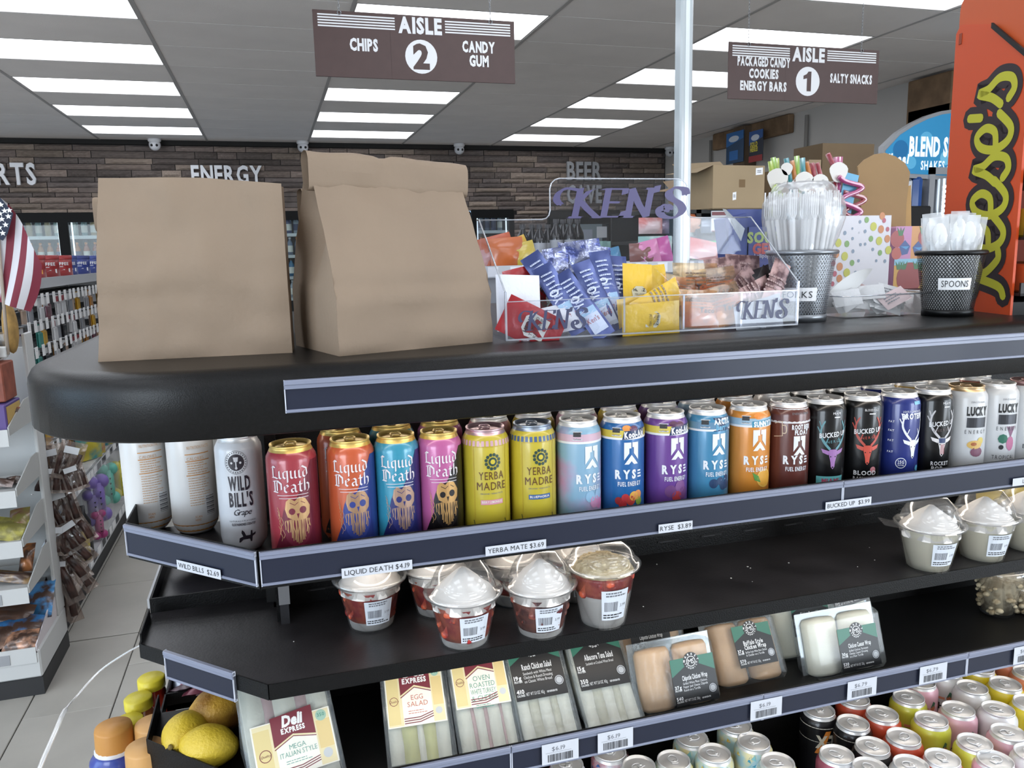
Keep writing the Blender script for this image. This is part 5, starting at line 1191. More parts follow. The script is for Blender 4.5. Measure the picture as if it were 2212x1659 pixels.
for i, (px, py, c) in enumerate(((385, 1462, 'b8c4d8'), (412, 1478, 'b05a72'), (395, 1492, '5a4650'), (440, 1482, '9a4a5c'), (455, 1496, 'c9a8b0'), (425, 1498, '7c3a4a'), (400, 1476, 'c27088'), (470, 1490, '8a5a68'))):
    a = W(px, py, z=Z3 - .008)
    bagthing('wrapped_sweet', ('pale blue', 'rose', 'dark plum', 'dull red', 'pale pink', 'dark red', 'bright pink', 'mauve')[i] + ' wrapped sweet in the dark tray behind the lemons', 'candy', (a.x, a.y, Z3 - .012 + .004 * (i % 3)), .04, .03, .012, mat(c, .3, .3), (1.35, rd.uniform(-.4, .4), rd.uniform(-1.5, 1.5)), group='wrapped sweets behind the lemons', nu=5, nv=6)
def juice(label, px, py, capc, bodyc, zc, rc=.021, big=False):
    a = W(px, py, z=zc); h = zc - .815
    t = thing('juice_bottle', label, 'bottle', (a.x, a.y, .815), group='juice bottles on the low end tray')
    if big:
        MB().lathe([(0, 0), (.034, 0), (.036, .01), (.036, h - .05), (.034, h - .046), (.029, h - .04), (.029, h - .036)], mat(bodyc, .35, coat=.4), 22).build('body', t)
        MB().lathe([(.0285, h - .04), (.0285, h - .034), (.0255, h - .03)], mat('d8d8dc', .4), 20).build('neck_ring', t)
        MB().lathe([(.0265, h - .036), (.0255, h - .004), (.0245, h), (0, h)], mat(capc, .45), 24).build('cap', t)
    else:
        MB().lathe([(0, 0), (.03, 0), (.032, .008), (.032, h * .55), (.028, h * .68), (rc * .92, h - .022), (rc * .92, h - .016)], mat(bodyc, .12, trans=.35, spec=.6), 20).build('body', t)
        pr = [(rc, h - .017), (rc, h - .002), (rc - .002, h), (0, h)]
        MB().lathe(pr, mat(capc, .4, bump=.1, bscale=400), 26).build('cap', t)
juice('yellow capped red juice bottle, farthest of the end tray bottles', 326, 1462, 'd8c626', 'b8321e', .958)
juice('yellow capped orange red juice bottle, second from the back', 298, 1505, 'd2c22a', 'c2693a', .95)
juice('yellow capped red juice bottle half hidden behind the orange cap', 278, 1553, 'd0c02a', 'a8401e', .94)
juice('blue bottle with tall orange cap at the lower left', 244, 1568, 'c98b3e', '2f44a0', .96, big=True)
juice('orange capped bottle left of the lemon tray corner', 330, 1560, 'cf9a58', 'c8862f', .955, big=True)
juice('orange capped bottle at the bottom picture edge beside the lemon tray', 312, 1612, 'cf9a58', 'c8862f', .965, big=True)
# thin clear strip hanging in an arc from the shelf corner
pts = [W(306, 1393, y=1.12), W(270, 1412, y=1.14), W(215, 1450, y=1.16), W(165, 1505, y=1.15), W(140, 1535, y=1.12), W(120, 1580, y=1.1), W(86, 1659, y=1.08), W(70, 1720, y=1.06)]
o = MB().tube(smooth_pts(pts, 5), [.0016] * 20 + [.0034] * 16, clear('ffffff', .3, .3), 6).build('clear_strip'); tag(o, 'thin clear plastic strip arching down from the cup shelf corner', 'strip')
# ================================================================ ON THE WORKTOP
KR2 = mat('a98d72', .75, bump=.12, bscale=160, var=.05, vscale=9)
def paper_bag(label, A, yaw, w, dep, h, kind, seed, group='brown paper bags on the worktop', m=KRAFT, lean=0.):
    "open topped or rolled down kraft bag; A is its front left bottom corner"
    t = thing('paper_bag', label, 'bag', (A[0], A[1], TOPZ), math.radians(yaw), group); S = Vector((seed, seed * .7, 0))
    hb = h if kind == 'open' else h - .012
    top = .012 if kind == 'open' else .006
    def prof_d(s):       # front plane leans back with height, back plane forward
        if kind == 'open': f = dep * .06 * s ** 1.5 + (.012 * max(0, s - .8)); b = dep * (1 - .06 * s) - .01 * max(0, s - .8)
        else:
            k = 0 if s < .3 else ((s - .3) / .7) ** 1.15; mid = dep * .52; f = (mid - top) * k * .98; b = dep - (dep - mid - top) * k
        return f, b
    def crk(u, s, q): return .0055 * noise.noise(Vector((u * 3.2, s * 3.2, q)) + S) + .0034 * noise.noise(Vector((u * 8, s * 7, q + 5)) + S) + (.0030 if abs(s - .36) < .035 else 0) * (1 if kind != 'open' else .3)
    tw = lambda s: (1 if kind == 'open' else 1 - .045 * max(0, s - .25))
    XX = (lambda u, s: .018 * s * (1 - u) + u * w) if kind == 'open' else (lambda u, s: w / 2 + (u - .5) * w * tw(s))
    sk = (lambda u: 1. - .035 * max(0, u - .55) / .45) if kind == 'open' else (lambda u: 1. - .03 * u)
    def front(u, s):
        f, b = prof_d(s); x = XX(u, s); return (x, f + crk(u, s, 1) * (1 if 0 < s else 0) - (.004 * math.sin(PI * u) * math.sin(PI * s)), s * hb * sk(u))
    def backf(u, s):
        f, b = prof_d(s); x = XX(u, s); return (x, b + crk(u, s, 9), s * hb * sk(u))
    def sidef(sgn):
        def g(v, s):
            f, b = prof_d(s); y = f + (b - f) * v; u = 0 if sgn < 0 else 1; gus = (.5 - abs(v - .5)) * 2
            fold = (.0 if s < .35 else (s - .35) / .65) * min(.06, w * .25) * gus * (1 if kind != 'open' else .25)
            e = crk(u, s, 1) * (1 - v) * (s > 0) + crk(u, s, 9) * v
            return (XX(u, s) - sgn * fold, y + e, s * hb * sk(u))
        return g
    MB().grid(front, 22, 24, m).build('front_panel', t); MB().grid(backf, 12, 14, m, flip=True).build('back_panel', t)
    MB().grid(sidef(-1), 8, 20, m, flip=True).build('side_gusset', t); MB().grid(sidef(1), 8, 20, m).build('side_gusset', t)
    MB().box(.002, w - .002, .002, dep - .002, 0, .0015, m).build('base', t)
    if kind == 'rolled':
        f, b = prof_d(1); x0 = w / 2 - w * tw(1) / 2 - .006; ww = w * tw(1) + .014; rh = .046
        def roll(u, v):
            a = 2 * PI * v; ry, rz = .012, rh / 2 * (1 - .12 * (u > .55) * (u - .55))
            zz = h * sk(u) - rh / 2 + .004; bump_ = .0025 * noise.noise(Vector((u * 5, math.sin(a) * 1.2, math.cos(a))) + S)
            if abs(u - .44) < .025: bump_ -= .0022
            cx = lambda q: math.copysign(abs(q) ** .6, q)
            return (x0 + ww * u, (f + b) / 2 - .009 - (ry + bump_) * cx(math.cos(a)), zz + (rz + bump_) * cx(math.sin(a)))
        q = MB().grid(roll, 28, 16, m); q.build('rolled_top', t)
    return t
A1 = W(212, 782, z=TOPZ); A2 = W(733, 770, z=TOPZ)
paper_bag('wide brown paper bag with plain unfolded top at the left worktop corner', (A1.x, A1.y), -4, .2165, .06, .207, 'open', 1.3)
paper_bag('brown paper bag with its top rolled down, right of the plain one', (A2.x, A2.y), 17, .209, .15, .234, 'rolled', 4.1)
paper_bag('rolled brown paper bag mostly hidden behind the plain bag', (A1.x - .026, A1.y + .16), -4, .192, .12, .196, 'rolled', 7.7)
paper_bag('rolled brown paper bag behind the rolled front bag, left edge showing', (.064, 1.14), 17, .2, .12, .205, 'rolled', 9.2)
# --- condiment dispenser
ACR = clear('fbfcff', .006, .05, .03); ACE = clear('f2f5fa', .35, .3, .1, 'dfe3ea'); KPUR = mat('4a4370', .4); KN = mat('363a5c', .4)
dx0, dx1, dy0, dy1 = .279, .711, .9655, 1.1
disp = thing('condiment_dispenser', "clear acrylic condiment dispenser with purple KEN'S lettering", 'dispenser', (dx0, dy0, TOPZ + .003))
w = dx1 - dx0; dp = dy1 - dy0; hf, hb_ = .05, .156; th = .0025
MB().box(0, w, 0, dp, 0, th, ACR).build('base', disp)
q = MB().box(0, w, 0, th, th, hf, ACR); q.box(0, w, -.0004, .0006, 0, .0022, ACE).box(0, w, 0, th, hf - .0012, hf, ACE); q.build('front_panel', disp)
def side(x, hf_=hf, hb2=hb_):
    q = MB().ext([(x, th, th), (x, dp, th), (x, dp, hb2), (x, dp - .012, hb2), (x, th, hf_ + .012)], (th, 0, 0), ACR)
    q.tube([(x + th / 2, th, hf_ + .012), (x + th / 2, dp - .012, hb2), (x + th / 2, dp, hb2)], .0011, ACE, 5); q.box(x, x + th, -.0004, .0028, 0, hf_ + .012, ACE); return q
side(0).build('end_panel', disp); side(w - th).build('end_panel', disp)
divx = [W(px, 660, y=dy0 + .01).x - dx0 for px in (1342, 1470, 1594)]
for x in divx: q = MB().ext([(x, th, th), (x, dp, th), (x, dp, .1), (x, th, hf)], (th, 0, 0), ACR); q.box(x, x + th, .0026, .0034, th, hf, ACE); q.build('divider', disp)
hx0, hx1 = W(1187, 420, y=dy1).x - dx0, W(1484, 420, y=dy1).x - dx0; hz = W(1300, 386, y=dy1).z - TOPZ - .003
pl = [(0, th), (w, th), (w, hb_), (hx1 + .02, hb_)] + [(hx1 + .012 - .012 * math.sin(a), hb_ + .012 - .012 * math.cos(a)) for a in (.5, 1, 1.57)] + [(hx1 - .015 + .015 * math.cos(a), hz - .015 + .015 * math.sin(a)) for a in (0, .5, 1, 1.57)] + [(hx0 + .015 - .015 * math.sin(a), hz - .015 + .015 * math.cos(a)) for a in (0, .5, 1, 1.57)] + [(hx0 - .012 + .012 * math.cos(a), hb_ + .012 - .012 * math.sin(a)) for a in (0, .5, 1, 1.57)] + [(0, hb_)]
q = MB().ext([(x, dp - th, z) for x, z in pl], (0, th, 0), ACR); q.tube([(x, dp - th / 2, z) for x, z in pl[2:]], .001, ACE, 5); q.build('back_panel', disp)
q = MB(); d = Dec(q, flat((0, dp - th - .0003, 0), (1, 0, 0), (0, 0, 1))); hh = (hz - hb_) * .72
swash(d, "KEN'S", hx0 + .026, hb_ + .002, hh, KPUR, 1, .27, (hx1 - hx0 - .036) / (3.75 * hh)); q.build('lettering', disp, label='large purple lettering on the header')
for xx, wd in ((.018, .085), (w - .1, .075)):
    q = MB(); d = Dec(q, flat((0, -.0002, 0), (1, 0, 0), (0, 0, 1))); swash(d, "KEN'S", xx + .008, .012, .025, KN, 1, .17, wd / (3.95 * .025)); q.build('lettering', disp)
for x in (.03, w - .05): MB().lathe([(0, -.003), (.006, -.003), (.006, 0), (0, 0)], ACE, 10, (x, .012, 0)).build('foot', disp)
# --- sachets: px, py of the centre in the photograph, on planes inside the bins
SG = 'condiment sachets in the acrylic bins'
def sachet(label, px, py, y, w, h, m, ang, lean=0., yaw=0., draw=None, t_=.008, name='condiment_sachet', group=SG, crimp=.09, wr=.4, seed=None, cat='sachet', nu=6):
    a = W(px, py, y=y)
    return bagthing(name, label, cat, a, w, h, t_, m, (math.radians(-lean), math.radians(ang), math.radians(yaw)), draw, group, crimp, wr, nu, 9, seed if seed is not None else px * .37)
BLUE = mat('39467e', .28, .35, col2='5866a0', vscale=30); BLUF = mat('4a5590', .2, .7, bump=.6, bscale=60, col2='a9b0d0', vscale=55); REDP = mat('a8252c', .25, .05, bump=.5, bscale=50); YELP = mat('dcb12a', .25, .0, bump=.4, bscale=50); WHP = mat('d8dae0', .3, bump=.5, bscale=45); BRNP = mat('5a3a3c', .3, .2, col2='b08c88', vscale=60); DKBR = mat('1c1314', .35, .2); SAUCE = mat('a8481a', .2, col2='c2762c', vscale=18); SAUC2 = mat('c8781f', .2, col2='b0561c', vscale=14); FILMS = clear('f6e6cc', .05, .1, .14, 'd9c8ae', .3, 40)
def dwhite(d): d.rect(-.015, -.02, .015, -.005, P_('c9ccd6'), 1)
def dketch(d):
    d.poly([(-.014, -.02), (.014, -.02), (.016, .004), (.008, .012), (-.008, .012), (-.016, .004)], P_('d8d5cc'), 1); d.text('HEINZ', 0, .003, .0052, INK, 2, wmax=.024); d.text('TOMATO', 0, -.005, .0042, INK, 2, bold=0, wmax=.026); d.text('KETCHUP', 0, -.011, .0042, INK, 2, bold=0, wmax=.026); d.circ(.002, -.0165, .003, P_('9c2a2c'), 2, 8)
def dmust(d):
    d.poly([(-.009, -.012), (.009, -.012), (.011, .004), (.005, .010), (-.005, .010), (-.011, .004)], P_('c9c4a8'), 1); d.text('HEINZ', 0, .003, .004, INK, 2, wmax=.017); d.text('YELLOW', 0, -.003, .003, INK, 2, bold=0, wmax=.015); d.text('MUSTARD', 0, -.008, .003, INK, 2, bold=0, wmax=.016)
def dstick(d):
    d.rect(-.011, -.045, .011, -.012, P_('c9d2e2'), 1, 2, 6); d.rect(-.011, -.018, .011, -.008, P_('9cc0dc'), 1.2, 2, 2)
    d.lines(-.009, .0, .009, .042, P_('b9c4e0'), 1.5, 6, .35, 3); d.text('MAYO', 0, -.006, .012, P_('ccd4ea'), 1.5, ang=PI / 2, bold=1, wmax=.04); d.text("Ken's", -.002, -.03, .0075, P_('b05a5c'), 1.7, bold=0, shear=.2, wmax=.018)
def dlines(d): d.lines(-.02, -.01, .02, .02, P_('8a7a6a'), 1, 4, .35, 4)
sachet('white salad sachet standing at the left end of the dispenser', 1120, 655, 1.0, .06, .075, WHP, 3, 12, draw=dwhite)
sachet('white sachet lying low behind the left ketchup sachet', 1200, 690, .99, .075, .04, WHP, -10, 30)
sachet('red ketchup sachet with pale keystone label at the lower left front', 1148, 703, .978, .05, .082, REDP, -62, 10, draw=dketch)
sachet('crumpled red sachet behind the white one, upper left', 1135, 615, 1.05, .05, .07, REDP, 80, 20)
sachet('dark red ketchup sachet under the blue sticks', 1168, 640, 1.03, .045, .07, REDP, 40, 15, draw=dketch)
for i, (px, py, y, an, ln, yw) in enumerate(((1212, 645, 1.005, -24, 28, 0), (1258, 658, .992, -28, 30, 0), (1192, 618, 1.03, -30, 25, 0), (1312, 622, 1.02, -6, 20, 0), (1290, 640, 1.01, -16, 26, 5), (1338, 632, 1.03, 4, 20, 0))):
    sachet('long blue and white mayonnaise stick sachet leaning in the left bin, %s' % ('leftmost front one', 'longest front one', 'behind at the left', 'upright at the right', 'between the front sticks', 'against the divider')[i], px, py, y, .03, .108, BLUE, an, ln, yw, dstick, .01)
for i, (px, py, an) in enumerate(((1190, 580, 4), (1215, 565, -8), (1240, 558, 12), (1262, 552, -6), (1285, 560, 10), (1305, 572, 18), (1230, 592, -12), (1262, 590, 6), (1290, 598, -8), (1200, 602, 9), (1318, 590, 24), (1175, 595, -10), (1250, 612, 4))):
    sachet('shiny blue foil sachet in the heap on top of the left bin', px, py, 1.06 + .012 * (i % 3), .05, .045, BLUF, an, 15 + 8 * (i % 3), 10 * (i % 3 - 1), None, .009, group='heap of blue foil sachets', seed=i)
sachet('yellow mustard sachet lying flat at the front with keystone mark', 1407, 690, .976, .045, .09, YELP, 88, 6, draw=lambda d: [dmust(d)], t_=.012)
sachet('yellow mustard sachet standing upright with keystone mark', 1378, 635, 1.02, .045, .085, YELP, 4, 12, draw=dmust)
sachet('yellow mustard sachet behind, serrated top edge', 1408, 618, 1.05, .05, .06, YELP, -4, 12)
sachet('yellow mustard sachet leaning sideways over the flat one', 1420, 655, .995, .04, .09, YELP, 68, 15, draw=dlines)
sachet('yellow mustard sachet slanting behind the divider', 1390, 668, 1.0, .04, .09, YELP, 84, 15)
for i, (px, py, y, an, w_, h_, pos) in enumerate(((1505, 618, 1.06, 2, .075, .07, 'tallest at the back'), (1548, 625, 1.05, -4, .07, .065, 'at the back beside the brown sachets'), (1510, 668, .985, 4, .06, .055, 'lower front left'), (1560, 662, .99, -12, .065, .06, 'lower front right'), (1465, 640, 1.04, 14, .05, .06, 'thin clear end showing at the left'))):
    o = sachet('clear sachet of orange taco sauce, ' + pos, px, py, y, w_, h_, FILMS, an, 14, 0, None, .016)
    MB().pillow(w_ * .9, h_ * .66, .014, SAUCE if i % 2 else SAUC2, .05, 6, 8, .3, i).build('sauce', o, loc=(0, 0, -h_ * .14))
    q = MB(); d = Dec(q, lambda u, v, L: Vector((u, -.0098 - .0003 * L, v))); d.lines(-w_ * .3, -h_ * .02, w_ * .3, h_ * .28, mat('6a5242', .5), 1, 4, .35, i); d.text('Taco', w_ * .1, -h_ * .12, h_ * .12, INK, 1, bold=1, shear=.2); q.build('print', o)
for i, (px, py, y, an, w_, h_, ma, pos) in enumerate(((1565, 598, 1.07, -6, .06, .06, BRNP, 'back left'), (1605, 592, 1.08, 4, .06, .06, BRNP, 'back right, tallest'), (1600, 630, 1.05, 50, .045, .08, BRNP, 'middle'), (1645, 640, 1.01, 35, .04, .085, DKBR, 'black one leaning right'), (1672, 625, 1.0, 28, .03, .09, BRNP, 'patterned stick at the right'), (1630, 612, 1.06, 75, .04, .07, DKBR, 'black one lying across the top'), (1620, 640, 1.0, 70, .035, .08, BRNP, 'lying at the front'), (1640, 685, .98, 80, .05, .09, mat('85888e', .4, .2), 'silver one flat at the bottom'))):
    sachet('brown syrup sachet in the right bin, ' + pos if ma is not DKBR else 'black sauce sachet in the right bin, ' + pos, px, py, y, w_, h_, ma, an, 12, 0, (lambda d: d.lines(-.018, -.012, .018, .02, P_('a88a86'), 1, 4, .35, 4)) if ma is BRNP else None, .009)
# --- mesh cups with cutlery
def mesh_cup(label, c, r0, r1, h, m, nh, liner=None):
    t = thing('mesh_cup', label, 'cup', c, 0, 'wire mesh cutlery cups'); q = MB(); ns = 16
    for sg in (-1, 1):
        for k in range(nh):
            V = []
            for i in range(ns + 1):
                s = i / ns; r = r0 + (r1 - r0) * s; a = 2 * PI * k / nh + sg * s * 1.55; da = .0008 / r
                for q_ in (-1, 1): V.append((r * math.cos(a + q_ * da), r * math.sin(a + q_ * da), .006 + (h - .012) * s))
            q.add(V, [(2 * i, 2 * i + 1, 2 * i + 3, 2 * i + 2) for i in range(ns)], m)
    q.build('mesh_wall', t)
    MB().tube([(r1 * math.cos(a), r1 * math.sin(a), h - .004) for a in [2 * PI * i / 36 for i in range(37)]], .0038, m, 8, False).build('rim', t)
    MB().lathe([(0, .001), (r0 * .98, .001), (r0 * 1.03, 0), (r0 * 1.03, .010), (r0 * .99, .011)], m, 32).build('base', t)
    return t
SIL = mat('8e9298', .35, .75); BMET = mat('0e0f11', .4, .4)
fa, fb = W(1652, 541, y=1.075), W(1790, 541, y=1.075); fcx = W(1733, 697, z=TOPZ); fc = ((fcx.x + .022), fcx.y + .037, TOPZ)
fh = fa.z - TOPZ
forks = mesh_cup('silver wire mesh cup marked FORKS holding a bag of forks', fc, .038, .050, fh, SIL, 60)
def wraplabel(t, txt, r, z0, z1, a0, a1, face, ht, m=WHITE):
    q = MB(); fn = lambda u, v, L: Vector(((r + .0004 * L + (v - z0) * .11) * math.sin(u), -(r + .0004 * L + (v - z0) * .11) * math.cos(u), v))
    d = Dec(q, fn); d.rect(a0, z0, a1, z1, m, 1, 8)
    V0 = len(txt); d2 = Dec(q, lambda u, v, L: fn(u / r, v, L)); d2.text(txt, (a0 + a1) / 2 * r, z0 + (z1 - z0) * .25, ht, INK, 2.5, bold=0, wmax=(a1 - a0) * r * .8); q.build('paper_label', t)
az = math.atan2(fc[0], fc[1])      # direction towards the camera
wraplabel(forks, 'FORKS', .0425, .032, .052, -az - .75, -az + .55, 0, .0095)
WPL = clear('ffffff', .2, .12, .2, 'f2f3f6', .6, 35); FKM = mat('e2e3e5', .35)
zf = W(1740, 408, y=1.09).z - TOPZ
o = thing('fork_bag', 'clear bag of white plastic forks standing in the silver mesh cup', 'cutlery', (fc[0], fc[1], TOPZ + .01), 0)
crn = lambda t_, j: 1 + (.02 if j < 4 else .07) * noise.noise(Vector((math.cos(t_) * 2.2, math.sin(t_) * 2.2, j * .55))) + (.0 if j < 4 else .022) * math.sin(t_ * 17 + j * 1.3) * noise.noise(Vector((t_ * 2, j * .7, 3)))
pf = [(0, .004), (.030, .004), (.034, .06), (.042, fh - .012), (.052, fh + .008), (.0575, fh + .022), (.0605, fh + .036), (.0605, fh + .048), (.058, fh + .06), (.055, fh + (zf - fh) * .72), (.049, fh + (zf - fh) * .82), (.044, fh + (zf - fh) * .9), (.036, fh + (zf - fh) * .96), (.02, zf - .004), (0, zf)]
q = MB().lathe(pf, WPL, 54, wob=crn)
for k in range(7):      # crumpled film end standing up
    a0 = 2 * PI * k / 7; q.grid(lambda u, v: Vector(((.012 + .03 * u) * math.cos(a0 + v * .8), (.012 + .03 * u) * math.sin(a0 + v * .8), zf - .012 + .016 * v * noise.noise(Vector((u * 4, v * 3, k))) + .008 * u)), 5, 5, WPL)
q.build('film_bag', o)
q = MB(); rd = random.Random(4)
for i in range(46):
    a = 2 * PI * i / 46 * 2.399 * 7; r = .048 * ((i + 1) / 46) ** .5; x, y = r * math.cos(a), r * math.sin(a); k = 1.08
    q.tube([(x * .55, y * .55, .01), (x * .85, y * .85, fh * .8), (x * k, y * k, fh + .035)], .0034, FKM, 5)
    for s in (-1.5, -.5, .5, 1.5): q.tube([(x * k, y * k, fh + .03), (x * k + s * .0035, y * k, fh + .042), (x * k + s * .0035, y * k, fh + .066 + rd.random() * .012)], .0013, FKM, 4)
o2 = q.build('forks', o); o2['kind'] = 'stuff'
sa, sb = W(1988, 541, y=1.07), W(2126, 541, y=1.07); scx = W(2052, 686, z=TOPZ); sc_ = (scx.x + .028, scx.y + .034, TOPZ); sh = sa.z - TOPZ
spoons = mesh_cup('black wire mesh cup marked SPOONS holding wrapped spoons', sc_, .036, .048, sh, BMET, 58)
az2 = math.atan2(sc_[0], sc_[1]); wraplabel(spoons, 'SPOONS', .0415, .042, .060, -az2 - .35, -az2 + .75, 0, .0095)
SPF = clear('ffffff', .3, .14, .2, 'eef0f2', .5, 45); SPW = mat('e2e3e4', .4)
zs_ = W(2050, 468, y=1.08).z - TOPZ
for i in range(15):
    rd = random.Random(i); a = 2.4 * i; r = .034 * ((i + .5) / 15) ** .5; x, y = sc_[0] + r * math.cos(a) * .62, sc_[1] + r * math.sin(a) * .62
    t = thing('wrapped_spoon', 'white spoon sealed in clear film standing in the black mesh cup', 'cutlery', (x, y, TOPZ + .006), (rd.uniform(-.04, .04), .13 * r * math.cos(a) / .034, -az2 + rd.uniform(-.4, .4)), 'wrapped spoons in the black mesh cup')
    hh = zs_ - rd.uniform(.0, .012)
    MB().pillow(.027, hh, .008, SPF, .04, 6, 10, .5, i).build('film_sleeve', t, loc=(0, 0, hh / 2))
    MB().box(-.004, .004, -.001, .001, .01, hh * .66, SPW, .001).ball((0, 0, hh * .80), .0125, SPW, 10, 6, (.95, .3, 1.7)).build('spoon', t)
# --- clamshell of salt packets
ca_, cb_ = W(1785, 652, y=1.06), W(1990, 656, y=1.06); ccx = (ca_.x + cb_.x) / 2
cl_ = thing('clamshell_box', 'open clear clamshell box heaped with white packets between the mesh cups', 'box', (ccx - .0, 1.075, TOPZ)); cw = (cb_.x - ca_.x) * .47
q = MB(); 
V = [(-cw * .85, -.038, .002), (cw * .85, -.038, .002), (cw * .85, .038, .002), (-cw * .85, .038, .002), (-cw * .97, -.046, .034), (cw * .97, -.046, .034), (cw * .97, .046, .034), (-cw * .97, .046, .034), (-cw * 1.1, -.054, .036), (cw * 1.1, -.054, .036), (cw * 1.1, .054, .036), (-cw * 1.1, .054, .036)]
q.add(V, [(0, 3, 2, 1)] + [(j * 4 + i, j * 4 + (i + 1) % 4, j * 4 + 4 + (i + 1) % 4, j * 4 + 4 + i) for j in range(2) for i in range(4)], CUPC); q.tube([(x, y, z) for x, y, z in V[8:12] + V[8:9]], .0012, ACE, 5, False); q.build('tray', cl_)
rd = random.Random(6)
for i in range(20):
    px = rd.uniform(-cw * .72, cw * .72); py = rd.uniform(-.03, .03)
    bagthing('salt_packet', 'small white paper packet heaped in the clear clamshell box', 'packet', (ccx + px, 1.075 + py, TOPZ + .014 + .0014 * i * (1 - abs(px / cw) * .5)), .042, .03, .004, mat('c9cbce' if i % 4 else 'cbb4b6', .45, bump=.5, bscale=60), (-rd.uniform(.25, 1.), rd.uniform(-.5, .5), rd.uniform(-.7, .5)), (lambda d: d.lines(-.015, -.008, .015, .008, GREYINK, 1, 3, .4, 2)) if i % 3 == 0 else None, 'white packets in the clamshell box', .08, .3, 5, 7, i)
a, b, c_ = W(1790, 632, y=1.08), W(1886, 580, y=1.09), W(1870, 618, y=1.09)
o = MB().grid(lambda u, v: a + (b - a) * u + Vector((0, .0, -.03 * (1 - abs(2 * u - 1) ** 2) * (v - .35))), 10, 3, mat('dedfdf', .5)).build('paper_packet'); tag(o, 'curled white paper packet sticking up from the clamshell box', 'packet')
# --- boxes and boards at the back of the worktop
pz = TOPZ; py_ = 1.62
a, b = W(1690, 625, y=py_), W(1926, 465, y=py_)
x0, x1 = a.x, b.x; hh = b.z - pz
pol = thing('straw_box', 'white box with coloured polka dots at the back of the worktop', 'box', (x0, py_, pz)); wd = x1 - x0
q = MB().box(0, wd, 0, .003, 0, hh, mat('d4d4da', .5)).box(0, wd, .1, .103, 0, hh, mat('d4d4da', .5)).box(0, .003, .003, .1, 0, hh, mat('d4d4da', .5)).box(wd - .003, wd, .003, .1, 0, hh, mat('d4d4da', .5)).box(0, wd, 0, .1, 0, .003, mat('d4d4da', .5)); q.build('carton', pol)
q = MB(); d = Dec(q, flat((0, -.0003, 0), (1, 0, 0), (0, 0, 1)))
OR, YG, GR, RD, BL = 'c2773a', 'b5b42c', '6f9a48', 'b0485a', '74879c'
for zx, zy, r, c in ((1160, 640, 30, OR), (1177, 682, 20, RD), (1013, 677, 24, GR), (950, 695, 14, BL), (1077, 740, 35, YG), (1148, 765, 32, OR), (1210, 765, 19, RD), (998, 785, 15, BL), (878, 758, 10, BL), (807, 800, 17, BL), (941, 797, 9, 'b9bcc4'), (880, 853, 13, BL), (1053, 855, 24, GR), (1207, 855, 31, OR), (1130, 875, 34, YG), (745, 893, 33, YG), (826, 903, 26, GR), (955, 910, 13, BL), (998, 905, 13, BL), (1070, 955, 14, BL), (883, 973, 16, BL), (1138, 987, 23, GR), (1217, 962, 34, YG), (724, 998, 33, OR), (805, 1020, 35, YG), (936, 1062, 13, BL), (1103, 1062, 12, BL), (1184, 1066, 15, BL), (875, 1082, 24, GR), (698, 1085, 23, RD), (758, 1118, 33, OR), (824, 1175, 35, YG), (711, 1185, 23, RD), (907, 1175, 16, BL), (755, 1230, 31, OR), (690, 1280, 20, RD), (665, 1010, 18, RD)):
    p = W(1640 + zx / 4.366, 320 + zy / 4.366, y=py_); d.circ(p.x - x0, p.z - pz, r / 4.366 * 1.06 / 1721 * 1.9, P_(c), 1, 14, ry=r / 4.366 * 1.2 / 1721 * 1.9)
q.build('dot_print', pol)
SC = {'lime': 'a8c23a', 'yellow': 'c9a52c', 'teal': '3a9aa8', 'orange': 'd07a2c', 'red': 'a83a48', 'pink': 'c04a86', 'green': '8fbf3c'}
def straw(label, px0, py0, px1, py1, c, y=1.68, loop=False):
    a, b = W(px0, py0, y=y), W(px1, py1, y=y); q = MB(); m = mat(SC[c], .25, trans=.3)
    pts = [a, b, Vector((b.x, y, TOPZ + .01))]
    if loop: 
        pts = [a, b] + [b + Vector((.03 * math.sin(k * 1.3) + .02, 0, -.012 * k)) for k in range(1, 9)]; pts = smooth_pts(pts, 4)
    q.tube(pts, .0062, m, 8); o = q.build('straw'); return tag(o, label, 'straw', 'coloured crazy straws behind the forks')
for args in (('lime straw, leftmost of the straws', 1664, 348, 1676, 440, 'lime'), ('lime straw, second from the left', 1670, 340, 1680, 440, 'green'), ('pale green straw beside the lime pair', 1677, 342, 1684, 430, 'lime'), ('teal straw leaning left behind the white card', 1698, 342, 1712, 420, 'teal'), ('orange straw leaning left', 1710, 347, 1722, 420, 'orange'), ('yellow green straw, tallest in the middle', 1721, 337, 1724, 430, 'green'), ('teal straw right of the tall yellow green one', 1733, 341, 1738, 430, 'teal'), ('orange straw right of the teal one', 1741, 350, 1756, 410, 'orange'), ('red straw leaning right, middle', 1753, 352, 1764, 410, 'red'), ('dark red straw leaning left, right of the middle', 1764, 352, 1780, 410, 'red'), ('dark pink straw leaning left over the pink pair', 1788, 332, 1806, 370, 'red'), ('pink straw, upright left of the pink pair', 1806, 339, 1812, 420, 'pink'), ('pale pink straw, right of the pink pair', 1815, 339, 1812, 400, 'pink')):
    straw(args[0], *args[1:])
straw('pink loop of a crazy straw right of the forks bag', 1812, 382, 1826, 392, 'pink', 1.66, True); straw('dark pink loop of a crazy straw above the dotted box', 1822, 415, 1832, 418, 'red', 1.67, True); straw('lime loop of a crazy straw left of the forks bag', 1680, 400, 1672, 418, 'lime', 1.66, True)
STC = mat('d9d6cf', .5)
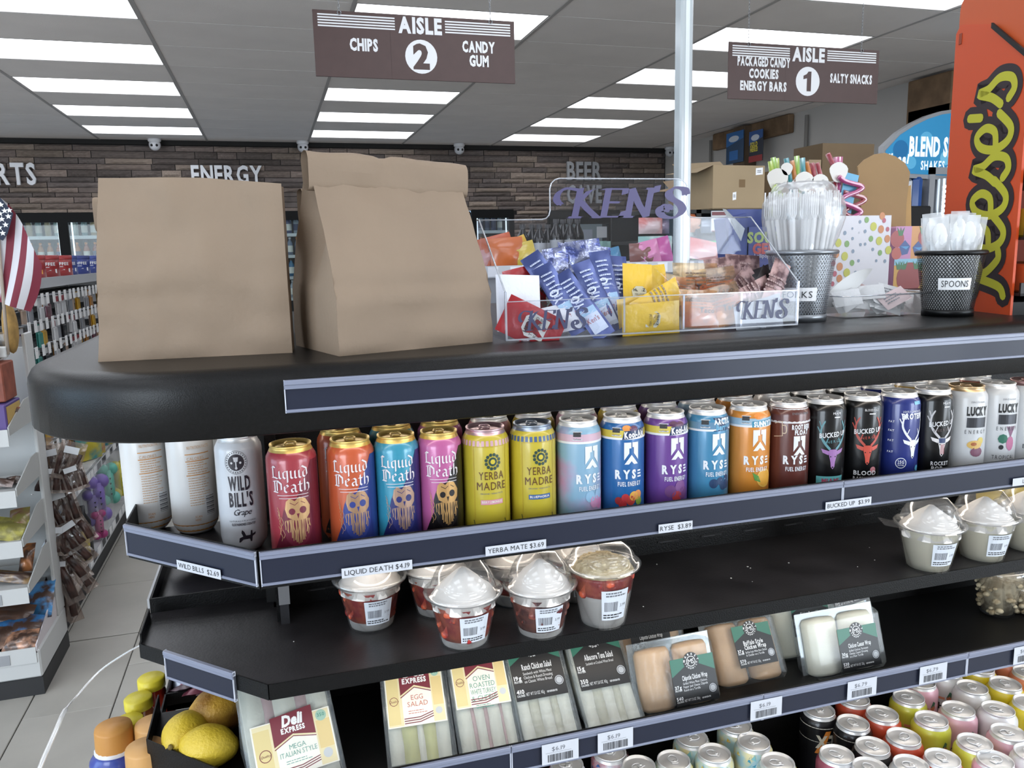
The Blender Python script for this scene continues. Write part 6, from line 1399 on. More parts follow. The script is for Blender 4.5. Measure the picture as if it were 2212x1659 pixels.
for px, py, r, lab in ((1680, 388, 25, 'round white straw card in front of the lime straws'), (1700, 365, 14, 'white straw card behind the round one'), (1738, 392, 22, 'pale straw card among the orange straws'), (1772, 395, 20, 'pale pink straw card behind the forks bag'), (1812, 372, 23, 'white shell shaped straw card around the pink straws')):
    p = W(px, py, y=1.665); k = r / 1721 * 1.9
    o = MB().ext([(k * (1 + .12 * math.sin(3 * a_)) * math.cos(a_), 0, k * .95 * math.sin(a_)) for a_ in [2 * PI * i / 18 for i in range(18)]], (0, .001, 0), STC).build('straw_card', None, p); tag(o, lab, 'card', 'cards tied to the straws')
a = W(1832, 420, y=1.67); o = MB().box(-.02, .02, 0, .002, -.05, .05, mat('5fa8cc', .5)).build('straw_card', None, a, (0, .2, 0)); tag(o, 'light blue card strip between the pink straw loops', 'card')
def board(label, pxs, y, c, th=.004, name='cardboard_panel'):
    P = [W(px, py, y=y) for px, py in pxs]; o = MB().ext([(p.x, y, max(p.z, TOPZ)) for p in P], (0, th, 0), mat(c, .8, var=.05, vscale=8)).build(name); return tag(o, label, 'cardboard')
board('tall round topped brown cardboard backing behind the dotted box', [(1868, 640), (1862, 470), (1853, 360), (1868, 345), (1890, 333), (1912, 330), (1935, 338), (1955, 352), (1966, 372), (1958, 440), (1950, 640)], 1.75, '96774f')
board('small tan cardboard panel right of the round topped one', [(1945, 640), (1948, 480), (1955, 405), (1968, 400), (1968, 640)], 1.77, 'b08a55')
# fruit print box
a, b = W(1928, 628, y=1.66), W(2004, 488, y=1.66); fw = b.x - a.x; fz = b.z - TOPZ
fb_ = thing('drink_box', 'colourful tropical fruit print box left of the spoons cup', 'box', (a.x, 1.66, TOPZ))
MB().box(0, fw, 0, .08, 0, fz, mat('c08aa8', .5), .004).build('carton', fb_)
q = MB(); d = Dec(q, flat((0, -.0003, 0), (1, 0, 0), (0, 0, 1)))
d.rect(0, fz * .45, fw * .5, fz, P_('b87aa8'), 1); d.rect(fw * .5, fz * .45, fw, fz, P_('c98a4a'), 1); d.rect(0, 0, fw, fz * .45, P_('c9963a'), 1); d.rect(0, fz * .38, fw, fz * .48, P_('7fb8d0'), 1.4)
for u, v, r, c in ((.05, .8, .18, 'a03a38'), (.95, .82, .2, 'a03a38'), (.05, .57, .13, 'b04a3a'), (.5, .17, .34, '8f2f2c')): d.circ(fw * u, fz * v, fw * r * 1.2, P_(c), 2, 18)
for u, v in ((.3, .68), (.72, .66)):
    d.poly([(fw * (u - .17), fz * v), (fw * u, fz * (v + .1)), (fw * (u + .17), fz * v), (fw * (u + .1), fz * (v - .12)), (fw * (u - .08), fz * (v - .14))], P_('2b4a8a'), 2.2); d.poly([(fw * (u - .13), fz * v), (fw * (u + .13), fz * v), (fw * (u + .05), fz * (v - .05))], P_('3a8ac0'), 2.6)
for u, v in ((.15, .36), (.3, .36), (.7, .36), (.85, .34), (.15, .9), (.85, .92)):
    for k in (-1, 0, 1): d.poly([(fw * (u - .06), fz * (v - .05)), (fw * (u + .06), fz * (v - .05)), (fw * (u + k * .12), fz * (v + .09))], P_('2f6b3a'), 2.4 + .1 * k)
q.build('fruit_print', fb_)
# blue sour candy box with open lid
y_ = 1.6; a, b = W(1612, 640, y=y_), W(1700, 495, y=y_); bw = b.x - a.x; bz = W(1650, 490, y=y_).z - TOPZ
sb_ = thing('candy_box', 'open blue sour candy box with raised lid left of the forks bag', 'box', (a.x, y_, TOPZ))
BLB = mat('4a5a9c', .5); q = MB().box(0, bw, 0, .002, 0, bz, BLB).box(0, .002, 0, .09, 0, bz, BLB).box(bw - .002, bw, 0, .09, 0, bz, BLB).box(0, bw, 0, .09, 0, .002, BLB).box(0, bw, .088, .09, 0, bz * 1.28, BLB); q.build('carton', sb_)
q = MB().add([(-.03, -.02, bz * .8), (-.008, .0, bz * .98), (-.002, .09, bz * 1.28), (-.03, .06, bz * 1.28)], [(0, 1, 2, 3)], mat('9aa2a8', .5)); q.build('lid_flap', sb_)
q = MB(); d = Dec(q, flat((0, -.0003, 0), (1, 0, 0), (0, 0, 1)))
d.text('SOUR', bw * .42, bz * .78, .022, P_('a9c26a'), 2, bold=2, gap=.04); d.text('GEL POP', bw * .12, bz * .62, .022, P_('c0504a'), 2, 'l', bold=2, gap=.04); d.text('Lollipop + Candy', bw * .18, bz * .56, .009, WTP, 2, 'l', .9, 0)
d.rect(bw * .06, .0, bw * .96, bz * .42, P_('d2d3d6'), 2); d.text('Nutrition Facts', bw * .1, bz * .37, .011, INK, 3, 'l', .9, 1)
for k in range(4): d.rect(bw * .08, bz * (.08 + k * .085), bw * .9, bz * (.083 + k * .085), INK, 3)
q.build('print', sb_)
o = MB().ext([(W(1548, 655, y=1.68).x, 0, -.04), (W(1608, 655, y=1.68).x, 0, -.04), (W(1608, 655, y=1.68).x, 0, W(1600, 498, y=1.68).z - TOPZ), (W(1562, 655, y=1.68).x, 0, W(1560, 510, y=1.68).z - TOPZ), (W(1575, 560, y=1.68).x, 0, .05)], (0, .05, 0), mat('3f4f90', .5)).build('candy_box', None, (0, 1.68, TOPZ + .04)); tag(o, 'second blue candy box behind the open one, angled cut side', 'box')
# pale pole through the worktop up to the ceiling
p = W(1475, 300, y=1.36)
t = thing('square_pole', 'pale translucent square pole rising from worktop to ceiling', 'pole', (p.x, 1.36, TOPZ))
POL = mat('b4bcc0', .25, coat=.4, trans=.1)
MB().box(-.0125, .0125, -.0125, .0125, .006, CZ - TOPZ - .01, POL, .003).build('shaft', t)
MB().box(-.004, .004, -.0135, -.0125, .02, CZ - TOPZ - .02, mat('d3dadd', .2, coat=.4)).build('pale_strip', t)  # paler strip down the front face of the shaft
MB().box(-.02, .02, -.02, .02, CZ - TOPZ - .012, CZ - TOPZ - .003, POL, .002).box(-.02, .02, -.02, .02, 0, .006, POL, .002).build('end_plate', t)
a, b = W(1345, 586, y=1.4), W(1560, 586, y=1.4)
t = thing('riser_box', 'black riser box with grey top behind the mustard sachets', 'box', ((a.x + b.x) / 2, 1.47, TOPZ)); rw = (b.x - a.x) / 2
rh = W(1400, 592, y=1.4).z - TOPZ
q = MB()
q.box(-rw, p.x - .03 - (a.x + b.x) / 2, -.07, .07, 0, rh, BLACK, .003); q.box(-rw - .003, p.x - .03 - (a.x + b.x) / 2 + .003, -.073, .073, rh, rh + .006, mat('6d6d70', .4), .002); q.build('cabinet', t)
# --- orange candy display standing at the right
ORG = mat('cc4413', .45); 
pb, pa = W(2027, 663, z=TOPZ), W(2181, 681, z=TOPZ)          # far and near bottom corners of its side panel
yb = pb.y
ad_ = thing('candy_display', "orange candy display stand with yellow reese's lettering on its side panel", 'display', pb, (0, 0, math.atan2(pa.y - pb.y, pa.x - pb.x)))
Lp = math.hypot(pa.x - pb.x, pa.y - pb.y)
top = W(2068, 58, y=yb).z - TOPZ
zn = W(2214, 128, y=pa.y).z - TOPZ
zc_ = (top + zn) / 2 + .012
MB().ext([(u, 0, v) for u, v in [(0, 0), (Lp, 0), (Lp, zn), (Lp * .52, zc_ + .01), (Lp * .5, zc_ + .015), (.012, top), (0, top - .012)]], (0, .004, 0), ORG).build('side_panel', ad_)
MB().ext([(u, 0, v) for u, v in [(0, top - .08), (Lp * .9, top - .09), (Lp * .9, top + .045)] + [(.02 * (1 - math.sin(a)), top + .025 + .02 * math.cos(a)) for a in (0, .5, 1, 1.57)]], (0, .005, 0), mat('c65020', .5)).build('header', ad_, loc=(0, .0045, 0))
MB().ext([(Lp * .52, -.004, zc_ + .008), (Lp + .003, -.004, zn - .002), (Lp + .003, -.004, zn + .006), (Lp * .52, -.004, zc_ + .016)], (0, .004, 0), DARK).build('edge_trim', ad_)
MB().box(.01, .018, -.0012, -.0002, top - .032, top - .014, mat('8f3417', .6), .0005).build('slot', ad_)
q = MB().box(0, Lp, .004, .34, .0, .02, DARK).box(0, .004, .004, .34, .02, top * .9, ORG).box(0, Lp * .98, .336, .34, .02, top * .7, ORG)
for k in range(4): q.box(.004, Lp + .012, .006, .33, .03 + k * .085, .034 + k * .085, mat('1a1214', .5)).box(Lp + .008, Lp + .012, .006, .33, .03 + k * .085, .05 + k * .085, mat(('17120f', '17120f', 'b83a26', 'c9b02c')[k], .4))
q.build('display_shelf', ad_)
mw_ = ad_.matrix_basis.copy() if False else Matrix.Translation(pb) @ Matrix.Rotation(ad_.rotation_euler[2], 4, 'Z')
for k in range(4):
    for j in range(3):
        o = MB().box(.02, Lp + .004, .02 + j * .1, .11 + j * .1, .0345 + k * .085, .078 + k * .085, mat(('c2542a', 'c9a52c', '5a2c1c')[(k + j) % 3], .4), .003).build('candy_pack', None, pb, ad_.rotation_euler); tag(o, ('orange', 'yellow', 'brown')[(k + j) % 3] + ' candy pack inside the orange display, %s shelf, %s' % (('bottom', 'second', 'third', 'top')[k], ('nearest the panel', 'middle', 'far')[j]), 'candy', 'candy packs in the orange display')
q = MB(); d = Dec(q, lambda u, v, L: Vector((u, -.0003 - .0003 * L, v)))
YLW, DB = mat('b5b01e', .5), mat('24141a', .5)
G = {'R': [[(-.1, -.15), (.15, .05), (.38, .95)], [(.0, .8), (.3, 1.12), (.72, 1.05), (.78, .72), (.45, .5), (.8, .1), (1.05, .1)]],
     'e': [[(.12, .40), (.48, .46), (.62, .74), (.44, 1.0), (.16, .86), (.04, .45), (.2, .06), (.52, .0), (.92, .36)]],
     's': [[(.0, .34), (.22, .62), (.40, 1.02), (.46, .74), (.66, .42), (.58, .08), (.32, -.02), (.1, .12)]], "'": [[(.12, 1.28), (.06, .92)]]}
AD = {'R': 1.05, 'e': .86, 's': .8, "'": .28}
cap = Lp * .43; v0_ = .035; sv = W(2150, 165, y=(pa.y + pb.y) / 2).z - TOPZ - v0_; tot = sum(AD[c] for c in "Reese's"); kx = sv / tot
for wdt, mm, L in ((.82, DB, 1), (.31, YLW, 2)):
    x = 0
    for ch in "Reese's":
        for st in G[ch]:
            d.stroke([(Lp * .84 - b_ * cap, v0_ + (x + a_) * kx) for a_, b_ in st], wdt * kx * .72, mm, L, sm=6)
        x += AD[ch]
q.build('lettering', ad_)
# ================================================================ LEFT AISLE
GW = mat('c3c4c6', .5); PEG = mat('aeb0b4', .6, var=.08, vscale=30); KICK = mat('2a2a2c', .6)
gx, gy0, gy1 = -.965, 3.76, 9.2
gon = thing('pegboard_gondola', 'long grey pegboard aisle shelving with hanging packets left of the island', 'shelving', (gx, gy0, 0)); gl = gy1 - gy0
MB().box(-1.0, -.02, 0, gl, 0, .1, KICK).box(-1.0, 0, 0, gl, .1, .16, GW).build('base_deck', gon)
MB().box(-.36, -.33, 0, gl, .16, 1.56, PEG).build('pegboard', gon)
for k in range(6): MB().box(-.33, -.315, k * 1.06, k * 1.06 + .03, .16, 1.56, GW).build('upright', gon)
MB().box(-.33, -.02, 0, gl, .53, .555, GW).build('shelf', gon)
MB().box(-.36, -.1, 0, gl, 1.525, 1.55, GW).box(-.1, -.094, 0, gl, 1.505, 1.555, mat('b9bbc0', .4)).build('top_shelf', gon)
def pricerail(z, zz):
    q = MB().box(0, .004, 0, gl, z, z + zz, mat('b4b6ba', .5)); rd = random.Random(int(z * 100)); y = .02
    while y < gl - .1:
        w = rd.uniform(.05, .09); q.box(.004, .0055, y, y + w, z + .004, z + zz - .004, rd.choice((WHITE, WHITE, mat('34363c', .5)))); y += w + rd.uniform(.01, .05)
    return q
pricerail(.115, .045).build('price_rail', gon); pricerail(.52, .04).build('price_rail', gon)
# coffee tubs on top
for px, cc, lab in ((68, 'a02a2e', 'red coffee tub partly behind the flag'), (100, '9c2a2c', 'red coffee tub, left of the pair'), (130, 'a32b2d', 'red coffee tub beside the blue ones'), (151, '3a4a8c', 'narrow blue coffee tub between red and blue tubs'), (171, '2f3f8c', 'blue coffee tub with white swoosh'), (196, '3b4a90', 'blue coffee tub beside the paper bag')):
    p = W(px, 590, x=gx - .2); t = thing('coffee_tub', lab + ' on top of the pegboard aisle', 'tub', (gx - .2, p.y, 1.55), .3, 'coffee tubs on top of the aisle')
    r = .066 if px != 151 else .045; m = mat(cc, .35, coat=.3)
    MB().lathe([(0, 0), (r, 0), (r, .098), (r * .97, .1)], m, 18).build('body', t); MB().lathe([(r * 1.04, .094), (r * 1.04, .112), (r, .115), (0, .115)], mat(cc if px != 171 else '2a3878', .4), 18).build('lid', t)
    q = MB(); d = Dec(q, lambda u, v, L, r=r: Vector(((r + .001 * L) * math.sin(u / r), -(r + .001 * L) * math.cos(u / r), v)))
    d.text('COFFEE', 0, .06, .016, WTP, 2, wmax=r * 1.4); d.rect(-r * .7, .05, r * .2, .053, WTP, 1, 4); d.poly([(-r * .3, .015), (r * .8, .02), (r * .8, .042), (r * .2, .036)], WTP if cc != 'a02a2e' else mat('c98a3a', .5), 1); q.build('label_print', t)
# hooks with hanging packets
hk = MB().tube([(-.33, 0, 0), (-.06, 0, .004)], .004, STEEL, 5).box(-.062, -.06, -.022, .022, -.03, .022, WHITE).build('peg_hook', gon, (0, .2, 1.42))
PK = [('c9c9cc', 'card'), ('d4d4d6', 'white'), ('8a8d94', 'card'), ('b07a3c', 'box'), ('2a2a2e', 'dark'), ('8a8d94', 'card'), ('6a3a48', 'dark'), ('3f8f86', 'green'), ('c79a2c', 'yellow'), ('4f5f8f', 'blue'), ('d4d4d6', 'white'), ('5a2f5f', 'purple'), ('b9a08c', 'tan')]
protos = {}
names = {'c9c9cc': 'grey', 'b07a3c': 'amber', '2a2a2e': 'black', '8a8d94': 'silver', '6a3a48': 'maroon', '3f8f86': 'teal', 'c79a2c': 'yellow', '4f5f8f': 'blue', 'd4d4d6': 'white', '5a2f5f': 'purple', 'b9a08c': 'tan'}
rd = random.Random(21); first = True
rows = ((1.465, 0), (1.35, .05), (1.235, 0), (1.12, .06), (1.0, .02), (.89, .05), (.78, 0))
for ri, (z, off) in enumerate(rows):
    y = .12 + off; pi = -1
    while y < 2.35:
        pi += 1
        c, kd = PK[rd.randrange(len(PK))]
        if ri in (0,) and .9 < y < 1.25: c = 'd4d4d6'
        if first: hk.location = (0, y, z); first = False
        else: h2 = hk.copy(); COL.objects.link(h2); h2.parent = gon; h2.location = (0, y, z)
        if c not in protos:
            w_, h_ = .082, .115; q = MB().box(0, .0015, -w_ / 2, w_ / 2, -h_, .012, mat('c8cace' if c in ('c9c9cc', '8a8d94', '6a3a48') else c, .5)); q.box(.0015, .013, -w_ * .4, w_ * .4, -h_ * .95, -h_ * .3, mat(c, .25, coat=.4), .005); q.box(.0014, .003, -w_ * .42, w_ * .42, -h_ * .26, -h_ * .02, mat('d8d8da' if c not in ('d4d4d6',) else '9c3a42', .5))
            o = q.build('hanging_packet'); protos[c] = o
        else: o = protos[c].copy(); COL.objects.link(o)
        o.location = (gx - .10 - rd.random() * .05, gy0 + y, z - .012)
        tag(o, names[c] + ' carded packet, %s hook row from the top, %s hook from the near end' % (ORD[ri], ORD[pi]), 'packet', names[c] + ' packets hanging on the pegboard aisle')
        y += rd.uniform(.085, .12)
# pet toys on the lower shelves
def bone(label, px, py, x, c, k=1.):
    a = W(px, py, x=x); z = a.z
    t = thing('pet_toy', label, 'toy', (x, a.y, max(.17, z - .09 * k)), .6, 'pet toys on the lower aisle shelves'); m = mat(c, .45)
    q = MB().tube([(0, 0, .03 * k), (0, 0, .17 * k)], [.028 * k, .028 * k], m, 10)
    for zz in (.03 * k, .17 * k):
        for sx in (-.02, .02): q.ball((sx * k, 0, zz), .03 * k, m, 10, 8)
    q.build('bone', t)
    q = MB()
    for i in range(4): q.add([(-.006, -.029 * k, .06 * k + i * .025 * k), (.006, -.029 * k, .06 * k + i * .025 * k), (0, -.0295 * k, .05 * k + i * .025 * k)], [(0, 1, 2)], DARK)
    q.build('dots', t); MB().pillow(.12 * k, .25 * k, .06, FILM, .06, 5, 8, .2, 1).build('film_bag', t, loc=(0, 0, .128 * k))
bone('yellow knobbly pet toy bag farthest along the lower aisle shelf', 260, 1038, gx + .0, 'd6cb2c', 1.15); bone('teal dotted pet toy beside the yellow one', 234, 1050, gx + .0, '5fb8a4', 1.2); bone('purple dotted pet toy with round logo tag', 212, 1082, gx - .0, '7d68b4', 1.3); bone('small purple pet toy nearest the jerky bags', 202, 1100, gx - .02, '6a5a9c', 1.0)
bone('magenta pet toy low on the aisle shelf', 215, 1140, gx + .0, 'b03a7c', .8)
for px, py, c, lab, w_, h_ in ((182, 1145, '17171a', 'black bottle on the lower aisle shelf behind the jerky', .07, .26), (180, 1172, 'b0a03a', 'yellow carton beside the black bottle on the lower aisle shelf', .06, .14)):
    p = W(px, py, x=gx - .02); o = MB().lathe([(0, 0), (w_ / 2, 0), (w_ / 2, h_ * .7), (w_ * .2, h_ * .85), (w_ * .2, h_), (0, h_)], mat(c, .4), 14).build('cleaner_bottle', None, (p.x, p.y, .165)); tag(o, lab, 'bottle')
for px, py, c, lab in ((195, 992, '3f9aa0', 'teal bag on the middle aisle shelf under the worktop edge'), (205, 1005, 'b04a80', 'pink and green bag on the middle aisle shelf'), (222, 985, '2f7f96', 'blue green bag beside the pink one on the middle aisle shelf'), (238, 972, '4a9c8c', 'green bag farthest along the middle aisle shelf')):
    p = W(px, py, x=gx - .05); bagthing('pet_food_bag', lab, 'bag', (gx - .05, p.y, .66), .16, .2, .06, mat(c, .3, col2='c9b83a', vscale=9), (0, 0, .9), group='bags on the middle aisle shelf')
# jerky bags clipped to the shelf end
JM = mat('4a2f28', .3, col2='2c1a16', vscale=30, bump=.5, bscale=50); JC = clear('f0e8e2', .16, .2, .12, 'a08a80', .5, 40)
jy = 3.66; rd = random.Random(3)
clip = thing('clip_rack', 'thin wire clip rack holding jerky bags at the aisle end', 'rack', (W(100, 1100, y=jy).x, jy + .03, .16))
MB().box(-.02, .02, 0, .006, 0, 1.0, mat('5d6066', .4, .6)).build('strip', clip)
q = MB()
for k in range(8): q.tube([(0, 0, .12 + k * .11), (0, -.05, .125 + k * .11), (0, -.055, .14 + k * .11)], .0025, STEEL, 5)
q.build('clip', clip)
jl = [(75, 985, .12, .16, 10, 'film'), (110, 1000, .13, .15, -8, 'film'), (150, 995, .1, .16, 20, 'film'), (112, 1035, .15, .12, 4, 'film'), (160, 1030, .09, .12, -14, 'pale'), (118, 1080, .12, .17, 10, 'blue'), (130, 1095, .14, .18, -14, 'film'), (112, 1140, .11, .14, 8, 'blue'), (155, 1155, .16, .14, -30, 'film'), (120, 1165, .1, .14, 6, 'film'), (118, 1195, .13, .13, 0, 'film'), (172, 1185, .07, .15, -40, 'stick'), (160, 1215, .07, .18, -30, 'stick'), (125, 1235, .12, .12, 5, 'film'), (145, 1255, .07, .2, -20, 'stick'), (168, 1235, .06, .2, -34, 'stick'), (130, 1290, .07, .22, -4, 'stick'), (148, 1290, .06, .22, -14, 'stick')]
for i, (px, py, w_, h_, an, kd) in enumerate(jl):
    p = W(px, py, y=jy - .01 * (i % 5)); pos = ('top', 'upper', 'middle', 'lower', 'bottom')[min(4, i * 5 // 18)]
    o = bagthing('jerky_bag', {'film': 'clear bag of brown jerky', 'blue': 'blue bag of jerky', 'pale': 'pale half empty jerky bag', 'stick': 'long dark jerky stick pack'}[kd] + ' in the hanging cascade, %s from the top' % ORD[sorted(range(18), key=lambda n_: jl[n_][1] + n_ * .001).index(i)], 'snack bag', p, w_, h_, .03, mat('3f7fb4', .25, col2='c9d2da', vscale=14) if kd == 'blue' else JC, (-.25, math.radians(an), .1), None, 'jerky bags hanging at the aisle end', .08, .4, seed=i)
    q = MB()
    n = 1 if kd == 'stick' else 4
    for k in range(n):
        x = (k - (n - 1) / 2) * w_ * .22; q.tube([(x, .0, -h_ * .38), (x + rd.uniform(-.008, .008), -.004, 0), (x, 0, h_ * (.4 if kd == 'stick' else .2))], w_ * (.26 if kd == 'stick' else .1), JM, 6)
    q.build('jerky', o)
    MB().box(-w_ * .3, w_ * .25, -.019, -.017, h_ * .18, h_ * .36, mat('cfd3d8', .5)).build('white_label', o) if kd != 'stick' else None
# white tiered candy display with trays
dyf, dyb, dxr = 3.22, 3.62, -.938
wd_ = thing('snack_display', 'white tiered snack display with open trays at the left picture edge', 'display', (dxr, dyf, 0)); DW = mat('c9cac9', .55)
MB().box(-1.2, .0, .0, dyb - dyf, 0, .07, KICK).build('kick_plate', wd_)
zs = [W(20, py, y=dyf).z for py in (1412, 1280, 1178, 1068, 935)]
MB().box(-1.2, 0, 0, dyb - dyf, .07, zs[0], DW, .006).build('base_box', wd_)
topz = W(62, 716, y=dyb).z
MB().box(-.014, 0, dyb - dyf - .1, dyb - dyf, zs[0], topz, DW, .003).build('side_post', wd_)
MB().box(-1.2, -.014, dyb - dyf - .012, dyb - dyf, zs[0], topz - .06, DW).build('back_board', wd_)
q = MB().box(-1.2, -.014, .10, .13, topz - .07, topz - .03, DW, .003); q.build('top_rail', wd_)
TC = ('6f93b8', 'b9b23c', 'c4b29a', '8a6a4a', '5a3a7c')
for k, z in enumerate(zs):
    a0 = .0; q = MB().box(-1.2, -.012, a0, .3, z - .012, z, DW).box(-1.2, -.012, a0 - .004, a0, z - .05, z + .012, DW)
    q.ext([(-.012, a0, z - .012), (-.012, .3, z - .012), (-.012, .3, z + .085), (-.012, .22, z + .085), (-.012, a0, z + .02)], (.004, 0, 0), mat('b9bab8' if k else 'd8d0d4', .5))
    q.box(-.35, -.1, a0 - .006, a0 - .004, z - .045, z - .005, mat('9a9ca0', .5)).build('tray', wd_)
lay = [  # tray, list of (dx, dy, dz, w, h, colour, tilt, label)
 (0, [(-.10, .10, .05, .17, .13, '2f6ea8', 'blue patterned snack bag in the bottom tray'), (-.26, .14, .06, .16, .14, '3a2a24', 'dark brown snack bag in the bottom tray'), (-.2, .05, .03, .2, .1, '7a5a48', 'bronze wrapped sweets bag in the bottom tray'), (-.07, .04, .03, .12, .08, 'c08a6a', 'tan paper bag at the front corner of the bottom tray'), (-.06, .24, .1, .13, .17, '3f86c0', 'bright blue snack bag standing at the back of the bottom tray'), (-.17, .22, .1, .15, .15, '2a1c18', 'black brown snack bag at the back of the bottom tray'), (-.13, .15, .085, .16, .11, '5a3a28', 'dark amber snack bag in the middle of the bottom tray'), (-.42, .1, .05, .18, .13, '4a3a32', 'brown snack bag farther left in the bottom tray')]),
 (1, [(-.12, .1, .03, .2, .05, '8a6a3c', 'brown cracker pack in the second tray'), (-.3, .1, .03, .18, .05, '97784a', 'tan cracker pack in the second tray'), (-.06, .2, .06, .05, .13, 'a8642e', 'long brown sausage at the side of the second tray')]),
 (2, [(-.12, .1, .04, .2, .1, 'b0a84a', 'yellow green sweets bag in the third tray'), (-.3, .12, .05, .18, .11, '6a3a36', 'dark red sweets bag in the third tray'), (-.05, .13, .05, .07, .12, '7a4a3a', 'striped box at the right of the third tray')]),
 (3, [(-.14, .1, .03, .2, .04, '9c8a84', 'flat printed pack in the fourth tray'), (-.32, .1, .03, .16, .04, '7a6a68', 'flat grey pack in the fourth tray'), (-.05, .12, .02, .08, .03, 'c9c4c0', 'white and red carton lid in the fourth tray')]),
 (4, [(-.1, .12, .05, .18, .1, 'a0583a', 'copper snack bag in the top tray'), (-.3, .12, .06, .18, .12, '9c4a3a', 'red brown snack bag in the top tray')])]
for k, items in lay:
    for dx, dy, dz, w_, h_, c, lab in items:
        bagthing('snack_bag', lab + ' of the white display', 'snack bag', (dxr + dx, dyf + dy, zs[k] + max(dz, h_ * .35)), w_, h_, .05, mat(c, .3, .2, col2='4a342a' if k != 2 else '7a7436', vscale=22, coat=.3), (-.9, .15 * math.sin(dx * 40), .2 * math.cos(dx * 30)), None, 'packs in the white tiered display', seed=dx * 9)
# purple fronted carton and pastry boxes in the top tier
z = zs[4]
t = thing('pastry_box', 'clear lidded pastry box with blue ribbon print on the top tier of the white display', 'box', (dxr - .02, dyf + .05, z + .25)); 
MB().box(-.26, -.03, 0, .16, 0, .05, mat('a5885a', .7, var=.3, vscale=30), .01).build('pastry', t); MB().box(-.27, -.02, -.01, .17, -.005, .1, CUPC, .01).build('clear_lid', t)
q = MB(); d = Dec(q, flat((-.27, -.0108, 0), (1, 0, 0), (0, 0, 1))); d.rect(0, .03, .25, .05, P_('4a6488'), 1); d.circ(.13, .055, .035, P_('c9ccd0'), 2, 18, ry=.02); q.build('ribbon_print', t)
o = MB().box(-.3, -.015, .02, .2, 0, .1, mat('5a4488', .5), .004).build('purple_carton', None, (dxr, dyf - .005, z + .0)); tag(o, 'purple fronted carton in the top tray of the white display', 'box')
MB().box(-.0149, -.0138, .03, .19, .01, .09, mat('c9a55a', .5)).build('side_print', o)
o = MB().box(-.27, -.02, .02, .16, 0, .14, mat('8f4a38', .6, var=.3, vscale=20), .004).build('pastry_carton', None, (dxr, dyf + .03, z + .105)); tag(o, 'reddish pastry carton between purple carton and clear lidded box', 'box')
o = MB().ball((0, 0, 0), .05, mat('b08a4a', .7, var=.3, vscale=30), 12, 8, (.5, 1, 2)).build('bread_loaf', None, (dxr - .035, dyf + .26, z + .36)); tag(o, 'long tan bread roll at the right of the top tier', 'bread')
# flag on a stick
fy = dyf + .115; f0 = W(8, 655, y=fy); fs = W(12, 722, y=fy)
t = thing('flag', 'small red white and blue striped flag on a stick on the white display', 'flag', (fs.x, fy, topz - .06))
MB().tube([(0, 0, 0), ((f0.x - fs.x) * 6, 0, (f0.z - topz + .06) * 6)], .006, mat('b9a99a', .5), 8).build('stick', t)
P = [W(*p, y=fy) - t.location for p in ((5, 650), (62, 672), (90, 570), (48, 478), (2, 432), (-40, 455), (-60, 600))]
top = [W(*p, y=fy) - t.location for p in ((-60, 440), (-12, 415), (20, 443), (45, 480), (66, 520), (91, 572))]; bot = [W(*p, y=fy) - t.location for p in ((-44, 640), (-22, 646), (0, 653), (20, 660), (42, 667), (64, 674))]
FR_, FW_, FB_ = mat('7c2436', .7), mat('cdcbd0', .7), mat('1f2940', .7)
def fcurve(s, v):
    k = s * (len(top) - 1); i = min(int(k), len(top) - 2); f = k - i
    a = top[i].lerp(top[i + 1], f); b = bot[i].lerp(bot[i + 1], f); p = a.lerp(b, v); m_ = math.sin(PI * v)
    return Vector((p.x + .012 * m_ * s, -.012 * math.sin(s * 9 + v * 2), p.z))
q = MB(); n = 8
for i in range(n):
    c = (FW_, FR_)[i % 2]; s0, s1 = .0 + i / n, (i + 1) / n
    q.grid(lambda u, v: fcurve(s0 + (s1 - s0) * u, v), 2, 10, c)
q.build('stripes', t)
ca_ = [W(*p, y=fy) - t.location for p in ((-30, 400), (2, 425), (32, 462), (20, 505), (10, 520), (-10, 512), (-40, 500))]
MB().ext([(p.x, -.02, p.z) for p in ca_], (0, .003, 0), FB_).build('blue_canton', t)
q = MB()
for px, py in ((6, 443), (14, 456), (4, 462), (22, 468), (8, 474), (16, 486), (3, 492), (10, 504), (24, 455), (-2, 452)):
    c = W(px, py, y=fy) - t.location; r = .011
    q.add([(c.x + (r if i % 2 == 0 else r * .42) * math.sin(PI * i / 5), -.0215, c.z + (r if i % 2 == 0 else r * .42) * math.cos(PI * i / 5)) for i in range(10)] + [(c.x, -.0215, c.z)], [(i, 10, (i + 1) % 10) for i in range(10)], WHITE)
q.build('star', t)
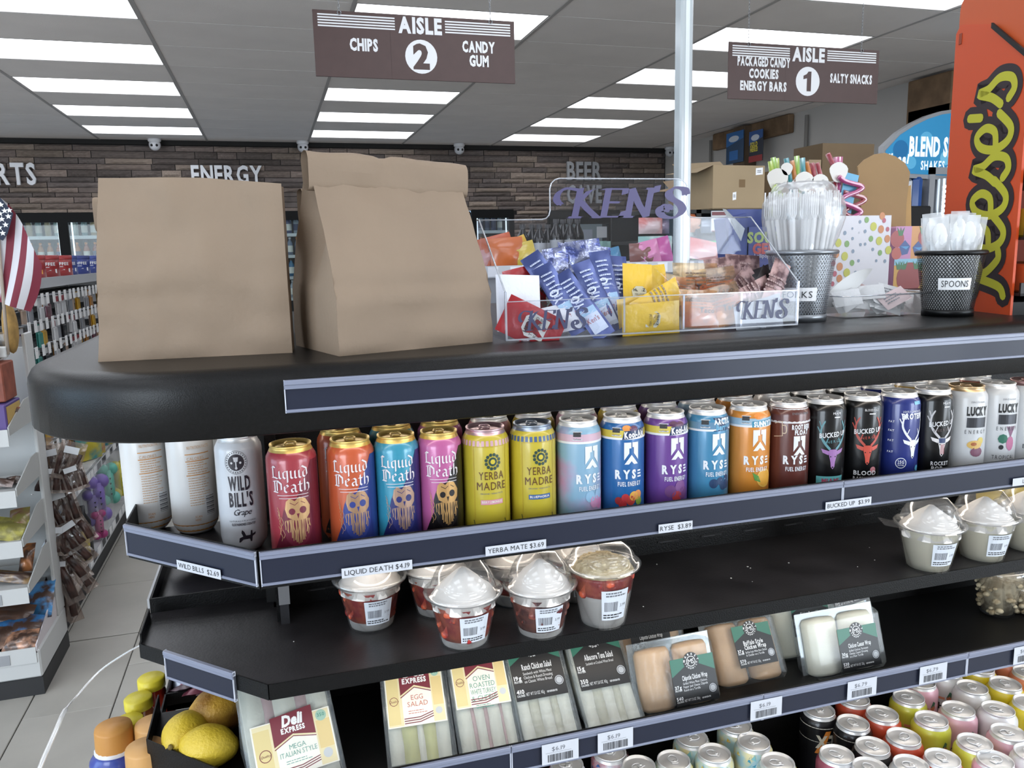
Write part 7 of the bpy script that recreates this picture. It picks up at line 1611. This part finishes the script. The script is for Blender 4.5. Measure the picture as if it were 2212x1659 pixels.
# ================================================================ BEHIND THE ISLAND
def W_(px, py, y): return W(px, py, y=y)
gy = 3.3; a, b = W(1040, 575, y=gy), W(1620, 575, y=gy); sz = a.z - .005
g2 = thing('snack_gondola', 'low white aisle shelf of bagged snacks behind the condiment dispenser', 'shelving', (a.x, gy, 0)); gw = b.x - a.x
MB().box(0, gw, 0, .6, 0, sz - .03, mat('8d8f92', .6)).build('body', g2); MB().box(0, gw, -.02, .62, sz - .03, sz, GW).build('top_shelf', g2)
q = MB().box(0, gw, -.026, -.02, sz - .045, sz + .005, mat('c2c4c6', .5)); rd = random.Random(1); x = .02
while x < gw - .1: w = rd.uniform(.04, .08); q.box(x, x + w, -.028, -.026, sz - .04, sz, WHITE); x += w + rd.uniform(.02, .06)
q.build('price_rail', g2)
for i, (px, py, w_, h_, c, lab) in enumerate(((1085, 570, .1, .12, 'b8502a', 'orange snack bag left of the blue foil heap'), (1105, 575, .1, .11, 'c2602a', 'orange red snack bag leaning left of the blue foil heap'), (1118, 568, .11, .1, 'd6a826', 'yellow topped snack bag left of the blue foil heap'), (1140, 573, .08, .09, 'c2a83a', 'dull yellow packet next to the blue foil heap'), (1072, 555, .07, .08, 'c08a86', 'pale pink packet at the far left of the low aisle'), (1400, 575, .12, .09, '7a4a44', 'maroon bag left of the pink bags'), (1330, 585, .1, .07, '3f7aa0', 'blue bag low behind the mustard'), (1410, 570, .12, .1, 'd07aa8', 'pale pink candy bag'), (1432, 562, .14, .11, 'b84a90', 'magenta candy bag left of the pale pole'))):
    p = W(px, py, y=gy - .02 - .03 * (i % 2)); bagthing('snack_bag', lab, 'snack bag', (p.x, p.y + .06, max(sz + h_ * .42, p.z)), w_ * (1.5 if px < 1200 else 1.05), h_ * (1.4 if px < 1200 else 1.1), .06, mat(c, .3, coat=.3, var=.15, vscale=8), (-.1, rd.uniform(-.4, .4), 0), None, 'snack bags on the low aisle', seed=i)
gy2 = 4.6; a, b = W(1100, 560, y=gy2), W(1460, 560, y=gy2); z2 = W(1250, 565, y=gy2).z - .02
g3 = thing('drinks_shelf', 'dark aisle shelf of black bottles and bags behind the condiment dispenser', 'shelving', (a.x, gy2, 0)); MB().box(0, b.x - a.x, 0, .5, 0, z2, mat('3a3b3e', .6)).build('body', g3); MB().box(0, b.x - a.x, -.02, .52, z2 - .03, z2, GW).build('top_shelf', g3)
for i, px in enumerate((1130, 1150, 1166, 1184, 1202, 1217, 1232, 1248)):
    p = W(px, 555, y=gy2 + .1 + .05 * (i % 2)); o = bottle('1b1b1f', '2a2a2e', 'a9abb0', (p.x, p.y, z2), 'black bottle with pale label behind the blue foil heap, %s from the left' % ORD[i], 'black bottles behind the condiment dispenser', h=.25 + .03 * (i > 3), r=.042)
for i, (px, pt, pb, w_, c, lab) in enumerate(((1297, 520, 568, .07, '9fc4bc', 'teal bag seen edge on, left of three'), (1318, 520, 570, .08, '8fbab2', 'teal bag seen edge on, middle of three'), (1342, 520, 570, .09, '86b2ac', 'teal bag seen edge on, right of three'))):
    p0, p1 = W(px, pb, y=gy2), W(px, pt, y=gy2); hh = p1.z - z2
    o = MB().ext([(-w_ / 2, 0, 0), (w_ / 2, 0, 0), (.008, .02, hh), (-.02, .02, hh)], (0, .2, 0), mat(c, .3, coat=.4, var=.15, vscale=6)).build('snack_bag', None, (p0.x, gy2 + .05, z2)); tag(o, lab + ' behind the dispenser header', 'snack bag')
def upbag(px, pt, pb, w_, y, c, c2, lab, base=None):
    p0, p1 = W(px, pb, y=y), W(px, pt, y=y); h_ = p1.z - p0.z
    return bagthing('snack_bag', lab, 'snack bag', (p0.x, y, (p0.z + p1.z) / 2), w_, h_, .07, mat(c, .3, coat=.3, col2=c2, vscale=8), (0, 0, 0), None, None, .06, .3, seed=px)
upbag(1358, 510, 568, .16, gy2 + .1, '3f9cc4', 'b8963a', 'blue and gold stand up bag right of the teal bags')
# black rack with hanging bags and cartons on top
ry = 3.95; a, b = W(1396, 450, y=ry), W(1765, 450, y=ry); rz = W(1600, 452, y=ry).z
rk = thing('black_rack', 'black shelving rack with cartons on top behind the pale pole', 'shelving', (a.x, ry, 0)); rw = b.x - a.x
MB().box(0, rw, .45, .47, 0, rz, DARK).box(0, rw, 0, .47, rz - .02, rz, DARK).box(rw - .03, rw, 0, .47, 0, rz, DARK).box(.3, .33, 0, .47, 0, rz, DARK).build('frame', rk)
for k, zz in enumerate((rz - .16, rz - .33, rz - .55)): MB().box(0.0, rw, .02, .45, zz - .02, zz, mat('141416', .5)).box(0, rw, .0, .02, zz - .02, zz + .02, mat('26262a', .4)).build('shelf', rk)
upbag(1405, 470, 505, .14, ry + .02, 'c06a66', 'c9b0b0', 'red and white candy bag on the black rack left of the pole'); upbag(1428, 470, 505, .1, ry + .06, '4a4a60', '7a6a80', 'dark bag beside the red candy bag on the black rack'); upbag(1415, 510, 555, .2, ry - .02, '7fa8a4', 'c9d0cc', 'pale teal crumpled bag on the black rack under the red candy bag')
upbag(1497, 462, 502, .1, ry + .02, 'd0683a', 'c08a6a', 'orange shiny bag right of the pale pole'); upbag(1518, 468, 504, .12, ry + .05, '20263a', '8a94a4', 'dark blue and white bags right of the orange shiny bag')
for px, c, lab in ((1488, 'b7c4bc', 'pale green jar nearest the pole on the black rack'), (1500, 'a8b4ae', 'second pale jar on the black rack'), (1512, '9cb0a0', 'third pale jar on the black rack')):
    p = W(px, 545, y=ry - .02); o = MB().lathe([(0, 0), (.03, 0), (.03, .1), (.024, .12), (.024, .14), (0, .14)], mat(c, .35), 12).build('jar', None, (p.x, ry + .05, W(px, 550, y=ry).z)); tag(o, lab, 'jar')
upbag(1535, 520, 560, .22, ry - .12, '2f9a56', '3fae6a', 'green bag behind the brown sachets'); p = W(1530, 580, y=gy + .06); bagthing('snack_bag', 'red and pale bag on the low aisle behind the taco sauce', 'snack bag', (p.x, gy + .08, sz + .045), .24, .1, .06, mat('c85a58', .3, coat=.3, col2='d8a8a4', vscale=8), (-.2, .2, 0))
s = W(1537, 500, y=3.3); e = W(1592, 455, y=3.3); t = thing('shelf_sign', 'white and burgundy shelf sign under the large carton', 'sign', (s.x, 3.3, s.z)); w = e.x - s.x; h = e.z - s.z
MB().box(0, w, 0, .008, 0, h, mat('c3c5c9', .5), .001).build('board', t); q = MB(); d = Dec(q, flat((0, -.0006, 0), (1, 0, 0), (0, 0, 1))); d.rect(0, h * .78, w, h * .95, mat('6e3036', .5)); d.rect(0, 0, w, h * .05, mat('8a5a5c', .5)); d.text('SEQUOIA', w * .42, h * .5, h * .17, mat('5f7282', .5), 2, wmax=w * .5); d.text('MARKET', w * .4, h * .24, h * .17, mat('5f7282', .5), 2, wmax=w * .5); q.build('print', t)
MB().box(w * .4, w * .45, .008, .02, -.6, 0, DARK).build('stem', t)
def carton(label, pxl, pxr, pb, pt, y, dep, c, flaps=True, yaw=0., tape=True, tags=()):
    p0, p1 = W(pxl, pb, y=y), W(pxr, pb, y=y); zt_ = W((pxl + pxr) / 2, pt, y=y).z; w = p1.x - p0.x; h = zt_ - p0.z
    t = thing('carton', label, 'carton', p0, yaw, 'brown cartons on the black rack'); m = mat(c, .8, var=.05, vscale=5)
    MB().box(0, w, 0, .006, 0, h, m).box(0, w, dep - .006, dep, 0, h, m).box(0, .006, .006, dep - .006, 0, h, m).box(w - .006, w, .006, dep - .006, 0, h, m).box(0, w, 0, dep, 0, .006, m).build('shell', t)
    if flaps: MB().add([(0, dep, h), (w, dep, h), (w, dep + .1, h + .07), (0, dep + .1, h + .05)], [(0, 1, 2, 3)], m).add([(0, 0, h), (0, dep, h), (-.1, dep, h - .02), (-.1, 0, h - .04)], [(0, 1, 2, 3)], m).build('flap', t)
    q = MB(); d = Dec(q, flat((0, -.0006, 0), (1, 0, 0), (0, 0, 1)))
    d.rect(w * .5, h * .5, w * .62, h * .68, mat('7a6040', .8)) if tape else None
    for u, v, ww, hh in tags: d.poly([(w * u, h * v), (w * (u + ww), h * (v + .02)), (w * (u + ww), h * (v + hh)), (w * u, h * (v + hh - .02))], WHITE, 2); d.lines(w * (u + ww * .2), h * (v + hh * .3), w * (u + ww * .8), h * (v + hh * .7), GREYINK, 3, 2)
    q.build('print', t)
carton('large open brown carton right of the pale pole on the black rack', 1539, 1652, 452, 357, 3.9, .34, 'a08a6a', True, .03, True, ((.82, .78, .14, .18), (.38, .2, .07, .2)))
carton('low brown carton between pole and the large carton', 1486, 1540, 440, 398, 4.3, .3, '9a7a50', True, -.1, False)
carton('shadowed brown carton at the back behind the straws', 1772, 1882, 446, 310, 4.5, .3, '6f5a40', False, 0, False)  # brown carton with the shadow it stands in put into its colour
carton('pale tan carton flap left of the shadowed brown carton', 1744, 1770, 446, 345, 4.5, .1, 'a08a6c', False, 0, False)
carton('brown carton behind the lime straws', 1672, 1740, 446, 368, 4.5, .25, '7d6444', False, 0, False)
o = MB().box(W(1660, 500, y=4.46).x, W(2010, 500, y=4.46).x, 4.46, 4.88, 0, W(1800, 446, y=4.5).z - .002, mat('121214', .6), .01).build('black_cabinet'); tag(o, 'black cabinet carrying the rear cartons behind the straws', 'cabinet')
# blender kiosk
ky = 4.9; a = W(1908, 322, y=ky); b = W(2200, 322, y=ky); kw = b.x - a.x
ks = thing('freezer_kiosk', 'blue drink blending kiosk with arched BLEND sign', 'kiosk', (a.x, ky, 0))
zb, ze = W(1915, 378, y=ky).z, W(1912, 316, y=ky).z; zc = W(2060, 235, y=ky).z
BLU = mat('2f8fc4', .4, emit=.25); SGR = mat('b9bcc2', .35, .5)
arch = [(0, zb - .01), (kw, zb - .06)] + [(kw * (1 - i / 10), ze + (zc - ze) * math.sin(PI * (.08 + .92 * i / 10)) ** .8 if i < 10 else ze) for i in range(11)]
MB().ext([(x, 0, z) for x, z in arch], (0, .05, 0), SGR).build('sign_frame', ks)
q = MB(); d = Dec(q, flat((0, -.002, 0), (1, 0, 0), (0, 0, 1), .0008))
inn = [(kw * .015, zb + .02), (kw * .985, zb - .03)] + [(kw * (.985 - .97 * i / 10), ze - .015 + (zc - ze - .01) * math.sin(PI * (.08 + .92 * i / 10)) ** .8 if i < 10 else ze - .03) for i in range(11)]
d.poly(inn, BLU, 1)
for u, v, r, c in ((.12, .5, .09, '1f6fa8'), (.3, .7, .08, '57b0dc'), (.45, .35, .07, '6fc0e4'), (.62, .65, .1, '1f6fa8'), (.2, .25, .06, '57b0dc')): d.circ(kw * u, zb + (zc - zb) * v * .75, r * kw * .6, mat(c, .4, emit=.25), 1.5, 20)
WE = mat('e8f0f6', .4, emit=.5)
d.text('BLEND SHAKES', kw * .18, zb + (ze - zb) * .70, (ze - zb) * .62, WE, 2.5, 'l', .46, 2, gap=.1); d.text('SHAKES & SMOOTHIES', kw * .27, zb + (ze - zb) * .2, (ze - zb) * .30, WE, 2.5, 'l', .62, 1, gap=.16); d.text("f'real", kw * .1, zb + (ze - zb) * .42, (ze - zb) * .3, WE, 2.5, 'c', .8, 2, shear=.15)
q.build('sign_face', ks)
bl = mat('1f4f9c', .35, coat=.4); zt2 = W(1965, 385, y=ky).z
MB().box(.02, kw, .05, .6, 0, zt2 - .12, DARK).box(.0, kw, .08, .6, zt2 - .12, zb - .06, DARK).build('cabinet', ks)
x0, x1 = W(1962, 450, y=ky).x - a.x, W(1992, 450, y=ky).x - a.x
MB().box(x0, x0 + (x1 - x0) * .35, 0, .1, .9, zt2, SGR, .02).box(x0 + (x1 - x0) * .3, x1, -.02, .1, .9, zt2 + .02, bl, .03).build('blue_door', ks)
x2, x3 = W(2000, 450, y=ky).x - a.x, W(2060, 450, y=ky).x - a.x; zt3 = W(2030, 362, y=ky).z
MB().box(x2, x2 + .05, -.02, .05, .9, zt3, SGR).box(x2, x3 + .3, -.02, .05, zt3 - .05, zt3, SGR).build('machine_frame', ks)
q = MB().lathe([(.09, .9), (.09, zt3 - .08)], mat('9aa0a6', .2, .9), 20, ((x2 + x3) / 2 + .04, .06, 0)); q.build('steel_column', ks)
q = MB()
for k in range(12): q.ball(((x2 + x3) / 2 + .0, -.035, zt3 - .14 - k * .035), .012, mat('f2f6ff', .4, emit=3.), 6, 5)
q.build('indicator_light', ks)
